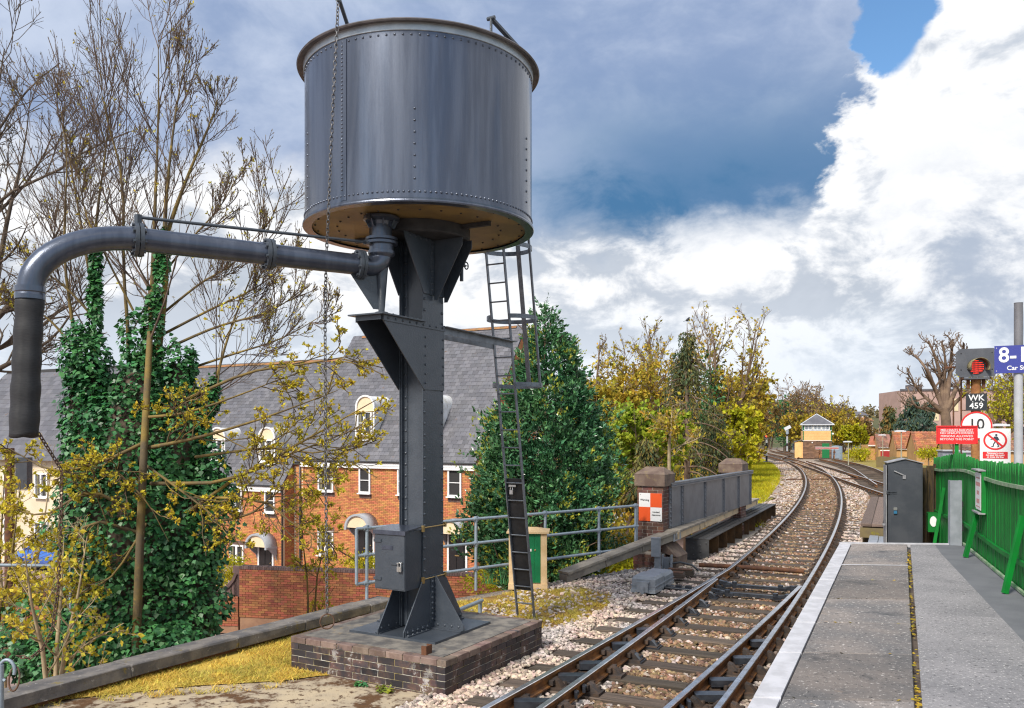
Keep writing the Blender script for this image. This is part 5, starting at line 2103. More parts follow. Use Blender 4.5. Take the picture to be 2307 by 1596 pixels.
obj('annexe', MB().box((-2.05, -1.6, .95), (.9, 1.8, 1.9)), MATS['box_cream'], sb)
obj('annexe_roof', MB().bar((-2.6, -1.6, 1.93), (-1.6, -1.6, 2.2), 2.0, .06, 0, (0, 0, 1)), MATS['slate_far'], sb)
obj('lamp', MB().dome((-.55, -D2 - .05, 1.85), (0, -1, 0), .09).dome((1.75, -D2, 2.9), (0, -1, 0), .14), MATS['white_paint'], sb)

bz0 = S(91.5)
bf = thing('buffer_stop', 'buffer stop with a red and white beam at the end of the siding', 'buffer stop', (bz0.x, bz0.y, prof(91)), R(-18))
mat('beam_red', (.32, .03, .025), rough=.7)
obj('beam', MB().box((0, 0, 1.18), (2.35, .25, .19)), MATS['beam_red'], bf)
obj('beam_edge', MB().box((0, -.13, 1.27), (2.38, .03, .05)).box((0, -.13, 1.07), (2.38, .03, .04)), MATS['white_paint'], bf)
for s in (-1, 1):
    mb = MB().bar((s * .75, 0, .0), (s * .75, .1, 1.1), .09, .14).bar((s * .75, 1.6, .0), (s * .75, .1, 1.05), .08, .12)
    obj('rail_post', mb, MATS['rail_side'], bf)
    obj('buffer_pad', MB().tube([(s * .75, -.2, .72), (s * .75, 0, .72)], .13, 12), MATS['rust'], bf)
obj('sleeper', MB().box((0, -.4, .0), (2.4, .3, .12)), MATS['sleeper'], bf)

mat('case_blue', (.20, .26, .34), (.16, .21, .28), rough=.6, scale=2)
for (px, pyb, pyt, Y, wpx, lab) in ((1886, 1036, 1004, 96, 22, 'blue grey lineside cabinet at the right of the signal box'),
                                   (1792.5, 1015, 999, 130, 14, 'small blue grey lineside case left of the signal box')):
    p = at(px, pyb, Y)
    wd, ht = wpx * Y / F, (pyb - pyt) * Y / F
    t = thing('lineside_case', lab, 'cabinet', p, R(-18))
    obj('body', MB().prism([(-wd / 2, 0, 0), (wd / 2, 0, 0), (wd / 2, 0, ht * .94), (0, 0, ht), (-wd / 2, 0, ht * .94)], (0, wd * .9, 0)), MATS['case_blue'], t)
    obj('door', MB().box((0, -.02, ht * .47), (wd * .84, .03, ht * .86)), MATS['case_blue'], t)

# far signals
def far_signal(px, pyb, pyt, Y, lab, kind):
    p = at(px, pyb, Y)
    h = (pyb - pyt) * Y / F
    t = thing('colour_light_signal' if kind < 2 else 'signal_post', lab, 'railway signal', p, R(-16))
    if kind == 0:
        obj('post', MB().tube([(0, 0, 0), (0, 0, h * .62)], .085, 10), MATS['white_paint'], t)
        obj('post_band', MB().tube([(0, 0, 0), (0, 0, h * .16)], .09, 10).tube([(0, 0, h * .36), (0, 0, h * .50)], .09, 10), MATS['ink'], t)
        hd = obj('head', MB().box((0, 0, h * .77), (.42, .25, h * .26)), MATS['ink'], t)
        obj('lamp', MB().tube([(0, -.13, h * .70), (0, -.15, h * .70)], .15, 14), MATS['lamp_red'], hd)
        obj('cage', MB().box((-.42, 0, h * .75), (.03, .03, h * .24)).box((.42, 0, h * .75), (.03, .03, h * .24)).box((0, 0, h * .63), (.9, .4, .04)), MATS['handrail_grey'], t)
        obj('route_indicator', MB().bar((-.45, 0, h * 1.0), (.05, 0, h * .93), .12, .16).box((.06, 0, h * .92), (.28, .2, h * .10)), MATS['ink'], t)
        obj('hood', MB().tube([(0, -.13, h * .735), (0, -.38, h * .735)], .17, 10, 0, False), MATS['ink'], hd)
        obj('plate', MB().box((0, -.1, h * .40), (.26, .03, .34)), MATS['ink'], t)
        obj('platform', MB().box((.15, 0, .02), (.9, .6, .05)), MATS['machine_grey'], t)
    elif kind == 1:
        obj('post', MB().tube([(0, 0, 0), (0, 0, h)], .07, 8), MATS['white_paint'], t)
        hd = obj('head', MB().box((0, 0, h), (.5, .25, .9)), MATS['ink'], t)
        obj('lamp', MB().tube([(0, -.13, h), (0, -.16, h)], .2, 12), MATS['lamp_red'], hd)
    else:
        obj('post', MB().tube([(0, 0, 0), (0, 0, h * .8)], .12, 10), MATS['pole_white'], t)
        obj('head', MB().box((0, 0, h * .78), (.35, .25, h * .18)), MATS['handrail_grey'], t)
        if kind == 3:
            obj('back_light', MB().bar((-.35, 0, h * .88), (.45, 0, h * 1.0), .35, .45), MATS['lead_white'], t)
            obj('post_band', MB().tube([(0, 0, h * .2), (0, 0, h * .32)], .125, 10).tube([(0, 0, h * .6), (0, 0, h * .68)], .125, 10), MATS['ink'], t)


far_signal(1727, 1041, 956, 78.7, 'signal on a black and white post showing red left of the far line', 0)
far_signal(1684.5, 1012, 985, 170, 'tiny far red signal light at the vanishing point of the line', 1)
far_signal(1683.5-0.0, 1020, 980, 120, 'plain grey signal post at the left edge of the far bend', 2)
far_signal(1773.5, 1017, 961, 118, 'signal post seen from behind standing left of the signal box', 3)

# street lamps
mat('lamp_post', (.38, .36, .26), (.30, .30, .24), rough=.6, scale=3)
for (px, pyb, pyt, Y, lab) in ((1911.5, 1030, 995, 75, 'short street lamp with a flat white head beside the yellow bush'),
                              (2030.5, 1026, 971, 60, 'street lamp with a flat head in front of the garages'),
                              (1989, 1020, 980, 88, 'street lamp by the end garage with its flat head turned left'),
                              (2258, 1010, 957, 40, 'street lamp with a flat head between the round sign and the pale pole')):
    p = at(px, pyb, Y)
    h = (pyb - pyt) * Y / F
    t = thing('street_lamp', lab, 'street lamp', (p.x, p.y, p.z - 1.2), R(-15), 'street lamps by the garages')
    obj('post', MB().tube([(0, 0, 0), (0, 0, h + 1.15)], [.05, .035], 8), MATS['lamp_post'], t)
    obj('head', MB().box((-.08, 0, h + 1.17), (.75, .25, .09)).box((-.08, 0, h + 1.22), (.5, .18, .04)), MATS['lead_white'], t)

# ------------------------------------------------------------------ garages with pantile roofs, buildings beyond
mat('pantile', (.40, .155, .065), (.28, .115, .06), rough=.8, scale=1.6, var=.3, hue=.015, spots=((.16, .11, .09), 2.5, .56, .7))
mat('pantile_brown', (.27, .135, .085), (.20, .11, .08), rough=.8, scale=1.2, var=.35, hue=.015, spots=((.14, .11, .10), 1.6, .5, .66))
mat('garage_brick', (.52, .30, .12), (.44, .25, .10), rough=.85, scale=1.2, var=.1)
mat('garage_red', (.30, .02, .02), rough=.5)


def pantile(m_):
    mb = MB()
    prof_ = [(-.15, .0), (-.10, .045), (-.04, .05), (.02, .02), (.08, -.005), (.15, .0)]
    V = [(x, -.20, z + .035) for x, z in prof_] + [(x, .20, z) for x, z in prof_] + [(x, -.20, z + .0) for x, z in prof_]
    n = len(prof_)
    mb.add(V, [(i, i + 1, n + i + 1, n + i) for i in range(n - 1)] + [(2 * n + i, 2 * n + i + 1, i + 1, i) for i in range(n - 1)])
    return mb.mesh('roof_tile', m_)


PT, PTB = pantile(MATS['pantile']), pantile(MATS['pantile_brown'])


def garage(lab, pxl, pxr, pye, pyr, Y, tile, m_tile, half=2.4, door=None):
    """gable to the left, roof slope towards us; pxl..pxr span the eaves"""
    e0, e1 = at(pxl, pye, Y), at(pxr, pye, Y)
    rz_ = at(pxl, pyr, Y + half).z
    Lx = (e1 - e0).length * 1.0
    hz_ = e0.z
    t = thing('garage', lab, 'garage', (e0.x, e0.y, hz_ - 2.4), R(-17), 'garages beyond the siding')
    He = 2.4
    Hr = 2.4 + rz_ - hz_
    mb = MB().prism([(0, 0, 0), (0, 0, He), (0, half, Hr - .08), (0, 2 * half, He), (0, 2 * half, 0)], (.22, 0, 0))
    obj('gable_wall', mb, MATS['garage_brick'], t)
    obj('front_wall', MB().box((Lx / 2 + .11, .11, He / 2 - .1), (Lx - .22, .2, He - .2)), MATS['garage_brick'], t)
    sl = math.atan2(Hr - He, half)
    mb = MB().add([(-.1, -.2, He - .16), (Lx, -.2, He - .16), (Lx, half, Hr - .03), (-.1, half, Hr - .03), (Lx, 2 * half + .2, He - .1), (-.1, 2 * half + .2, He - .1)],
                  [(0, 1, 2, 3), (3, 2, 4, 5)])
    ro = obj('roof', mb, m_tile, t)
    LS_ = half / math.cos(sl)
    Ms = []
    nr, nc = int(LS_ / .33) + 1, int(Lx / .29)
    for r_ in range(nr):
        for c in range(nc):
            d = -.05 + r_ * .33
            Ms.append(Matrix.Translation((.05 + c * .29, d * math.cos(sl), He + d * math.sin(sl) + .02)) @ Matrix.Rotation(sl + rnd.uniform(-.02, .02), 4, 'X'))
    pieces(ro, 'roof_tile', tile, Ms, 300, 'roof_tiles')
    obj('bargeboard', MB().bar((-.02, -.15, He - .05), (-.02, half, Hr + .0), .05, .16), MATS['timber_old'], t)
    obj('fascia', MB().box((Lx / 2, -.16, He - .12), (Lx, .04, .14)), MATS['white_paint'], t)
    if door:
        obj('door', MB().box((Lx * .5, -.01, .95), (min(2.2, Lx * .7), .06, 1.9)), door, t)
        obj('door_frame', MB().box((Lx * .5, .0, 1.95), (min(2.3, Lx * .75), .07, .1)), MATS['white_paint'], t)
    return t


garage('end garage of the row, small with a dark brown pantile roof and a red door', 1979, 2008, 1006, 978, 92, PTB, MATS['pantile_brown'], 2.5, MATS['garage_red'])
garage('middle garage of the row with the brightest orange pantile roof', 2020, 2062, 1009, 973.5, 84, PT, MATS['pantile'], 2.6)
garage('nearest long garage of the row with mottled orange pantiles behind the red sign', 2065, 2150, 1012, 972, 76, PT, MATS['pantile'], 2.8)
garage('long brown tiled garage behind the white prohibition sign', 2148, 2420, 1012, 964, 62, PTB, MATS['pantile_brown'], 3.0)
g0 = at(1956, 1025, 95)
t = thing('lean_to', 'low lean-to with an orange tile roof at the left end of the garages', 'garage', (g0.x, g0.y, g0.z - .9), 0)
obj('wall', MB().box((1.0, 1, 1.0), (2.0, 2, 2.0)), MATS['garage_brick'], t)
mb = MB().add([(-.1, -.2, 2.0), (2.1, -.2, 2.0), (2.1, 1.5, 3.0), (.9, 1.5, 3.0)], [(0, 1, 2, 3)])
obj('roof', mb, MATS['pantile'], t)
obj('fascia', MB().box((1, -.22, 1.94), (2.2, .05, .14)), MATS['white_paint'], t)
yf = at(1985, 1029, 70)
t = thing('board_fence', 'weathered ochre board fence in front of the garages', 'fence', (yf.x - .3, yf.y, yf.z - 1.9), R(-30))
fb = jit_box('board', (.19, .03, 1.9), .01, MATS['plank_moss'], 4)
pieces(t, 'board', fb, [TR(i * .2, rnd.uniform(-.01, .01), .95 + rnd.uniform(-.04, .04)) for i in range(12)])

mat('mill_brick', (.42, .285, .25), (.37, .25, .22), rough=.9, scale=.8, var=.05)
mat('mill_window', (.62, .52, .34), rough=.6)
bb = at(2030, 1010, 150)
t = thing('brick_block', 'big flat roofed pinkish brick building behind the pollard tree', 'building', (bb.x, bb.y, -4), R(-6))
zt_ = at(0, 880, 150).z + 4
Wb = 30.0
mb = MB().box((Wb / 2, 6, zt_ / 2), (Wb, 12, zt_))
obj('wall', mb, MATS['mill_brick'], t)
obj('parapet', MB().box((Wb / 2, -.05, zt_ + .1), (Wb + .3, .35, .3)), MATS['slate_far'], t)
for (x, z, h) in ((9.3, zt_ - 2.6, 2.2), (6.0, zt_ - 4.6, 1.6), (14.5, zt_ - 3.2, 1.6), (6.4, zt_ - 9.6, 2.0), (19.5, zt_ - 4.5, 1.6), (24, zt_ - 4.5, 1.6), (14.3, zt_ - 8.5, 1.8)):
    f_ = obj('window', MB().box((x, -.04, z), (.75, .1, h)), MATS['mill_window'], t)
    obj('pane', MB().box((x, -.10, z), (.35, .03, h * .85)), MATS['mill_window'], f_)
obj('roof_vent', MB().box((3.2, 3, zt_ + .6), (2.2, 2, 1.0)), MATS['slate_far'], t)

mat('house_white', (.62, .60, .55), (.55, .53, .49), rough=.9, scale=.5)
mat('roof_far', (.12, .115, .135), rough=.8)
mat('roof_orange', (.42, .185, .095), (.36, .15, .08), rough=.9, scale=.4)
for (px0, px1, pyb, pye, pyr, Y, mw, mr, lab) in (
        (1886, 1908, 950, 937, 929, 330, 'house_white', 'roof_far', 'far white house with a grey roof high on the hill to the left'),
        (1916, 1956, 949, 936, 927, 320, 'house_white', 'roof_far', 'far white house with a wide grey roof on the hill beside the brown conifer'),
        (1884, 1962, 972, 958, 948, 260, 'mill_brick', 'roof_orange', 'long far terrace with an orange roof below the hill houses'),
        (1938, 1966, 960, 948, 940, 280, 'house_white', 'roof_orange', 'far cottage with an orange roof beside the conifer')):
    a, b = at(px0, pyb, Y), at(px1, pyb, Y)
    wd = (b - a).length
    h1_, h2_ = (pyb - pye) * Y / F + 3, (pyb - pyr) * Y / F + 3
    t = thing('house', lab, 'house', (a.x, a.y, a.z - 3), 0)
    obj('wall', MB().box((wd / 2, 4, h1_ / 2), (wd, 8, h1_)), MATS[mw], t)
    mb = MB().add([(-.4, -.4, h1_), (wd + .4, -.4, h1_), (wd + .4, 8.4, h1_), (-.4, 8.4, h1_), (wd * .12, 4, h2_), (wd * .88, 4, h2_)],
                  [(0, 1, 5, 4), (1, 2, 5), (2, 3, 4, 5), (3, 0, 4)])
    obj('roof', mb, MATS[mr], t)
    nw = max(2, int(wd / 3.2))
    for i in range(nw):
        f_ = obj('window', MB().box((wd * (i + .5) / nw, -.03, h1_ - 1.2), (1.2, .08, 1.1)), MATS['white_paint'], t)
        obj('pane', MB().box((wd * (i + .5) / nw, -.08, h1_ - 1.2), (1.0, .03, .9)), MATS['glass'], f_)

# grey relay cabinets behind the fence
for (px0, px1, pyb, pyt, Y, lab) in ((2124, 2160, 1045, 1016, 34, 'grey equipment cabinet with double doors behind the red sign post'),
                                    (2164, 2190, 1045, 1019, 33, 'pale grey equipment cabinet between the red sign and the rusty post')):
    a, b = at(px0, pyb, Y), at(px1, pyb, Y)
    wd, ht = (b - a).length, (pyb - pyt) * Y / F
    t = thing('relay_cabinet', lab, 'cabinet', (a.x, a.y, a.z - .25), R(-5))
    mm = MATS['machine_grey'] if px0 < 2130 else MATS['pole_white']
    obj('body', MB().box((wd / 2, .25, ht / 2 + .12), (wd, .5, ht + .25)), mm, t)
    for i in range(2):
        obj('door', MB().box((wd * (.27 + .46 * i), -.012, ht / 2 + .1), (wd * .42, .025, ht * .85)), mm, t)
    obj('lid', MB().box((wd / 2, .22, ht + .26), (wd + .08, .62, .05)), MATS['pole_white'], t)

# ------------------------------------------------------------------ brick terraces below the embankment
HA = R(28)
HU = Vector((math.cos(HA), -math.sin(HA), 0))
HV = Vector((math.sin(HA), math.cos(HA), 0))
hbm = [jit_box('brick', (.215, .03, .065), .0015, MATS['house_brick'], 11)]
wbm = jit_box('brick', (.215, .03, .065), .002, MATS['wall_brick'], 12)
cbm = jit_box('cap_brick', (.072, .30, .10), .003, MATS['cap_brick'], 13, .006)
sol_ = jit_box('brick', (.065, .03, .19), .001, MATS['cap_brick'], 14)


def brick_face(L_, z0, z1, holes, y, bl=.215, j=.010, bh=.065):
    """matrices for courses of bricks on the plane y, x from 0 to L_, around rectangular holes (x0,x1,z0,z1)"""
    out = []
    k = 0
    z = z0
    while z + bh <= z1 + .001:
        zc = z + bh / 2
        x = -(bl / 2 + j / 2) if k % 2 else 0.0
        while x < L_ - .005:
            a, b = max(0, x), min(L_, x + bl)
            segs = [(a, b)]
            for (h0, h1, g0, g1) in holes:
                if g0 < zc < g1:
                    ns = []
                    for (p, q) in segs:
                        if q <= h0 or p >= h1:
                            ns.append((p, q))
                        else:
                            if p < h0:
                                ns.append((p, h0))
                            if q > h1:
                                ns.append((h1, q))
                    segs = ns
            for (p, q) in segs:
                if q - p > .025:
                    out.append(TR((p + q) / 2, y + .009 + rnd.uniform(-.002, .002), zc, 0, ((q - p) / bl, 1, 1)))
            x += bl + j
        z += bh + j
        k += 1
    return out


def window(parent, x, z, w_, h_, y, cols=2, fill=None, arch=False):
    """casement: the frame is the part, panes its children"""
    mb = MB()
    t = .075
    yy_ = y - .03
    mb.box((x, yy_, z - h_ / 2 + t / 2), (w_, .09, t)).box((x, yy_, z + h_ / 2 - t / 2), (w_, .09, t))
    mb.box((x - w_ / 2 + t / 2, yy_, z), (t, .09, h_ - 2 * t)).box((x + w_ / 2 - t / 2, yy_, z), (t, .09, h_ - 2 * t))
    if cols == 2:
        mb.box((x, yy_ - .004, z), (.12, .09, h_ - 2 * t))
    mb.box((x, yy_, z + .0), (w_ - 2 * t, .045, .035))
    mb.box((x, yy_ - .05, z - h_ / 2 - .025), (w_ + .08, .16, .05))
    fr = obj('window', mb, MATS['white_paint'], parent)
    for i in range(cols):
        cw_ = (w_ - 2 * t) / cols
        xx = x - w_ / 2 + t + cw_ * (i + .5)
        for s in (-1, 1):
            mb = MB().box((xx, y + .005, z + s * (h_ / 4 - t / 4)), (cw_ - .03, .012, h_ / 2 - t - .01))
            obj('pane', mb, MATS[fill or 'glass'], fr)
    if fill is None and cols == 2:
        mb = MB()
        mb.box((x - w_ * .33, y - .004, z), (w_ * .12, .008, h_ * .8)).box((x + w_ * .33, y - .004, z), (w_ * .10, .008, h_ * .8))
        obj('curtain', mb, MATS['blind'], fr)
    return fr


def canopy_door(parent, x, z0, y):
    """black panelled door under a barrel canopy"""
    dr = obj('door', MB().box((x, y - .02, z0 + 1.0), (.84, .06, 2.0)), MATS['black_door'], parent)
    mb = MB()
    for i in (-1, 1):
        for (zc, hh_) in ((1.45, .65), (.62, .70)):
            mb.box((x + i * .19, y - .055, z0 + zc), (.28, .03, hh_))
    obj('door_panel', mb, MATS['black_door'], dr)
    obj('letter_plate', MB().box((x, y - .075, z0 + 1.05), (.22, .02, .05)).dome((x + .3, y - .07, z0 + 1.2), (0, -1, 0), .03), MATS['brass'], dr)
    mb = MB().box((x - .47, y - .03, z0 + 1.02), (.09, .11, 2.04)).box((x + .47, y - .03, z0 + 1.02), (.09, .11, 2.04)).box((x, y - .03, z0 + 2.08), (1.03, .11, .09))
    obj('door_frame', mb, MATS['white_paint'], dr)
    obj('step', MB().box((x, y - .25, z0 - .04), (1.2, .5, .12)), MATS['trough_conc'], dr)
    r0, r1 = .60, .70
    zc = z0 + 2.05
    mb = MB()
    n_ = 20
    for j in range(n_ + 1):
        a = math.pi * j / n_
        for (rr, yy_) in ((r1, y), (r1, y - .75), (r0, y - .75), (r0, y)):
            mb.v.append((x + rr * math.cos(a), yy_, zc + rr * math.sin(a) * .92))
    for j in range(n_):
        for q in range(4):
            mb.f.append((4 * j + q, 4 * j + 4 + q, 4 * j + 4 + (q + 1) % 4, 4 * j + (q + 1) % 4))
            mb.m.append(0)
            mb.s.append(q in (0, 2))
    for s in (-1, 1):
        mb.box((x + s * .65, y - .375, zc - .05), (.12, .75, .10))
        mb.prism([(x + s * .62, y, zc - .1), (x + s * .62, y - .55, zc - .1), (x + s * .62, y - .38, zc - .26), (x + s * .62, y - .12, zc - .45), (x + s * .62, y, zc - .7)],
                 (.06, 0, 0))
    cp = obj('canopy', mb, MATS['canopy_grey'], parent)
    mb = MB()
    mb.v = [(x + r0 * math.cos(math.pi * j / n_), y - .66, zc + .92 * r0 * math.sin(math.pi * j / n_)) for j in range(n_ + 1)]
    mb.f, mb.m, mb.s = [tuple(range(n_, -1, -1))], [0], [False]
    obj('canopy_front', mb, MATS['cream_render'], cp)


def dormer(parent, x, zb, yf, zt, wd=1.06, depth=2.2):
    """arched dormer: front at yf from zb to zt, lead barrel roof running back into the slates"""
    r_ = wd / 2
    zs = zt - r_
    n_ = 14
    mb = MB()
    ring = [(x - r_, zb)] + [(x - r_ * math.cos(math.pi * j / n_), zs + r_ * math.sin(math.pi * j / n_)) for j in range(n_ + 1)] + [(x + r_, zb)]
    for (px_, pz_) in ring:
        for yy_ in (yf, yf + depth):
            mb.v.append((px_, yy_, pz_))
    for j in range(len(ring) - 1):
        mb.f.append((2 * j, 2 * j + 2, 2 * j + 3, 2 * j + 1))
        mb.m.append(0)
        mb.s.append(True)
    dm = obj('dormer', mb, MATS['white_lead'], parent)
    mb = MB()
    mb.v = [(a, yf + .005, b) for a, b in ring]
    mb.f, mb.m, mb.s = [tuple(range(len(ring)))], [0], [False]
    obj('dormer_front', mb, MATS['cream_render'], dm)
    mb = MB()
    for (a, b), (c, d) in zip(ring, ring[1:]):
        mb.bar((a, yf - .03, b), (c, yf - .03, d), .08, .07, 0, (0, 1, 0))
    mb.box((x, yf - .04, zb + .02), (wd + .1, .14, .08))
    obj('dormer_trim', mb, MATS['white_paint'], dm)
    return dm


def slates(parent, L_, w_, ze, zr, sk=0.0, lim=300, xl=0.0):
    """roof plane from eave (y=0, z=ze) to ridge (y=w_, z=zr); each slate its own piece"""
    sl = math.atan2(zr - ze, w_)
    LS_ = math.hypot(w_, zr - ze)
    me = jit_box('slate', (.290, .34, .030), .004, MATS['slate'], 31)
    me.materials.append(MATS['slate_bed_shade'])
    me.polygons[2].material_index = 1  # lower edge darkened to paint in the shadow line of each course
    Ms = []
    r_ = 0
    d = -.12
    while d < LS_ - .1:
        x = xl - .05 - (.15 if r_ % 2 else 0)
        while x < L_ + .05:
            a, b = max(xl - .06, x), min(L_ + .06, x + .295)
            if b - a > .05:
                dd = d + rnd.uniform(-.008, .008)
                Ms.append(Matrix.Translation(((a + b) / 2, dd * math.cos(sl) + .12 * math.cos(sl), ze + (dd + .12) * math.sin(sl) + .035)) @
                          Matrix.Rotation(sl - .055 + rnd.uniform(-.008, .008), 4, 'X') @ Matrix.Rotation(rnd.uniform(-.012, .012), 4, 'Z') @ Matrix.Diagonal(((b - a) / .295, 1, 1, 1)))
            x += .298
        d += .225
        r_ += 1
    kz = (zr - ze) / w_
    mb = MB().add([(xl - .08, -.14, ze - .14 * kz - .03), (L_ + .08, -.14, ze - .14 * kz - .03), (L_ + .08, w_, zr - .03), (xl - .08, w_, zr - .03)], [(0, 1, 2, 3)])
    mb.add([(-.08, w_, zr), (L_ + .08, w_, zr), (L_ + .08, 2 * w_, ze), (-.08, 2 * w_, ze)], [(0, 1, 2, 3)])
    ro = obj('roof', mb, MATS['slate_bed_shade'], parent)
    pieces(ro, 'slate', me, Ms, lim, 'slates')
    rt = MB().add([(-.22, -.11, -.07), (.22, -.11, -.07), (.22, 0, .05), (-.22, 0, .05), (.22, .11, -.07), (-.22, .11, -.07)], [(0, 1, 2, 3), (3, 2, 4, 5)]).mesh('ridge_tile', MATS['ridge_tile'])
    pieces(ro, 'ridge_tile', rt, [TR(.2 + .445 * i, w_, zr + .06 + rnd.uniform(-.008, .008)) for i in range(int(L_ / .445))])
    return ro


def terrace(label, org, L_, zb, ze, zr, wins, doors, dorms, xl=0.0):
    t = thing('terraced_house', label, 'house', (org.x, org.y, zb), -HA)
    w_ = 4.67
    H = ze - zb
    holes = [(x - w2 / 2, x + w2 / 2, z - zb - h2 / 2, z - zb + h2 / 2) for (x, z, w2, h2, c, f) in wins] + [(x - .5, x + .5, 0, 2.1) for x in doors]
    # backing wall with dark boxes painting in the shade of the window recesses
    obj('wall', MB().box((L_ / 2, .14, H / 2), (L_ - .02, .2, H)), MATS['house_mortar'], t)
    Ms = brick_face(L_, .0, H - .17, holes, 0.0)
    pieces(t, 'brick', hbm[0], Ms, 300, 'bricks')
    # gable on the track side
    mb = MB().prism([(L_ - .2, .04, 0), (L_ - .2, .04, H), (L_ - .2, w_, zr - zb - .1), (L_ - .2, 2 * w_, H), (L_ - .2, 2 * w_, 0)], (.17, 0, 0))
    ga = obj('gable_wall', mb, MATS['house_mortar'], t)
    Mg = []
    for M_ in brick_face(2 * w_, 0, zr - zb - .25, [], 0):
        y, z = M_.translation.x, M_.translation.z
        lim_ = H + (zr - ze) * (1 - abs(y - w_) / w_) - .05
        if z < lim_ - .04 and y < w_ + 1.2:
            Mg.append(Matrix.Translation((L_ - .02, 0, 0)) @ Matrix.Rotation(math.pi / 2, 4, 'Z') @ M_)
    pieces(ga, 'brick', hbm[0], Mg, 150, 'bricks')
    for (x, z, w2, h2, c, f) in wins:
        obj('recess_shade', MB().box((x, .022, z - zb), (w2, .05, h2)), MATS['slate_bed_shade'], t)
        window(t, x, z - zb, w2, h2, -.0, c, f)
        Mc = [TR(x - w2 / 2 + .04 + i * .077, .0, z - zb - h2 / 2 - .15) for i in range(int(w2 / .077) + 1)]
        pieces(t, 'sill_brick', sol_, Mc)
        if z - zb < 2.5:
            pieces(t, 'lintel_brick', sol_, [TR(x - w2 / 2 - .05 + i * .077, .0, z - zb + h2 / 2 + .10) for i in range(int(w2 / .077) + 2)])
    for x in doors:
        canopy_door(t, x, 0.02, -.0)
    ro = slates(t, L_, w_, H, zr - zb, xl=xl)
    k = (zr - ze) / w_
    for (x, yd, zt) in dorms:
        zb_ = H + k * yd
        dm = dormer(t, x, zb_, yd, zt - zb)
        window(dm, x, (zb_ + zt - zb) / 2 - .22, .86, 1.12, yd - .02, 2)
    obj('eaves_board', MB().box((L_ / 2, -.11, H - .20), (L_ + .1, .05, .25)).box((L_ / 2, -.04, H - .315), (L_ + .1, .12, .02)), MATS['white_paint'], t)
    mb = MB()
    mb.tube([(-.05, -.17, H - .03), (L_ + .1, -.17, H - .03)], .045, 8)
    obj('gutter', mb, MATS['pipe_black'], t)
    return t


OR = Vector((-10.18, 41.08, 0))
# positions along the right-hand house are measured from its left corner
t_r = terrace('brick terraced house with grey slate roof and two arched doors directly behind the column', OR, 9.7, -3.85, 1.27, 7.67,
              [(1.45, .38, .94, 1.17, 2, None), (3.78, .38, .66, 1.20, 1, 'curtain'), (8.70, .40, .70, 1.22, 1, 'blind'), (1.45, -2.70, .96, 1.17, 2, None), (6.0, .38, .7, 1.2, 1, None)],
              [3.85, 8.85], [(3.27, .68, 4.35), (6.85, .68, 4.35)], -.62)
LL = 13.0
CL = OR - HV * .90 - HU * (LL + .55)
t_l = terrace('lower brick terraced house with slate roof half hidden by the ivy clad trees', CL, LL, -4.95, .05, 6.40,
              [(LL - .71, -.70, .66, 1.16, 1, None), (LL - 3.0, -.70, .93, 1.16, 2, None), (LL - 6.6, -.70, .93, 1.16, 2, None), (LL - 2.9, -3.6, .95, 1.25, 2, None), (LL - 8, -3.6, .95, 1.25, 2, None)],
              [LL - .95, LL - 5.6], [(LL - 1.6, .70, 2.85), (LL - 5.0, .70, 2.85), (LL - 8.6, .70, 2.85)])
mb = MB()
for (x, y, ln) in ((LL + .10, -.05, 5.0), (LL + .48, .78, 4.6)):
    mb.tube([(x, y, .0), (x, y, ln)], .045, 8)
obj('downpipe', mb, MATS['pipe_black'], t_l)
obj('downpipe', MB().tube([(-.14, -.07, .3), (-.14, -.07, 4.9)], .04, 8), MATS['pole_grey'], t_r)

obj('link_wall', MB().box((-.28, .1, 2.5), (.56, .2, 5.0)), MATS['house_mortar'], t_r)
pieces(t_r, 'brick', hbm[0], [TR(-.42 + .225 * i + (.1 if r_ % 2 else 0), .008, .04 + r_ * .075) for r_ in range(66) for i in range(2)], 130, 'bricks')
# far-left rendered house
mat('render_cream', (.60, .50, .36), (.66, .56, .42), rough=.9, scale=1)
ol = at(-70, 1035, 44)
fl = thing('rendered_house', 'cream rendered house with a slate roof at the far left edge behind the hose', 'house', (ol.x - 3, ol.y + 2, -4.4), -HA)
obj('wall', MB().box((5.4, 4, 2.9), (10.8, 8, 5.8)), MATS['render_cream'], fl)
mb = MB().add([(-.2, -.3, 5.7), (11.0, -.3, 5.7), (11.0, 4, 10.6), (-.2, 4, 10.6)], [(0, 1, 2, 3)])
mb.add([(-.2, 8.3, 5.7), (11.0, 8.3, 5.7), (11.0, 4, 10.6), (-.2, 4, 10.6)], [(3, 2, 1, 0)])
mb.add([(10.95, -.3, 5.7), (10.95, 8.3, 5.7), (10.95, 4, 10.6)], [(0, 1, 2)])
ro = obj('roof', mb, MATS['slate_bed_shade'], fl)
me = jit_box('slate', (.45, .42, .016), .005, MATS['slate'], 33)
sl = math.atan2(4.9, 4.3)
pieces(ro, 'slate', me, [Matrix.Translation((x * .46 + .2 * (r_ % 2), -.25 + r_ * .33 * math.cos(sl), 5.78 + r_ * .33 * math.sin(sl))) @ Matrix.Rotation(sl - .03, 4, 'X')
                         for r_ in range(19) for x in range(24)], 300, 'slates')
for x in (4.2, 6.6, 9.2):
    for z in (2.0, 4.4):
        window(fl, x, z, 1.0, 1.2, -.02, 2)

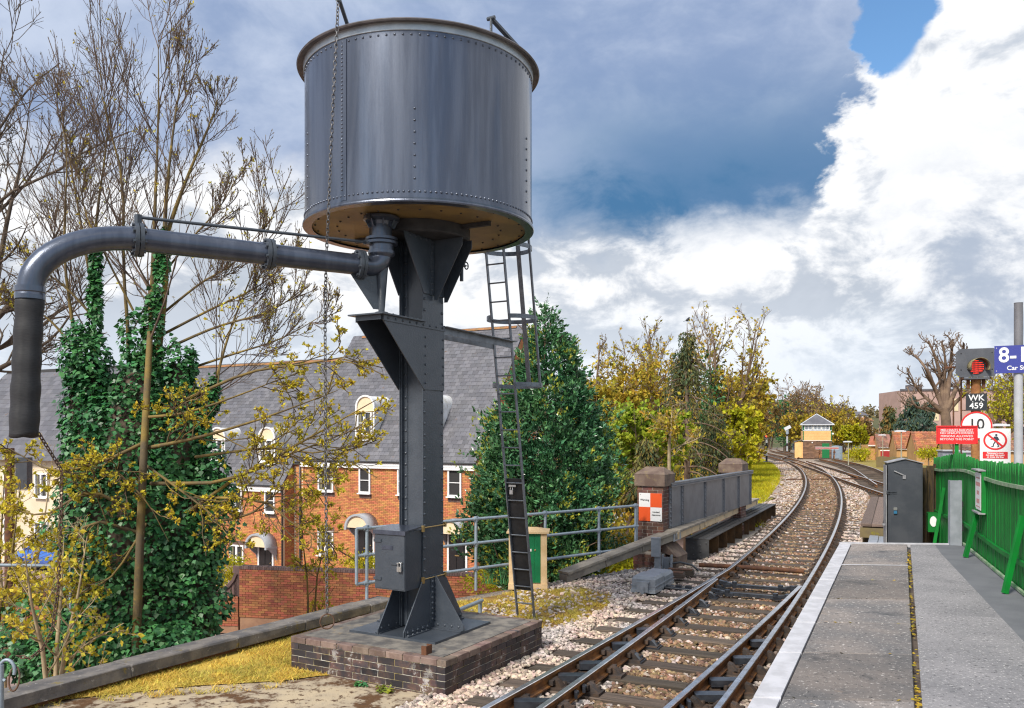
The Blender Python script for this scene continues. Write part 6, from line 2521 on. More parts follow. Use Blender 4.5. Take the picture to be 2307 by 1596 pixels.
# ------------------------------------------------------------------ garden wall at the foot of the embankment
g0, g1 = Vector((-8.95, 27.7, 0)), Vector((3.2, 25.4, 0))
gw = thing('garden_wall', 'red brick garden wall with a dark brick coping in front of the houses', 'wall', (g0.x, g0.y, -4.0), math.atan2(g1.y - g0.y, g1.x - g0.x))
LW_ = (g1 - g0).length
obj('core', MB().box((LW_ / 2, .12, 1.05), (LW_ - .02, .2, 2.10)), MATS['wall_mortar'], gw)
pieces(gw, 'brick', wbm, brick_face(LW_, .55, 2.12, [], -.005), 300, 'bricks')
pieces(gw, 'cap_brick', cbm, [TR(.04 + i * .082, .12, 2.17 + rnd.uniform(-.004, .004)) for i in range(int(LW_ / .082))], 160, 'cap_bricks')
# the wall sweeps down at its left end and runs on lower
g2 = thing('garden_wall', 'lower length of red brick garden wall with a curved end behind the ivy', 'wall', (g0.x - 9.0, g0.y + .9, -4.0), math.atan2(-.9, 9.0))
obj('core', MB().box((4.5, .12, .62), (8.98, .2, 1.24)), MATS['wall_mortar'], g2)
pieces(g2, 'brick', wbm, brick_face(9.0, .25, 1.26, [], -.005), 220, 'bricks')
mb = MB()
pts_ = [Vector((9.0 - 1.7, .12, 1.30))] + [Vector((9.0 - 1.0 + .95 * math.sin(i * .26), .12, 2.2 - .90 * math.cos(i * .26))) for i in range(7)]
for a, b in zip(pts_, pts_[1:]):
    mb.bar(a, b, .30, .10)
for i, p in enumerate(pts_[1:]):
    mb.box((p.x + .02, .12, (1.2 + p.z) / 2), (.2, .2, max(.05, p.z - 1.2)))
obj('curved_coping', mb, MATS['cap_brick'], g2)
pieces(g2, 'cap_brick', cbm, [TR(.04 + i * .082, .12, 1.30) for i in range(86)], 60, 'cap_bricks')

# street furniture below: a far left wooden pole, tube rail, cars
pole = at(22, 1010, 25)
pp_ = thing('wooden_pole', 'brown wooden pole with a dark transformer box at the far left', 'pole', (pole.x, pole.y, -4.0))
obj('shaft', MB().tube([(0, 0, 0), (0, 0, pole.z + 4)], [.145, .125], 12), MATS['rust'], pp_)
obj('box', MB().box((.42, 0, pole.z + 3.25), (.34, .3, .95)), MATS['cabinet'], pp_)
r0_, r1_ = at(-40, 1273, 14.0), at(165, 1276, 14.4)
lr = thing('tube_rail', 'grey tube handrail crossing behind the hanging chain at the far left', 'handrail', (r0_.x, r0_.y, -4.0))
obj('rail', MB().tube([Vector((0, 0, r0_.z + 4)), r1_ - r0_ + Vector((0, 0, r0_.z + 4))], .028, 8), MATS['handrail_grey'], lr)
for t_ in (.05, .97):
    p = (r1_ - r0_) * t_
    obj('post', MB().tube([(p.x, p.y, 0), (p.x, p.y, r0_.z + 4)], .028, 8), MATS['handrail_grey'], lr)

mat('car_white', (.62, .66, .68), rough=.25, spec=.6, coat=.6)
mat('car_blue', (.03, .12, .45), rough=.25, spec=.6, coat=.6)
mat('tyre', (.015, .015, .016), rough=.8)
mat('alloy', (.45, .46, .48), rough=.35, metal=.8)
mat('car_glass', (.02, .03, .035), rough=.08, spec=.9)


def car(name_, label, loc, rz, paint):
    """hatchback: nose towards local -x"""
    t = thing(name_, label, 'car', loc, rz)
    xs = [-2.0, -1.98, -1.75, -1.2, -.95, -.2, .9, 1.55, 1.85, 1.98, 2.0]
    zl = [.50, .42, .24, .22, .22, .22, .22, .22, .26, .40, .5]
    zu = [.56, .70, .82, .94, .99, 1.0, 1.0, 1.0, .98, .90, .6]
    hwid = [.60, .72, .82, .86, .87, .88, .88, .86, .82, .76, .70]
    mb = MB()
    for x, a, b, w_ in zip(xs, zl, zu, hwid):
        m_ = (a + b) / 2
        mb.v += [(x, -w_ * .9, a), (x, -w_, m_), (x, -w_ * .95, b), (x, -w_ * .6, b + .03), (x, w_ * .6, b + .03), (x, w_ * .95, b), (x, w_, m_), (x, w_ * .9, a)]
    for i in range(len(xs) - 1):
        for j in range(8):
            mb.f.append((8 * i + j, 8 * i + (j + 1) % 8, 8 * i + 8 + (j + 1) % 8, 8 * i + 8 + j))
            mb.m.append(0)
            mb.s.append(True)
    mb.add([mb.v[j] for j in range(8)], [tuple(range(7, -1, -1))])
    mb.add([mb.v[80 + j] for j in range(8)], [tuple(range(8))])
    body = obj('body', mb, paint, t)
    mb = MB()
    cs = [(-1.0, .99, .80), (-.30, 1.47, .62), (.55, 1.53, .62), (1.35, 1.45, .60), (1.85, 1.0, .76)]
    for x, z, w_ in cs:
        mb.v += [(x, -w_, z), (x, w_, z)]
    base = [(x, -.83 if i < 4 else -.78, .97) for i, (x, z, w_) in enumerate(cs)]
    mb.v += base + [(x, -y, z) for x, y, z in base]
    n = len(cs)
    for i in range(n - 1):
        mb.f.append((2 * i, 2 * i + 1, 2 * i + 3, 2 * i + 2))
        mb.f.append((2 * n + i, 2 * i, 2 * i + 2, 2 * n + i + 1))
        mb.f.append((2 * i + 1, 3 * n + i, 3 * n + i + 1, 2 * i + 3))
        mb.m += [0, 0, 0]
        mb.s += [False] * 3
    obj('cabin', mb, paint, t)
    for s in (-1, 1):
        mb = MB()
        for poly in ([(-.78, 1.03), (-.22, 1.42), (.28, 1.46), (.28, 1.03)], [(.36, 1.03), (.36, 1.46), (1.2, 1.40), (1.45, 1.05)]):
            mb.prism([(x, s * (.835 - (z - .97) * .42), z) for x, z in poly][::-s], (0, s * .012, 0))
        obj('side_window', mb, MATS['car_glass'], t)
        obj('mirror', MB().box((-.62, s * .95, 1.06), (.12, .18, .13)), paint, t)
        obj('headlight', MB().box((-1.88, s * .62, .70), (.16, .26, .16)), MATS['sign_white'], t)
        obj('tail_light', MB().box((1.93, s * .68, .85), (.1, .16, .2)), MATS['sign_red'], t)
        for x in (-1.27, 1.25):
            wh = obj('wheel', MB().tube([(x, s * .70, .32), (x, s * .89, .32)], .32, 20), MATS['tyre'], t)
            mb = MB()
            for k in range(6):
                a = k * 1.047
                mb.bar((x, s * .895, .32), (x + .22 * math.cos(a), s * .895, .32 + .22 * math.sin(a)), .05, .015, 0, (0, 1, 0))
            mb.tube([(x, s * .88, .32), (x, s * .892, .32)], .21, 16)
            obj('rim', mb, MATS['alloy'], wh)
        obj('door_line', MB().box((-.0, s * .885, .6), (.012, .01, .6)).box((.55 - 1.5, s * .88, .6), (.012, .01, .6)), MATS['ink'], t)
    obj('windscreen', MB().prism([(-.985, -.70, 1.02), (-.985, .70, 1.02), (-.36, .58, 1.45), (-.36, -.58, 1.45)], (-.02, 0, .02)), MATS['car_glass'], t)
    return t


cpos = at(1404, 1183, 57)
car('parked_car', 'white hatchback parked below the bridge left of the brick pier', (cpos.x + .5, cpos.y, -4.04), R(-8), MATS['car_white'])
cpos = at(118, 1290, 41)
car('parked_car', 'blue car almost hidden by ivy and branches at the far left', (cpos.x, cpos.y, -4.04), R(-28), MATS['car_blue'])
# parking bay lines
mb = MB()
for (px, py, L_) in ((1400, 1226, 1.6), (1424, 1191, 1.8), (1394, 1208, 1.4)):
    p = gp(px, py, -4.03)
    mb.box((p.x, p.y, -4.03), (L_, .12, .008))
obj('bay_line', mb, MATS['white_line'])['kind'] = 'structure'

# ------------------------------------------------------------------ trees and shrubs
mat('bark_dark', (.065, .048, .036), (.12, .09, .065), rough=.9, scale=6)
mat('bark_moss', (.19, .13, .035), (.10, .075, .045), rough=.9, scale=2.2, spots=((.30, .21, .04), 3, .52, .68))
mat('twig_dark', (.075, .050, .042), (.13, .085, .055), rough=.9, scale=3)
mat('bark_pale', (.42, .33, .20), (.30, .23, .14), rough=.9, scale=5)
mat('bark_brown', (.13, .085, .06), (.20, .135, .09), rough=.9, scale=2)
mat('ivy', (.026, .115, .036), (.055, .185, .055), rough=.42, scale=1.6, var=.55, hue=.02, spec=.4, trans=.12)
mat('leaf_new', (.64, .50, .05), (.48, .43, .045), rough=.6, scale=1.3, var=.35, hue=.02, trans=.35, spec=.2)
mat('leaf_bud', (.20, .15, .05), (.13, .095, .05), rough=.7, scale=2, var=.4, hue=.02, trans=.2)
mat('leaf_yellow', (.52, .45, .022), (.36, .37, .02), rough=.65, scale=.7, var=.35, hue=.02, trans=.35, spec=.2)
mat('leaf_olive', (.50, .34, .04), (.34, .30, .04), rough=.7, scale=.5, var=.4, hue=.025, trans=.3, spec=.2)
mat('leaf_brown', (.28, .17, .045), (.18, .12, .04), rough=.75, scale=.3, var=.4, hue=.02, trans=.25, spec=.2)
mat('leaf_green', (.24, .34, .03), (.32, .36, .03), rough=.6, scale=.6, var=.35, hue=.02, trans=.3, spec=.2)
mat('holly', (.045, .145, .062), (.080, .20, .075), rough=.28, scale=1.2, var=.45, hue=.02, spec=.6)
mat('holly_tip', (.46, .45, .05), (.26, .32, .055), rough=.4, scale=2, var=.35, hue=.02, trans=.2)
mat('conifer', (.034, .065, .026), (.085, .090, .024), rough=.8, scale=.9, var=.4, hue=.02)
mat('conifer_tip', (.20, .145, .025), (.12, .11, .025), rough=.8, scale=.9, var=.4, hue=.02)
mat('cedar', (.045, .085, .060), (.025, .055, .045), rough=.8, scale=.5, var=.4)
mat('wood_far', (.15, .125, .065), (.22, .165, .055), rough=1, scale=.12, var=.4, hue=.02)


def unit(v):
    return v / (np.linalg.norm(v, axis=-1, keepdims=True) + 1e-9)


def grow(rng, par, prad, n, t0, t1, ang, lenf, P=5, up=.1, wander=.12, rr=.6, tip=.35, shrink=.6, absl=None, rmin=.003):
    """children on parent polylines par [B,P,3]; returns arrays of polylines and radii"""
    B, Pp, _ = par.shape
    tot = int(B * n)
    bi = np.repeat(np.arange(B), n) if float(n).is_integer() else rng.integers(0, B, tot)
    tot = len(bi)
    t = t0 + (t1 - t0) * rng.random(tot)
    f = t * (Pp - 1)
    i0 = np.minimum(f.astype(int), Pp - 2)
    fr = (f - i0)[:, None]
    pos = par[bi, i0] * (1 - fr) + par[bi, i0 + 1] * fr
    d = unit(par[bi, i0 + 1] - par[bi, i0])
    r0 = (prad[bi, i0] * (1 - fr[:, 0]) + prad[bi, i0 + 1] * fr[:, 0]) * rr
    side = unit(np.cross(d, rng.normal(0, 1, (tot, 3))))
    a = np.radians(ang + rng.normal(0, 9, tot))[:, None]
    dr = unit(d * np.cos(a) + side * np.sin(a))
    plen = np.linalg.norm(np.diff(par, axis=1), axis=2).sum(1)[bi]
    L = (absl if absl is not None else plen * lenf) * (1 - shrink * (t - t0) / (t1 - t0 + 1e-6)) * rng.uniform(.65, 1.2, tot)
    pts = np.zeros((tot, P, 3))
    rad = np.zeros((tot, P))
    pts[:, 0] = pos
    r0 = np.maximum(r0, rmin)
    for k in range(1, P):
        dr = unit(dr + np.array([0, 0, up]) + rng.normal(0, wander, (tot, 3)))
        pts[:, k] = pts[:, k - 1] + dr * (L / (P - 1))[:, None]
    for k in range(P):
        rad[:, k] = r0 * (1 - (1 - tip) * k / (P - 1))
    rad = np.maximum(rad, rmin * .7)
    return pts, rad


def tubes(pts, rad, n):
    B, P, _ = pts.shape
    d = np.zeros_like(pts)
    d[:, 1:-1] = pts[:, 2:] - pts[:, :-2]
    d[:, 0] = pts[:, 1] - pts[:, 0]
    d[:, -1] = pts[:, -1] - pts[:, -2]
    d = unit(d)
    ref = np.where(np.abs(d[:, :1, 2:3]) > .9, np.array([[[1., .2, 0]]]), np.array([[[0, 0.1, 1.]]]))
    u = unit(np.cross(d, np.broadcast_to(ref, d.shape)))
    v = np.cross(d, u)
    a = np.arange(n) * 6.28318 / n
    V = pts[:, :, None] + (u[:, :, None] * np.cos(a)[None, None, :, None] + v[:, :, None] * np.sin(a)[None, None, :, None]) * rad[:, :, None, None]
    idx = np.arange(B * P * n).reshape(B, P, n)
    Q = np.stack([idx[:, :-1], np.roll(idx, -1, 2)[:, :-1], np.roll(idx, -1, 2)[:, 1:], idx[:, 1:]], -1).reshape(-1, 4)
    return V.reshape(-1, 3), Q


def joinm(parts):
    Vs, Qs, o = [], [], 0
    for V, Q in parts:
        Vs.append(V)
        Qs.append(Q + o)
        o += len(V)
    return np.concatenate(Vs), np.concatenate(Qs)


def leaves(pos, dirs, size, rng, wid=.55, fold=.25, spread=.6):
    """pointed folded leaves: two triangles meeting on the midrib -> one bent quad"""
    n = len(pos)
    d = unit(dirs + rng.normal(0, spread, (n, 3)))
    s = unit(np.cross(d, rng.normal(0, 1, (n, 3))))
    nn = np.cross(s, d)
    L = (size * rng.uniform(.6, 1.3, n))[:, None]
    a = pos
    m = pos + d * L * .45
    V = np.stack([a, m + s * L * wid * .5 + nn * L * fold * .3, pos + d * L, m - s * L * wid * .5 + nn * L * fold * .3], 1).reshape(-1, 3)
    return V, np.arange(n * 4).reshape(-1, 4)


def along(pts, k, rng, t0=0.2):
    """k random points on each polyline, with directions"""
    B, P, _ = pts.shape
    bi = np.repeat(np.arange(B), k)
    f = (t0 + (1 - t0) * rng.random(B * k)) * (P - 1)
    i0 = np.minimum(f.astype(int), P - 2)
    fr = (f - i0)[:, None]
    return pts[bi, i0] * (1 - fr) + pts[bi, i0 + 1] * fr, unit(pts[bi, i0 + 1] - pts[bi, i0])


def path(P0, k=10):
    """smooth polyline through control points [(x,y,z,r)...] -> pts[1,k,3], rad[1,k]"""
    A = np.array(P0, float)
    t = np.linspace(0, len(A) - 1, k)
    i = np.minimum(t.astype(int), len(A) - 2)
    f = (t - i)[:, None]
    p_ = np.vstack([2 * A[0] - A[1], A, 2 * A[-1] - A[-2]])
    a, b, c, d = p_[i], p_[i + 1], p_[i + 2], p_[i + 3]
    q = .5 * (2 * b + (c - a) * f + (2 * a - 5 * b + 4 * c - d) * f**2 + (3 * b - a - 3 * c + d) * f**3)
    return q[None, :, :3], np.maximum(q[None, :, 3], .004)


def tree_obj(name, label, base, wood, fol, wmat, fmats, group=None, cat='tree', fname='foliage', twigs=None):
    """wood / fol = (V,Q) in world space; base = location of the thing"""
    t = thing(name, label, cat, base, 0, group)
    o = np.array(base)
    if wood is not None:
        link('trunk', np_mesh('trunk', wood[0] - o, wood[1], wmat, True), t)
    if twigs is not None:
        link('twigs', np_mesh('twigs', twigs[0] - o, twigs[1], MATS['twig_dark'], True), t)['kind'] = 'stuff'
    for (vq, m_, nm) in zip(fol, fmats, fname if isinstance(fname, list) else [fname] * 9):
        f_ = link(nm, np_mesh(nm, vq[0] - o, vq[1], m_), t)
        f_['kind'] = 'stuff'
    return t


def W3(px, py, Y):
    p = at(px, py, Y)
    return (p.x, p.y, p.z)


# --- the ivy clad sycamore clump: stems given by hand, branches grown
rng = np.random.default_rng(21)
Yt = 15.2
stems = [
    [(*W3(305, 1500, Yt - 1.35), .15), (*W3(318, 1150, Yt - 1.4), .13), (*W3(330, 900, Yt - 1.0), .115), (*W3(343, 650, Yt), .09), (*W3(349, 470, Yt), .06), (*W3(357, 250, Yt), .032), (*W3(356, 65, Yt), .008)],
    [(*W3(270, 1500, Yt + .3), .13), (*W3(285, 1100, Yt + .3), .11), (*W3(290, 800, Yt + .4), .075), (*W3(278, 600, Yt + .4), .055), (*W3(275, 400, Yt + .4), .045), (*W3(232, 230, Yt + .4), .02), (*W3(219, 35, Yt + .4), .006)],
    [(*W3(225, 1500, Yt + .6), .14), (*W3(215, 1000, Yt + .6), .10), (*W3(212, 740, Yt + .6), .07), (*W3(215, 520, Yt + .6), .05), (*W3(238, 340, Yt + .6), .03), (*W3(255, 160, Yt + .6), .008)],
    [(*W3(190, 1500, Yt + .1), .13), (*W3(188, 900, Yt + .1), .085), (*W3(165, 740, Yt), .06), (*W3(146, 590, Yt), .048), (*W3(147, 460, Yt), .036), (*W3(150, 330, Yt), .02), (*W3(122, 170, Yt), .006)],
    [(*W3(425, 1480, Yt - .3), .11), (*W3(445, 1000, Yt - .3), .08), (*W3(480, 880, Yt - .3), .055), (*W3(520, 740, Yt - .2), .038), (*W3(575, 600, Yt), .02), (*W3(640, 420, Yt), .006)],
    [(*W3(352, 620, Yt - .1), .06), (*W3(385, 500, Yt - .2), .045), (*W3(430, 380, Yt - .2), .03), (*W3(480, 260, Yt - .2), .016), (*W3(492, 205, Yt - .2), .006)],
    [(*W3(345, 900, Yt - .2), .07), (*W3(372, 650, Yt - .3), .055), (*W3(372, 480, Yt - .3), .04), (*W3(395, 260, Yt - .3), .02), (*W3(425, 105, Yt - .3), .006)],
    [(*W3(215, 700, Yt + .4), .035), (*W3(178, 480, Yt + .6), .024), (*W3(148, 320, Yt + .8), .014), (*W3(112, 175, Yt + .8), .005)],
]
for (x0, y0, x1, y1, x2, y2, x3, y3, r_) in ((350, 720, 450, 640, 530, 590, 600, 500, .030), (355, 760, 470, 700, 590, 640, 670, 560, .032), (345, 800, 480, 740, 610, 700, 700, 640, .034),
                                          (400, 840, 520, 800, 640, 760, 760, 690, .030), (215, 720, 150, 650, 80, 600, 10, 560, .03), (180, 800, 110, 720, 50, 690, -30, 660, .03),
                                          (350, 640, 430, 540, 500, 460, 560, 350, .026), (300, 700, 230, 560, 190, 470, 170, 330, .026)):
    stems.append([(*W3(x0, y0, Yt), r_), (*W3(x1, y1, Yt - .2), r_ * .75), (*W3(x2, y2, Yt - .3), r_ * .45), (*W3(x3, y3, Yt - .3), r_ * .15)])
st_pts = [path([(*q[:3], q[3] * (.50 if s_[0][2] < 1 else .85)) for q in s_], 14) for s_ in stems]
# leafing boughs that sweep out low to the right and left
boughs = []
for (x0, y0, x1, y1, x2, y2, x3, y3, r_) in ((330, 1010, 450, 985, 600, 940, 760, 880, .035), (340, 1090, 520, 1080, 690, 990, 850, 900, .036), (430, 1150, 560, 1060, 690, 1010, 820, 960, .030),
                                          (440, 1120, 590, 1130, 660, 1180, 760, 1230, .028), (420, 900, 560, 840, 690, 820, 800, 800, .030), (440, 1030, 600, 1010, 720, 1020, 860, 985, .026),
                                          (320, 1000, 230, 1040, 120, 1060, 20, 1010, .034), (300, 1150, 200, 1110, 100, 1160, 10, 1140, .034), (310, 1200, 200, 1180, 130, 1290, 60, 1330, .030),
                                          (330, 1050, 400, 1100, 500, 1180, 560, 1260, .024), (335, 940, 420, 930, 540, 890, 640, 850, .028), (300, 1100, 260, 1060, 330, 1130, 380, 1220, .022),
                                          (330, 1180, 260, 1290, 200, 1330, 120, 1370, .024), (450, 1180, 560, 1160, 640, 1100, 740, 1090, .024)):
    boughs.append(path([(*W3(x0, y0, Yt - 1.1), r_), (*W3(x1, y1, Yt - 1.5), r_ * .75), (*W3(x2, y2, Yt - 1.6), r_ * .5), (*W3(x3, y3, Yt - 1.5), r_ * .18)], 9))
BP, BR = np.concatenate([a for a, b in boughs]), np.concatenate([b for a, b in boughs])
P0 = np.concatenate([a for a, b in st_pts])
R0 = np.concatenate([b for a, b in st_pts])
b1, r1 = grow(rng, P0, R0, 19, .36, .985, 42, .27, 8, .11, .07, .42, .3, .55)
b1b, r1b = grow(rng, BP, BR, 9, .12, .97, 42, .38, 8, .02, .16, .5, .35, .45)
b1b, r1b = np.concatenate([b1b]), np.concatenate([r1b])      # long low sweeping boughs
b2, r2 = grow(rng, b1, r1, 8, .12, .97, 36, .48, 7, .12, .08, .5, .35, .5)
b2b, r2b = grow(rng, b1b, r1b, 5, .15, .97, 45, .40, 6, .03, .18, .6, .4, .4)
b3, r3 = grow(rng, b2, r2, 3, .15, .95, 34, .42, 4, .12, .10, .7, .5, .4)
b3b, r3b = grow(rng, b2b, r2b, 4, .2, .98, 42, .45, 4, .02, .16, .7, .5, .4)
wood = joinm([tubes(P0, R0, 9), tubes(BP, BR, 7), tubes(b1b, np.maximum(r1b, .009), 5)])
twg = joinm([tubes(b1, np.maximum(r1, .0075), 5), tubes(b2, np.maximum(r2, .0042), 4), tubes(b2b, np.maximum(r2b, .005), 4), tubes(b3, np.maximum(r3, .0034), 3), tubes(b3b, np.maximum(r3b, .0042), 3)])
# buds near the tips, new yellow leaves lower down
tips = np.concatenate([b3[:, -1], b2[:, -1], b1[:, -1]])
td = unit(np.concatenate([b3[:, -1] - b3[:, -2], b2[:, -1] - b2[:, -2], b1[:, -1] - b1[:, -2]]))
k = rng.random(len(tips)) < .9
bud = leaves(tips[k], td[k], .052, rng, .30, .2, .2)
k7 = rng.random(len(b2)) < .4
p_, d_ = along(b2[k7], 1, rng)
bud2 = leaves(p_, d_, .035, rng, .4, .2, .4)
tb_ = np.concatenate([b3b[:, -1], b3b[:, 2], b2b[:, -1]])
tdb = unit(np.concatenate([b3b[:, -1] - b3b[:, -2], b3b[:, 2] - b3b[:, 1], b2b[:, -1] - b2b[:, -2]]))
kq = rng.random(len(tb_)) < .75
tb_, tdb = tb_[kq], tdb[kq]
lf = leaves(np.repeat(tb_, 4, 0), np.repeat(tdb, 4, 0), .054, rng, .6, .3, .8)
kk = rng.random(len(tips)) < np.clip(.30 - (tips[:, 2] - 1.5) * .05, .035, .3)
lf2 = leaves(np.repeat(tips[kk], 3, 0), np.repeat(td[kk], 3, 0), .055, rng, .5, .3, .8)
t = tree_obj('sycamore', 'tall many stemmed sycamore just coming into leaf behind the coping wall', (stems[0][0][0], stems[0][0][1], -4.0), wood,
             [joinm([bud, bud2]), joinm([lf, lf2])], MATS['bark_moss'], [MATS['leaf_bud'], MATS['leaf_new']], fname=['buds', 'foliage'], twigs=twg)

# ivy: leaf masses round the stems, a broad mass below
blobs = []     # px, py, Y, rx, ry(px), weight


def ivy_blob(px, py, rx, ry, Y=Yt - .3, n=500):
    c = np.array(W3(px, py, Y))
    s_ = Y / F
    u = rng.normal(0, 1, (n, 3))
    u = unit(u)
    rr = rng.uniform(.80, 1.08, (n, 1))
    lump = 1 + .16 * np.sin(u[:, :1] * 7 + px) * np.sin(u[:, 2:] * 9 + py)
    P = c + u * rr * lump * np.array([rx * s_, rx * s_ * .8, ry * s_])
    return P, u


pp_l, uu_l = [], []
for (px, py, rx, ry, n) in ((330, 1380, 150, 150, 2600), (250, 1420, 130, 120, 1800), (420, 1350, 90, 160, 1700), (300, 1180, 160, 170, 3200), (400, 1180, 120, 150, 2000),
                           (220, 1150, 85, 150, 1400), (270, 1000, 115, 130, 1900), (380, 1000, 85, 130, 1500), (195, 930, 55, 120, 1100), (175, 800, 38, 70, 500), (205, 830, 45, 80, 600),
                           (320, 880, 60, 90, 700), (395, 850, 40, 80, 500), (214, 690, 14, 90, 420), (216, 590, 10, 60, 240), (345, 760, 22, 110, 520), (362, 620, 12, 70, 260), (372, 560, 9, 50, 160),
                           (470, 1060, 40, 70, 560), (452, 950, 22, 75, 420), (480, 890, 14, 45, 220), (490, 1110, 40, 40, 400), (430, 820, 12, 40, 150), (300, 760, 30, 60, 250),
                           (340, 1460, 140, 60, 1400), (190, 1330, 60, 110, 800), (160, 1480, 110, 60, 1300), (60, 1470, 90, 50, 800), (90, 1400, 80, 60, 500)):
    P, u = ivy_blob(px, py, rx, ry, Yt - .3 if py < 1440 else Yt - 1.4, int(n * 1.5))
    pp_l.append(P)
    uu_l.append(u)
pp_a, uu_a = np.concatenate(pp_l), np.concatenate(uu_l)
fr_ = pp_a[:, 1] < Yt + .5
pp_a, uu_a = pp_a[fr_], uu_a[fr_]
# hanging, outward facing heart shaped leaves: five-sided
n = len(pp_a)
dd = unit(uu_a * .55 + np.array([0, -.15, -.75]) + rng.normal(0, .33, (n, 3)))
nn_ = unit(uu_a + np.array([0, -.25, .45]) + rng.normal(0, .38, (n, 3)))
ss_ = unit(np.cross(dd, nn_))
L = (.088 * rng.uniform(.55, 1.3, n))[:, None]
V = np.stack([pp_a, pp_a + dd * L * .25 + ss_ * L * .52, pp_a + dd * L, pp_a + dd * L * .25 - ss_ * L * .52], 1).reshape(-1, 3)
Q = np.arange(n * 4).reshape(-1, 4)
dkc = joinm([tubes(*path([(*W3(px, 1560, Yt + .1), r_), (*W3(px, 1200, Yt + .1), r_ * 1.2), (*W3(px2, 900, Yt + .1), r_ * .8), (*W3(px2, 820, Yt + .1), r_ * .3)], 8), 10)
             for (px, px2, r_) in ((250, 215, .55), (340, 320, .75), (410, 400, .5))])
t2 = tree_obj('ivy', 'dense dark green ivy wrapped round the sycamore stems', (stems[0][0][0] - .4, stems[0][0][1], -4.0), dkc, [(V, Q)], MATS['ivy'], [MATS['ivy']], cat='ivy')
# trunk part of ivy is its woody core
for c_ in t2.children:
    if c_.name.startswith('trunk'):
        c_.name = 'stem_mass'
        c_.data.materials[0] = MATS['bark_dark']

# --- bare dark tree at the far left, a paler leafing shrub below it
rng = np.random.default_rng(5)
Yb = 20.0
s_ = [[(*W3(-160, 1500, Yb), .20), (*W3(-140, 1000, Yb), .17), (*W3(-90, 760, Yb), .13), (*W3(-60, 500, Yb), .09), (*W3(-20, 300, Yb), .045), (*W3(10, 110, Yb), .012)],
      [(*W3(-110, 850, Yb), .11), (*W3(-20, 660, Yb), .075), (*W3(20, 480, Yb), .045), (*W3(55, 330, Yb), .02), (*W3(70, 200, Yb), .008)],
      [(*W3(-100, 800, Yb), .10), (*W3(10, 700, Yb), .07), (*W3(90, 600, Yb), .04), (*W3(150, 480, Yb), .015)],
      [(*W3(-130, 900, Yb), .10), (*W3(0, 830, Yb), .06), (*W3(120, 760, Yb), .03), (*W3(200, 640, Yb), .012)]]
sp_ = [path(q, 12) for q in s_]
P0 = np.concatenate([a for a, b in sp_])
R0 = np.concatenate([b for a, b in sp_])
b1, r1 = grow(rng, P0, R0, 14, .3, .98, 45, .30, 8, .05, .13, .5, .35, .4)
b2, r2 = grow(rng, b1, r1, 8, .2, .98, 42, .42, 6, .05, .16, .6, .45, .4)
b3, r3 = grow(rng, b2, r2, 4, .2, .98, 40, .45, 4, .06, .18, .7, .5, .3)
wood = joinm([tubes(P0, R0, 8), tubes(b1, np.maximum(r1, .010), 5), tubes(b2, np.maximum(r2, .007), 4), tubes(b3, np.maximum(r3, .0055), 3)])
tips = b3[:, -1]
k = rng.random(len(tips)) < .25
bud = leaves(tips[k], unit(b3[k, -1] - b3[k, -2]), .07, rng, .5)
tree_obj('bare_tree', 'dark bare twiggy tree at the far left edge of the view', (s_[0][0][0], Yb, -4.0), wood, [bud], MATS['bark_dark'], [MATS['leaf_bud']], fname='buds')


def bush(rng, c, rx, ry, rz_, n_shoot, per, size, lump=.25, hollow=.55, wid=.55, droop=0.0, spread=.8, flat=0.0):
    """leaf shoots spread through an uneven crown volume"""
    u = unit(rng.normal(0, 1, (n_shoot, 3)))
    rr = hollow + (1.04 - hollow) * rng.random(n_shoot) ** .6
    ph = rng.uniform(0, 6.28, 6)
    lm = 1 + lump * (np.sin(u[:, 0] * 4.3 + ph[0]) * np.sin(u[:, 1] * 3.7 + ph[1]) + .7 * np.sin(u[:, 2] * 6.1 + ph[2]) * np.sin(u[:, 0] * 7 + ph[3]) + .5 * np.sin(u[:, 1] * 11 + ph[4]) * np.sin(u[:, 2] * 12 + ph[5]))
    P = np.array(c) + u * (rr * lm)[:, None] * np.array([rx, ry, rz_])
    d = unit(u * np.array([1 / rx, 1 / ry, 1 / rz_]) + np.array([0, 0, .3 - droop]))
    PP = np.repeat(P, per, 0) + rng.normal(0, size * .9, (n_shoot * per, 3))
    return leaves(PP, np.repeat(d, per, 0), size, rng, wid, .25, spread)


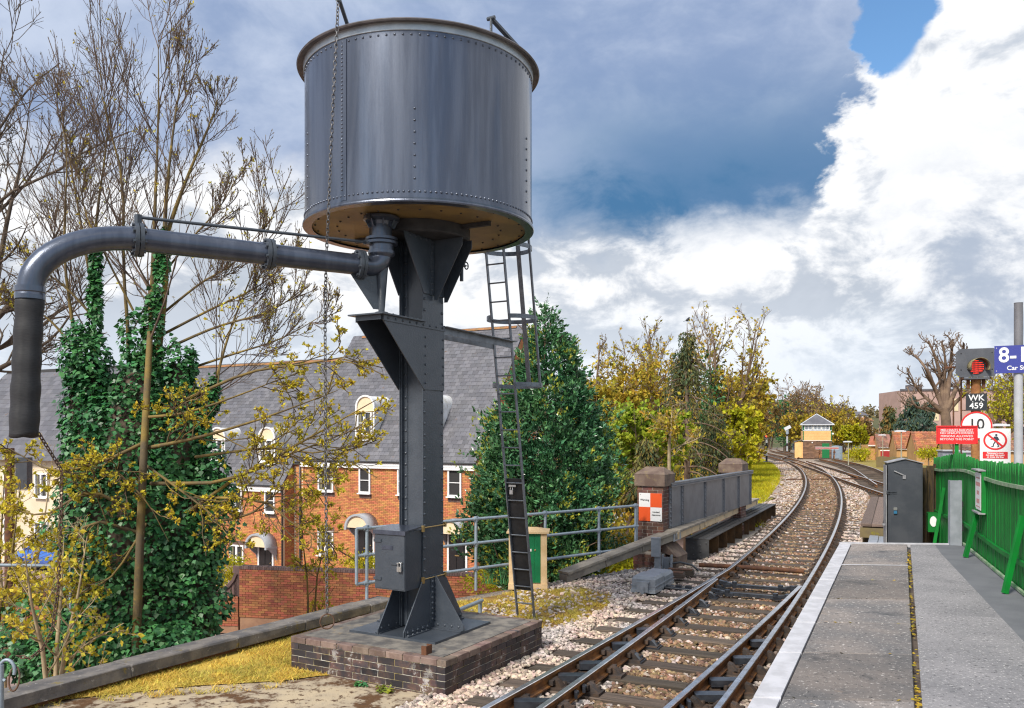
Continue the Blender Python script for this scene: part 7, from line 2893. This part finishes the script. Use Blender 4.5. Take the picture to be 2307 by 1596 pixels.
def crown_tree(name, label, px, pyb, pyt, Y, wpx, wm, fm, n_tw=12, leaf=.10, dens=2, seed=0, group=None, up=.12, ang=38, zb=None, bare=.6, lower=None, trunk_r=None, multi=3):
    """open deciduous tree: several leaders, three orders of twigs, small leaves scattered on twigs"""
    rng = np.random.default_rng(seed)
    b = at(px, pyb, Y)
    tp_ = at(px, pyt, Y)
    H = tp_.z - b.z
    wd = wpx * Y / F / 2
    tr = trunk_r or H * .022
    zb = b.z if zb is None else zb
    S_, n0 = [], multi
    for i in range(n0):
        a = 6.28 * i / n0 + rng.uniform(-.5, .5)
        ex = wd * (.55 if n0 > 1 else .1) * rng.uniform(.6, 1.1)
        S_.append(path([(b.x + .2 * math.cos(a), Y + .2 * math.sin(a), zb, tr), (b.x + ex * .25 * math.cos(a), Y + ex * .25 * math.sin(a), b.z + H * .25, tr * .8),
                        (b.x + ex * .7 * math.cos(a), Y + ex * .7 * math.sin(a), b.z + H * .62, tr * .45), (b.x + ex * math.cos(a), Y + ex * math.sin(a), b.z + H * rng.uniform(.9, 1.02), tr * .1)], 10))
    P0 = np.concatenate([a for a, b_ in S_])
    R0 = np.concatenate([b_ for a, b_ in S_])
    m = Y / F * 1.0         # about one pixel
    b1, r1 = grow(rng, P0, R0, n_tw, .22, .97, ang + 8, .4, 7, up, .10, .5, .35, .5, absl=wd * 1.0)
    b2, r2 = grow(rng, b1, r1, 7, .2, .98, ang, .45, 5, up * .8, .13, .6, .4, .4)
    b3, r3 = grow(rng, b2, r2, 3, .2, .98, ang, .5, 4, up * .8, .15, .7, .5, .3)
    wood = joinm([tubes(P0, R0, 7), tubes(b1, np.maximum(r1, m * .6), 5), tubes(b2, np.maximum(r2, m * .36), 3), tubes(b3, np.maximum(r3, m * .26), 3)])
    p_, d_ = along(b3, dens, rng, .1)
    h = (p_[:, 2] - b.z) / H
    keep = rng.random(len(p_)) > np.clip((h - (1 - bare)) / max(bare, .01), 0, .93)
    fol = [leaves(p_[keep], d_[keep], leaf, rng, .7, .25, .9)]
    return tree_obj(name, label, (b.x, Y, zb), wood, fol, wm, [fm], group)


M_ = MATS
# shrubby young growth at the lower left: pale twigs, new yellow leaves
for i, (px, pyb, pyt, Y, w_, lab) in enumerate(((20, 1620, 980, 17, 330, 'leafing pale twigged shrub at the left edge below the hose'),
                                             (120, 1640, 1180, 12.6, 330, 'low arching shrub with pale twigs and new leaves in front of the ivy'),
                                             (-30, 1600, 1060, 15, 300, 'dense yellow leaved shrub cut by the left edge of the view'),
                                             (700, 1440, 1100, 17.6, 200, 'thin yellow leaved sapling in front of the lower garden wall'))):
    crown_tree('young_sycamore', lab, px, pyb, pyt, Y, w_, M_['bark_pale' if i < 2 else 'bark_moss'], M_['leaf_new'], 9 if i < 3 else 5, .085, [4, 2, 5, 2][i], 50 + i, None, .05, 48, -4.0 if i != 1 else -3.4, .25, trunk_r=.045 if i < 3 else .025)

# --- holly-like evergreen in front of the house gable
rng = np.random.default_rng(9)
Yh = 21.0
cx_, zt_, zb_ = at(1228, 0, Yh).x, at(0, 682, Yh).z, at(0, 1300, Yh).z
# silhouette half widths in pixels by height
ph_ = np.array([682, 720, 780, 850, 930, 1000, 1080, 1150, 1220, 1290, 1340])
hw_l = np.array([2, 12, 34, 66, 108, 138, 160, 180, 165, 120, 90])
hw_r = np.array([2, 14, 56, 92, 122, 142, 146, 128, 118, 105, 85])
NS = 6500
pyv = 682 + (1340 - 682) * np.sqrt(rng.random(NS) * .98 + .0)
th = rng.uniform(0, 6.283, NS)
hl, hr2 = np.interp(pyv, ph_, hw_l), np.interp(pyv, ph_, hw_r)
lx = np.cos(th)
hw_ = np.where(lx < 0, hl, hr2)
rr = rng.uniform(.40, 1.0, NS) ** .5
NCl = 150
cpy = 690 + 630 * np.sqrt(rng.random(NCl))
cth = rng.uniform(0, 6.283, NCl)
hwm = (hl + hr2) / 2
dth = np.abs((th[:, None] - cth[None] + np.pi) % (2 * np.pi) - np.pi) * hwm[:, None]
dcl = np.sqrt(dth ** 2 + (1.0 * (pyv[:, None] - cpy[None])) ** 2)
sg_ = 16 + 18 * np.interp(cpy, [690, 1300], [0, 1])
wcl = np.exp(-(dcl / sg_[None]) ** 2).max(1)
lum = .80 + .34 * wcl + .03 * np.sin(th * 3 + pyv * .02)
rr = np.where(rng.random(NS) < .07, rng.uniform(1.04, 1.2, NS), rr)
X_ = cx_ + lx * hw_ * rr * lum * Yh / F
Yv = Yh + np.sin(th) * (hl + hr2) / 2 * rr * lum * Yh / F * .85
Zv = EYE + (CY - pyv) * Yh / F
PS = np.c_[X_, Yv, Zv]
dS = unit(np.c_[lx, np.sin(th), np.full(NS, .9)])
per = 11
tpos = np.tile(np.linspace(0, 1, per), NS)
Lsh = np.repeat(rng.uniform(.12, .34, NS), per)
PP = np.repeat(PS, per, 0) + np.repeat(dS, per, 0) * (tpos * Lsh)[:, None] + rng.normal(0, .02, (NS * per, 3))
perp = unit(np.cross(np.repeat(dS, per, 0), rng.normal(0, 1, (NS * per, 3))))
DL = unit(np.repeat(dS, per, 0) * (.35 + tpos)[:, None] + perp * (1.1 - tpos * .6)[:, None])
tipm = (tpos > .55) & (np.repeat((pyv < 900) & (rng.random(NS) < .8) | (rng.random(NS) < .30 + .35 * (wcl > .55)), per)) & (np.repeat((rr > .84) & (wcl > .3), per))
v1 = leaves(PP[~tipm], DL[~tipm], .125, rng, .52, .3, .25)
v2 = leaves(PP[tipm], DL[tipm], .095, rng, .5, .3, .25)
trk = tubes(*path([(cx_ - .25, Yh, -4.1, .11), (cx_ - .2, Yh, -1, .10), (cx_, Yh, 2, .06), (cx_, Yh, zt_ - .2, .012)], 10), 8)
bb_, rb_ = grow(rng, *path([(cx_ - .25, Yh, -2.5, .11), (cx_ - .2, Yh, -1, .10), (cx_, Yh, 2, .06), (cx_, Yh, zt_ - .2, .012)], 10), 60, .05, .95, 55, .3, 5, .15, .1, .4, .3, .7)
tree_obj('holly_tree', 'glossy dark evergreen of conical shape with yellow green tips behind the handrail', (cx_, Yh, -4.05), joinm([trk, tubes(bb_, np.maximum(rb_, .012), 4)]),
         [v1, v2], M_['bark_brown'], [M_['holly'], M_['holly_tip']], fname=['foliage', 'shoot_tips'])


# --- drooping conifer and its neighbours behind the bridge
def droop(label, px, pyb, pyt, Y, wpx, seed, n_b=60, tipf=.35, zb=-4.0, m1='conifer', m2='conifer_tip', name='weeping_conifer', sag=1.0, leaf=.16):
    rng = np.random.default_rng(seed)
    b, tp_ = at(px, pyb, Y), at(px, pyt, Y)
    H = tp_.z - b.z
    wd = wpx * Y / F / 2
    ax, ar = path([(b.x, Y, zb, H * .025), (b.x, Y, b.z + H * .5, H * .014), (b.x, Y, tp_.z, .01)], 12)
    t = rng.random(n_b) ** .8
    z = b.z + H * (.06 + .90 * t)
    a = rng.uniform(0, 6.283, n_b)
    ln = wd * (1.06 - t * .92) * rng.uniform(.7, 1.15, n_b)
    K = 8
    s = np.linspace(0, 1, K)
    x = b.x + np.cos(a)[:, None] * ln[:, None] * s
    y = Y + np.sin(a)[:, None] * ln[:, None] * s
    zz = z[:, None] + ln[:, None] * (.25 * s - .55 * sag * s**2)
    bo = np.stack([x, y, zz], -1)
    br = (ln[:, None] * .02 + .008) * (1 - .7 * s)
    q, d = along(bo, 11, rng, .12)
    nq = len(q)
    # hanging sprays: strips of small leaves dropping from the boughs
    kk = 6
    off_ = np.tile(np.linspace(0, 1, kk), nq)[:, None] * np.repeat(rng.uniform(.25, .8, nq) * sag * .9 * min(1.2, wd * .5), kk)[:, None]
    PP = np.repeat(q, kk, 0) - off_ * np.array([0, 0, 1]) + rng.normal(0, .06 * leaf / .16, (nq * kk, 3))
    DD = np.repeat(d * .35, kk, 0) + np.array([0, 0, -1.0])
    tip = np.repeat(rng.random(nq) < tipf, kk)
    v1, v2 = leaves(PP[~tip], DD[~tip], leaf, rng, .42, .2, .35), leaves(PP[tip], DD[tip], leaf, rng, .42, .2, .35)
    return tree_obj(name, label, (b.x, Y, zb), joinm([tubes(ax, ar, 7), tubes(bo, np.maximum(br, .01), 4)]), [v1, v2], M_['bark_brown'], [M_[m1], M_[m2]], fname=['foliage', 'shoot_tips'])


droop('tall weeping conifer with a thin drooping top behind the bridge girder', 1548, 1110, 728, 38, 250, 3, 95, .22)
droop('brownish conifer with feathery drooping sprays left of the near pier', 1455, 1150, 985, 26, 150, 4, 60, .6)
droop('dark spreading conifer low behind the girder', 1610, 1130, 905, 42, 190, 5, 80, .25)
# pale skeletal tree in front of them
crown_tree('pale_tree', 'small pale barked tree almost bare in front of the weeping conifer', 1505, 1090, 905, 27, 190, M_['bark_pale'], M_['leaf_olive'], 14, .12, 3, 61, None, .03, 55, -4, .3, trunk_r=.07, multi=1)
crown_tree('hawthorn', 'fresh bright green hawthorn between the holly and the pale tree', 1450, 1130, 925, 33, 210, M_['bark_brown'], M_['leaf_green'], 14, .19, 12, 62, None, .06, 45, -4, .05)
crown_tree('hawthorn', 'bright yellow green hawthorn beside the far pier', 1655, 1075, 925, 52, 130, M_['bark_brown'], M_['leaf_yellow'], 14, .26, 11, 63, None, .06, 45, -4, .05)
crown_tree('maple', 'olive leaved budding tree left of the conifer top', 1420, 1080, 800, 55, 330, M_['bark_brown'], M_['leaf_olive'], 17, .25, 11, 64, None, .1, 42, -4, .35)
crown_tree('maple', 'budding olive brown tree with bare twigs above right of the conifer', 1632, 1080, 728, 58, 290, M_['bark_brown'], M_['leaf_olive'], 18, .22, 8, 65, None, .16, 38, -4, .62)
crown_tree('maple', 'slender budding tree with bare twigs between the holly and the conifer', 1500, 1080, 752, 62, 230, M_['bark_brown'], M_['leaf_olive'], 15, .22, 7, 66, None, .18, 36, -4, .6)
crown_tree('maple', 'ochre leaved tree behind the far pier beside the line', 1668, 1060, 850, 75, 190, M_['bark_brown'], M_['leaf_olive'], 17, .32, 11, 67, None, .1, 42, -4, .15)
crown_tree('birch', 'thin bare topped tree seen just right of the holly', 1318, 1100, 760, 52, 120, M_['bark_brown'], M_['leaf_brown'], 14, .16, 3, 68, None, .22, 32, -4, .6)
crown_tree('birch', 'ochre bushy tree low behind the holly', 1360, 1100, 870, 46, 200, M_['bark_brown'], M_['leaf_olive'], 16, .26, 12, 69, None, .1, 42, -4, .15)
# shrubs at bank foot
for (px, py, Y, rx, rz_, fm, lab, sd_) in ((1400, 1245, 24.5, .75, .55, 'leaf_olive', 'clipped brownish hedge behind the handrail end', 1),
                                         (1330, 1262, 23.0, 1.3, .8, 'holly', 'dark evergreen hedge at the foot of the holly', 2),
                                         (1420, 1300, 21.0, .9, .35, 'leaf_yellow', 'yellow green ground shrub under the sloping cable trough', 3),
                                         (1185, 1302, 24.0, 1.6, .45, 'leaf_yellow', 'low yellow green border shrub in front of the right hand door', 7)):
    rng = np.random.default_rng(80 + sd_)
    c = W3(px, py, Y)
    v = bush(rng, c, rx, rx * .7, rz_, 700, 5, .10, .2, .5)
    st__ = tubes(*path([(c[0], c[1], -4.05, .05), (c[0], c[1], c[2], .02)], 4), 5)
    tree_obj('shrub', lab, (c[0], c[1], -4.05), st__, [v], M_['bark_brown'], [M_[fm]], cat='shrub')
rng = np.random.default_rng(95)
for (px, py, Y, rx, rz_, lab) in ((838, 1270, 33, 1.0, .35, 'yellow flowering garden shrub below the left hand door'), (500, 1285, 29, .9, .5, 'yellow green garden shrub beside the swept end of the wall')):
    c = W3(px, py, Y)
    v = bush(rng, c, rx, rx * .7, rz_, 420, 5, .10, .2, .4)
    st__ = tubes(*path([(c[0], c[1], -4.05, .05), (c[0], c[1], c[2], .02)], 4), 5)
    tree_obj('shrub', lab, (c[0], c[1], -4.05), st__, [v], M_['bark_brown'], [M_['leaf_yellow']], cat='shrub')

# --- trees along the far line and behind the signal box
for i, (px, pyb, pyt, Y, w_, fm, dens, bare, lab, mu) in enumerate((
        (1775, 1015, 884, 150, 190, 'leaf_brown', 6, .35, 'big brown budding tree with ivy left behind the signal box', 3),
        (1820, 1015, 895, 165, 170, 'leaf_brown', 6, .3, 'brown budding tree behind the signal box roof', 3),
        (1852, 1025, 925, 135, 150, 'leaf_olive', 9, .1, 'golden olive bushy tree right behind the signal box', 3),
        (1806, 1022, 930, 128, 110, 'leaf_olive', 9, .1, 'golden olive bushy tree left behind the signal box', 3),
        (1900, 1030, 940, 140, 110, 'leaf_olive', 8, .15, 'olive tree to the right of the signal box', 3),
        (1917, 1030, 962, 105, 70, 'leaf_yellow', 10, .0, 'bright yellow bush right of the signal box', 3),
        (1945, 1015, 945, 150, 80, 'leaf_brown', 5, .3, 'dull brown tree behind the yellow bush', 3),
        (1700, 1010, 905, 190, 120, 'leaf_brown', 6, .25, 'brown tree at the vanishing bend of the line', 3),
        (1735, 1010, 930, 210, 110, 'leaf_brown', 7, .2, 'dark brown trees at the end of the cutting', 3),
        (1672, 1040, 880, 110, 110, 'leaf_olive', 8, .2, 'ochre tree on the bank left of the far red signal', 3),
        (2262, 1030, 835, 48, 190, 'leaf_yellow', 4, .45, 'yellow green willowy tree behind the blue sign', 4),
        (2330, 1030, 850, 52, 190, 'leaf_yellow', 4, .4, 'yellow green willowy tree at the right edge', 4),
        (1640, 1075, 985, 46, 130, 'leaf_yellow', 9, .0, 'yellow green bramble bush above the grass bank', 3),
        (1895, 970, 929, 300, 40, 'leaf_green', 6, .0, 'far round tree in front of the hill houses', 2))):
    crown_tree('budding_tree', lab, px, pyb, pyt, Y, w_, M_['bark_brown'], M_[fm], 12, .0022 * Y + .06, dens, 100 + i, None, .1, 42, gz(at(px, pyb, Y).x, Y) - .2 if Y < 175 and px > 1700 else -4.05 if px < 1700 else at(px, pyb, Y).z - 3, bare, multi=mu)
droop('far brown conifer with a thin top right of the yellow bush', 2003, 1012, 913, 125, 62, 7, 50, .55, -3, 'leaf_brown', 'conifer', 'conifer', .5, .5)
droop('far broad blue green cedar behind the garages', 2056, 1012, 892, 120, 110, 8, 70, .2, -3, 'cedar', 'conifer', 'cedar', .45, .55)
droop('second far blue green cedar close behind the first', 2090, 1012, 905, 122, 70, 9, 50, .2, -3, 'cedar', 'conifer', 'cedar', .45, .55)
# ivy on the big far tree
rng = np.random.default_rng(33)
c = W3(1768, 950, 149)
v = bush(rng, c, 2.2, 1.6, 4.2, 260, 4, .5, .3, .5)
tree_obj('ivy', 'dark ivy clump on the far trunk left of the signal box', (c[0], c[1], -1.2), tubes(*path([(c[0], c[1], -1.2, .3), (c[0], c[1], c[2] + 3, .1)], 4), 6), [v], M_['bark_dark'], [M_['ivy']], cat='ivy')
c = W3(1600, 930, 57)
v = bush(rng, c, .8, .7, 3.2, 300, 4, .28, .3, .5)
tree_obj('ivy', 'dark ivy climbing the trunk right of the weeping conifer', (c[0], c[1], -4.0), tubes(*path([(c[0], c[1], -4, .25), (c[0], c[1], c[2] + 2.4, .08)], 4), 6), [v], M_['bark_dark'], [M_['ivy']], cat='ivy')

# --- pollarded bare tree on the right
rng = np.random.default_rng(14)
Yp = 66.0
base = at(2133, 1010, Yp)
k_ = [[(*W3(2133, 1010, Yp), .44), (*W3(2132, 960, Yp), .37), (*W3(2128, 920, Yp), .34)]]
for (x1, y1, x2, y2, x3, y3, r_) in ((2108, 880, 2085, 830, 2062, 800, .30), (2122, 880, 2112, 820, 2092, 768, .32), (2136, 875, 2142, 820, 2146, 765, .34), (2150, 885, 2166, 850, 2172, 775, .30),
                                   (2096, 905, 2070, 880, 2045, 842, .26), (2160, 900, 2190, 878, 2210, 862, .24), (2088, 920, 2062, 915, 2044, 872, .22), (2128, 860, 2130, 815, 2122, 770, .24)):
    k_.append([(*W3(2130, 932, Yp), .24), (*W3(x1, y1, Yp + rng.uniform(-1, 1)), r_ * .56), (*W3(x2, y2, Yp + rng.uniform(-2, 2)), r_ * .40), (*W3(x3, y3, Yp + rng.uniform(-2, 2)), r_ * .2)])
sp_ = [path(q, 9) for q in k_]
P0 = np.concatenate([a for a, b in sp_])
R0 = np.concatenate([b for a, b in sp_])
b1, r1 = grow(rng, P0[1:], R0[1:], 9, .35, .98, 45, .32, 6, .14, .16, .55, .4, .4)
b2, r2 = grow(rng, b1, r1, 5, .3, .98, 45, .45, 4, .1, .2, .6, .5, .4)
b3, r3 = grow(rng, b2, r2, 2, .3, .98, 45, .5, 3, .1, .2, .6, .5, .4)
tree_obj('pollard_tree', 'bare pollarded tree with thick upswept limbs behind the signal head', (base.x, Yp, base.z - .5), joinm([tubes(P0, R0, 9), tubes(b1, np.maximum(r1, .035), 5), tubes(b2, np.maximum(r2, .022), 4), tubes(b3, np.maximum(r3, .016), 3)]),
         [], M_['bark_brown'], [])

# --- the far wood: one mass of crowns on the hill and beyond the houses
rng = np.random.default_rng(44)
PPs, DDs, SZ = [], [], []
n_c = 0
for i in range(420):
    y = rng.uniform(180, 420)
    x = rng.uniform(-200, 260)
    px = CX + F * x / y
    if 1688 < px < 1712:
        continue
    if px < 60 and y < 200:
        continue
    h = rng.uniform(3.0, 6.0) * (1 if px < 1760 else .62)
    if 1870 < px < 1975 and y < 340:
        continue
    if px > 1975:
        h *= .8
    z = hill_z(x, y) if y > 175 else -4
    k = 26
    u = unit(rng.normal(0, 1, (k, 3)))
    u[:, 2] = np.abs(u[:, 2])
    PPs.append(np.array([x, y, z + h * .25]) + u * np.array([h * .85, h * .85, h]) * rng.uniform(.75, 1.05, (k, 1)))
    DDs.append(u)
PPs, DDs = np.concatenate(PPs), np.concatenate(DDs)
P8 = np.repeat(PPs, 9, 0) + rng.normal(0, .75, (len(PPs) * 9, 3))
v = leaves(P8, np.repeat(DDs, 9, 0), 1.05, rng, .7, .3, 1.0)
tag(link('far_wood', np_mesh('far_wood', v[0], v[1], M_['wood_far'])), 'distant brownish woodland covering the hill beyond the railway', 'wood', kind='stuff')
# tree mass behind the roofs on the left and the bushes along the foot of the cutting
PPs, DDs = [], []
for i in range(90):
    x = rng.uniform(-48, -6)
    y = rng.uniform(62, 85)
    h = rng.uniform(3, 5.5)
    u = unit(rng.normal(0, 1, (34, 3)))
    u[:, 2] = np.abs(u[:, 2])
    PPs.append(np.array([x, y, -3.5 + h * .3]) + u * np.array([h * .7, h * .7, h * 1.15]) * rng.uniform(.75, 1.05, (34, 1)))
    DDs.append(u)
for i in range(70):
    y = rng.uniform(36, 175)
    x = lbx(y) - rng.uniform(2.0, 9)
    h = rng.uniform(2.0, 4.2) if y < 90 else rng.uniform(1.6, 3.2)
    u = unit(rng.normal(0, 1, (40, 3)))
    u[:, 2] = np.abs(u[:, 2])
    PPs.append(np.array([x, y, -3.2 + h * .3]) + u * np.array([h * .8, h * .8, h * 1.3]) * rng.uniform(.6, 1.05, (40, 1)))
    DDs.append(u)
PPs, DDs = np.concatenate(PPs), np.concatenate(DDs)
P8 = np.repeat(PPs, 10, 0) + rng.normal(0, .40, (len(PPs) * 10, 3))
v = leaves(P8, np.repeat(DDs, 10, 0), .34, rng, .7, .3, 1.0)
tag(link('hedge_growth', np_mesh('hedge_growth', v[0], v[1], M_['leaf_olive'])), 'tangled olive scrub along the foot of the embankment and behind the roofs', 'scrub', kind='stuff')
# grass tufts on the far bank and verge
n = 26000
yy = rng.uniform(25, 100, n)
xx = np.array([lbx(y) + rng.uniform(0, max(.5, Rx(y) - 3.1 - lbx(y))) for y in yy])
PG = np.c_[xx, yy, [gz(a, b) + .03 for a, b in zip(xx, yy)]]
v = blades(PG, .14, .02, rng, .5)
tag(link('bank_grass', np_mesh('bank_grass', v[0], v[1], M_['leaf_yellow'])), 'rough yellow green grass on the bank left of the line', 'grass', kind='stuff')
rng = np.random.default_rng(46)
c = W3(1938, 1024, 88)
v = bush(rng, c, 1.1, .8, .5, 200, 5, .22, .2, .4)
tree_obj('shrub', 'clipped yellow hedge in front of the end garage', (c[0], c[1], c[2] - 1.2), tubes(*path([(c[0], c[1], c[2] - 1.2, .08), (c[0], c[1], c[2], .03)], 4), 5), [v], M_['bark_brown'], [M_['leaf_yellow']], cat='shrub')
c = W3(2092, 1022, 56)
v = bush(rng, c, .8, .5, .22, 200, 5, .14, .2, .4)
tree_obj('shrub', 'low yellow green shrub below the long garage roof', (c[0], c[1], c[2] - 1.2), tubes(*path([(c[0], c[1], c[2] - 1.2, .06), (c[0], c[1], c[2], .03)], 4), 5), [v], M_['bark_brown'], [M_['leaf_yellow']], cat='shrub')

# bird on the conifer top
bp = at(1549, 726, 37.8)
bd_ = thing('bird', 'small dark bird perched on the top of the weeping conifer', 'bird', (bp.x, bp.y, bp.z), R(30))
mb = MB()
for (x0, z0, r0), (x1, z1, r1) in zip([(-.10, .05, .015), (-.05, .07, .045), (.0, .10, .06), (.05, .14, .05), (.075, .18, .035)],
                                     [(-.05, .07, .045), (.0, .10, .06), (.05, .14, .05), (.075, .18, .035), (.10, .20, .03)]):
    pass
mb.tube([(-.11, 0, .045), (-.06, 0, .065), (0, 0, .10), (.05, 0, .145), (.075, 0, .185), (.105, 0, .205), (.125, 0, .20)], [.012, .045, .062, .052, .038, .030, .012], 8)
mb.tube([(.125, 0, .20), (.16, 0, .195)], [.010, .003], 5)
mb.prism([(-.08, -.025, .06), (-.24, -.02, .0), (-.24, .02, .0), (-.08, .025, .06)], (0, 0, .012))
for s in (-1, 1):
    mb.tube([(.01, s * .02, .06), (.015, s * .02, .0)], .006, 4)
obj('body', mb, M_['ink'], bd_)
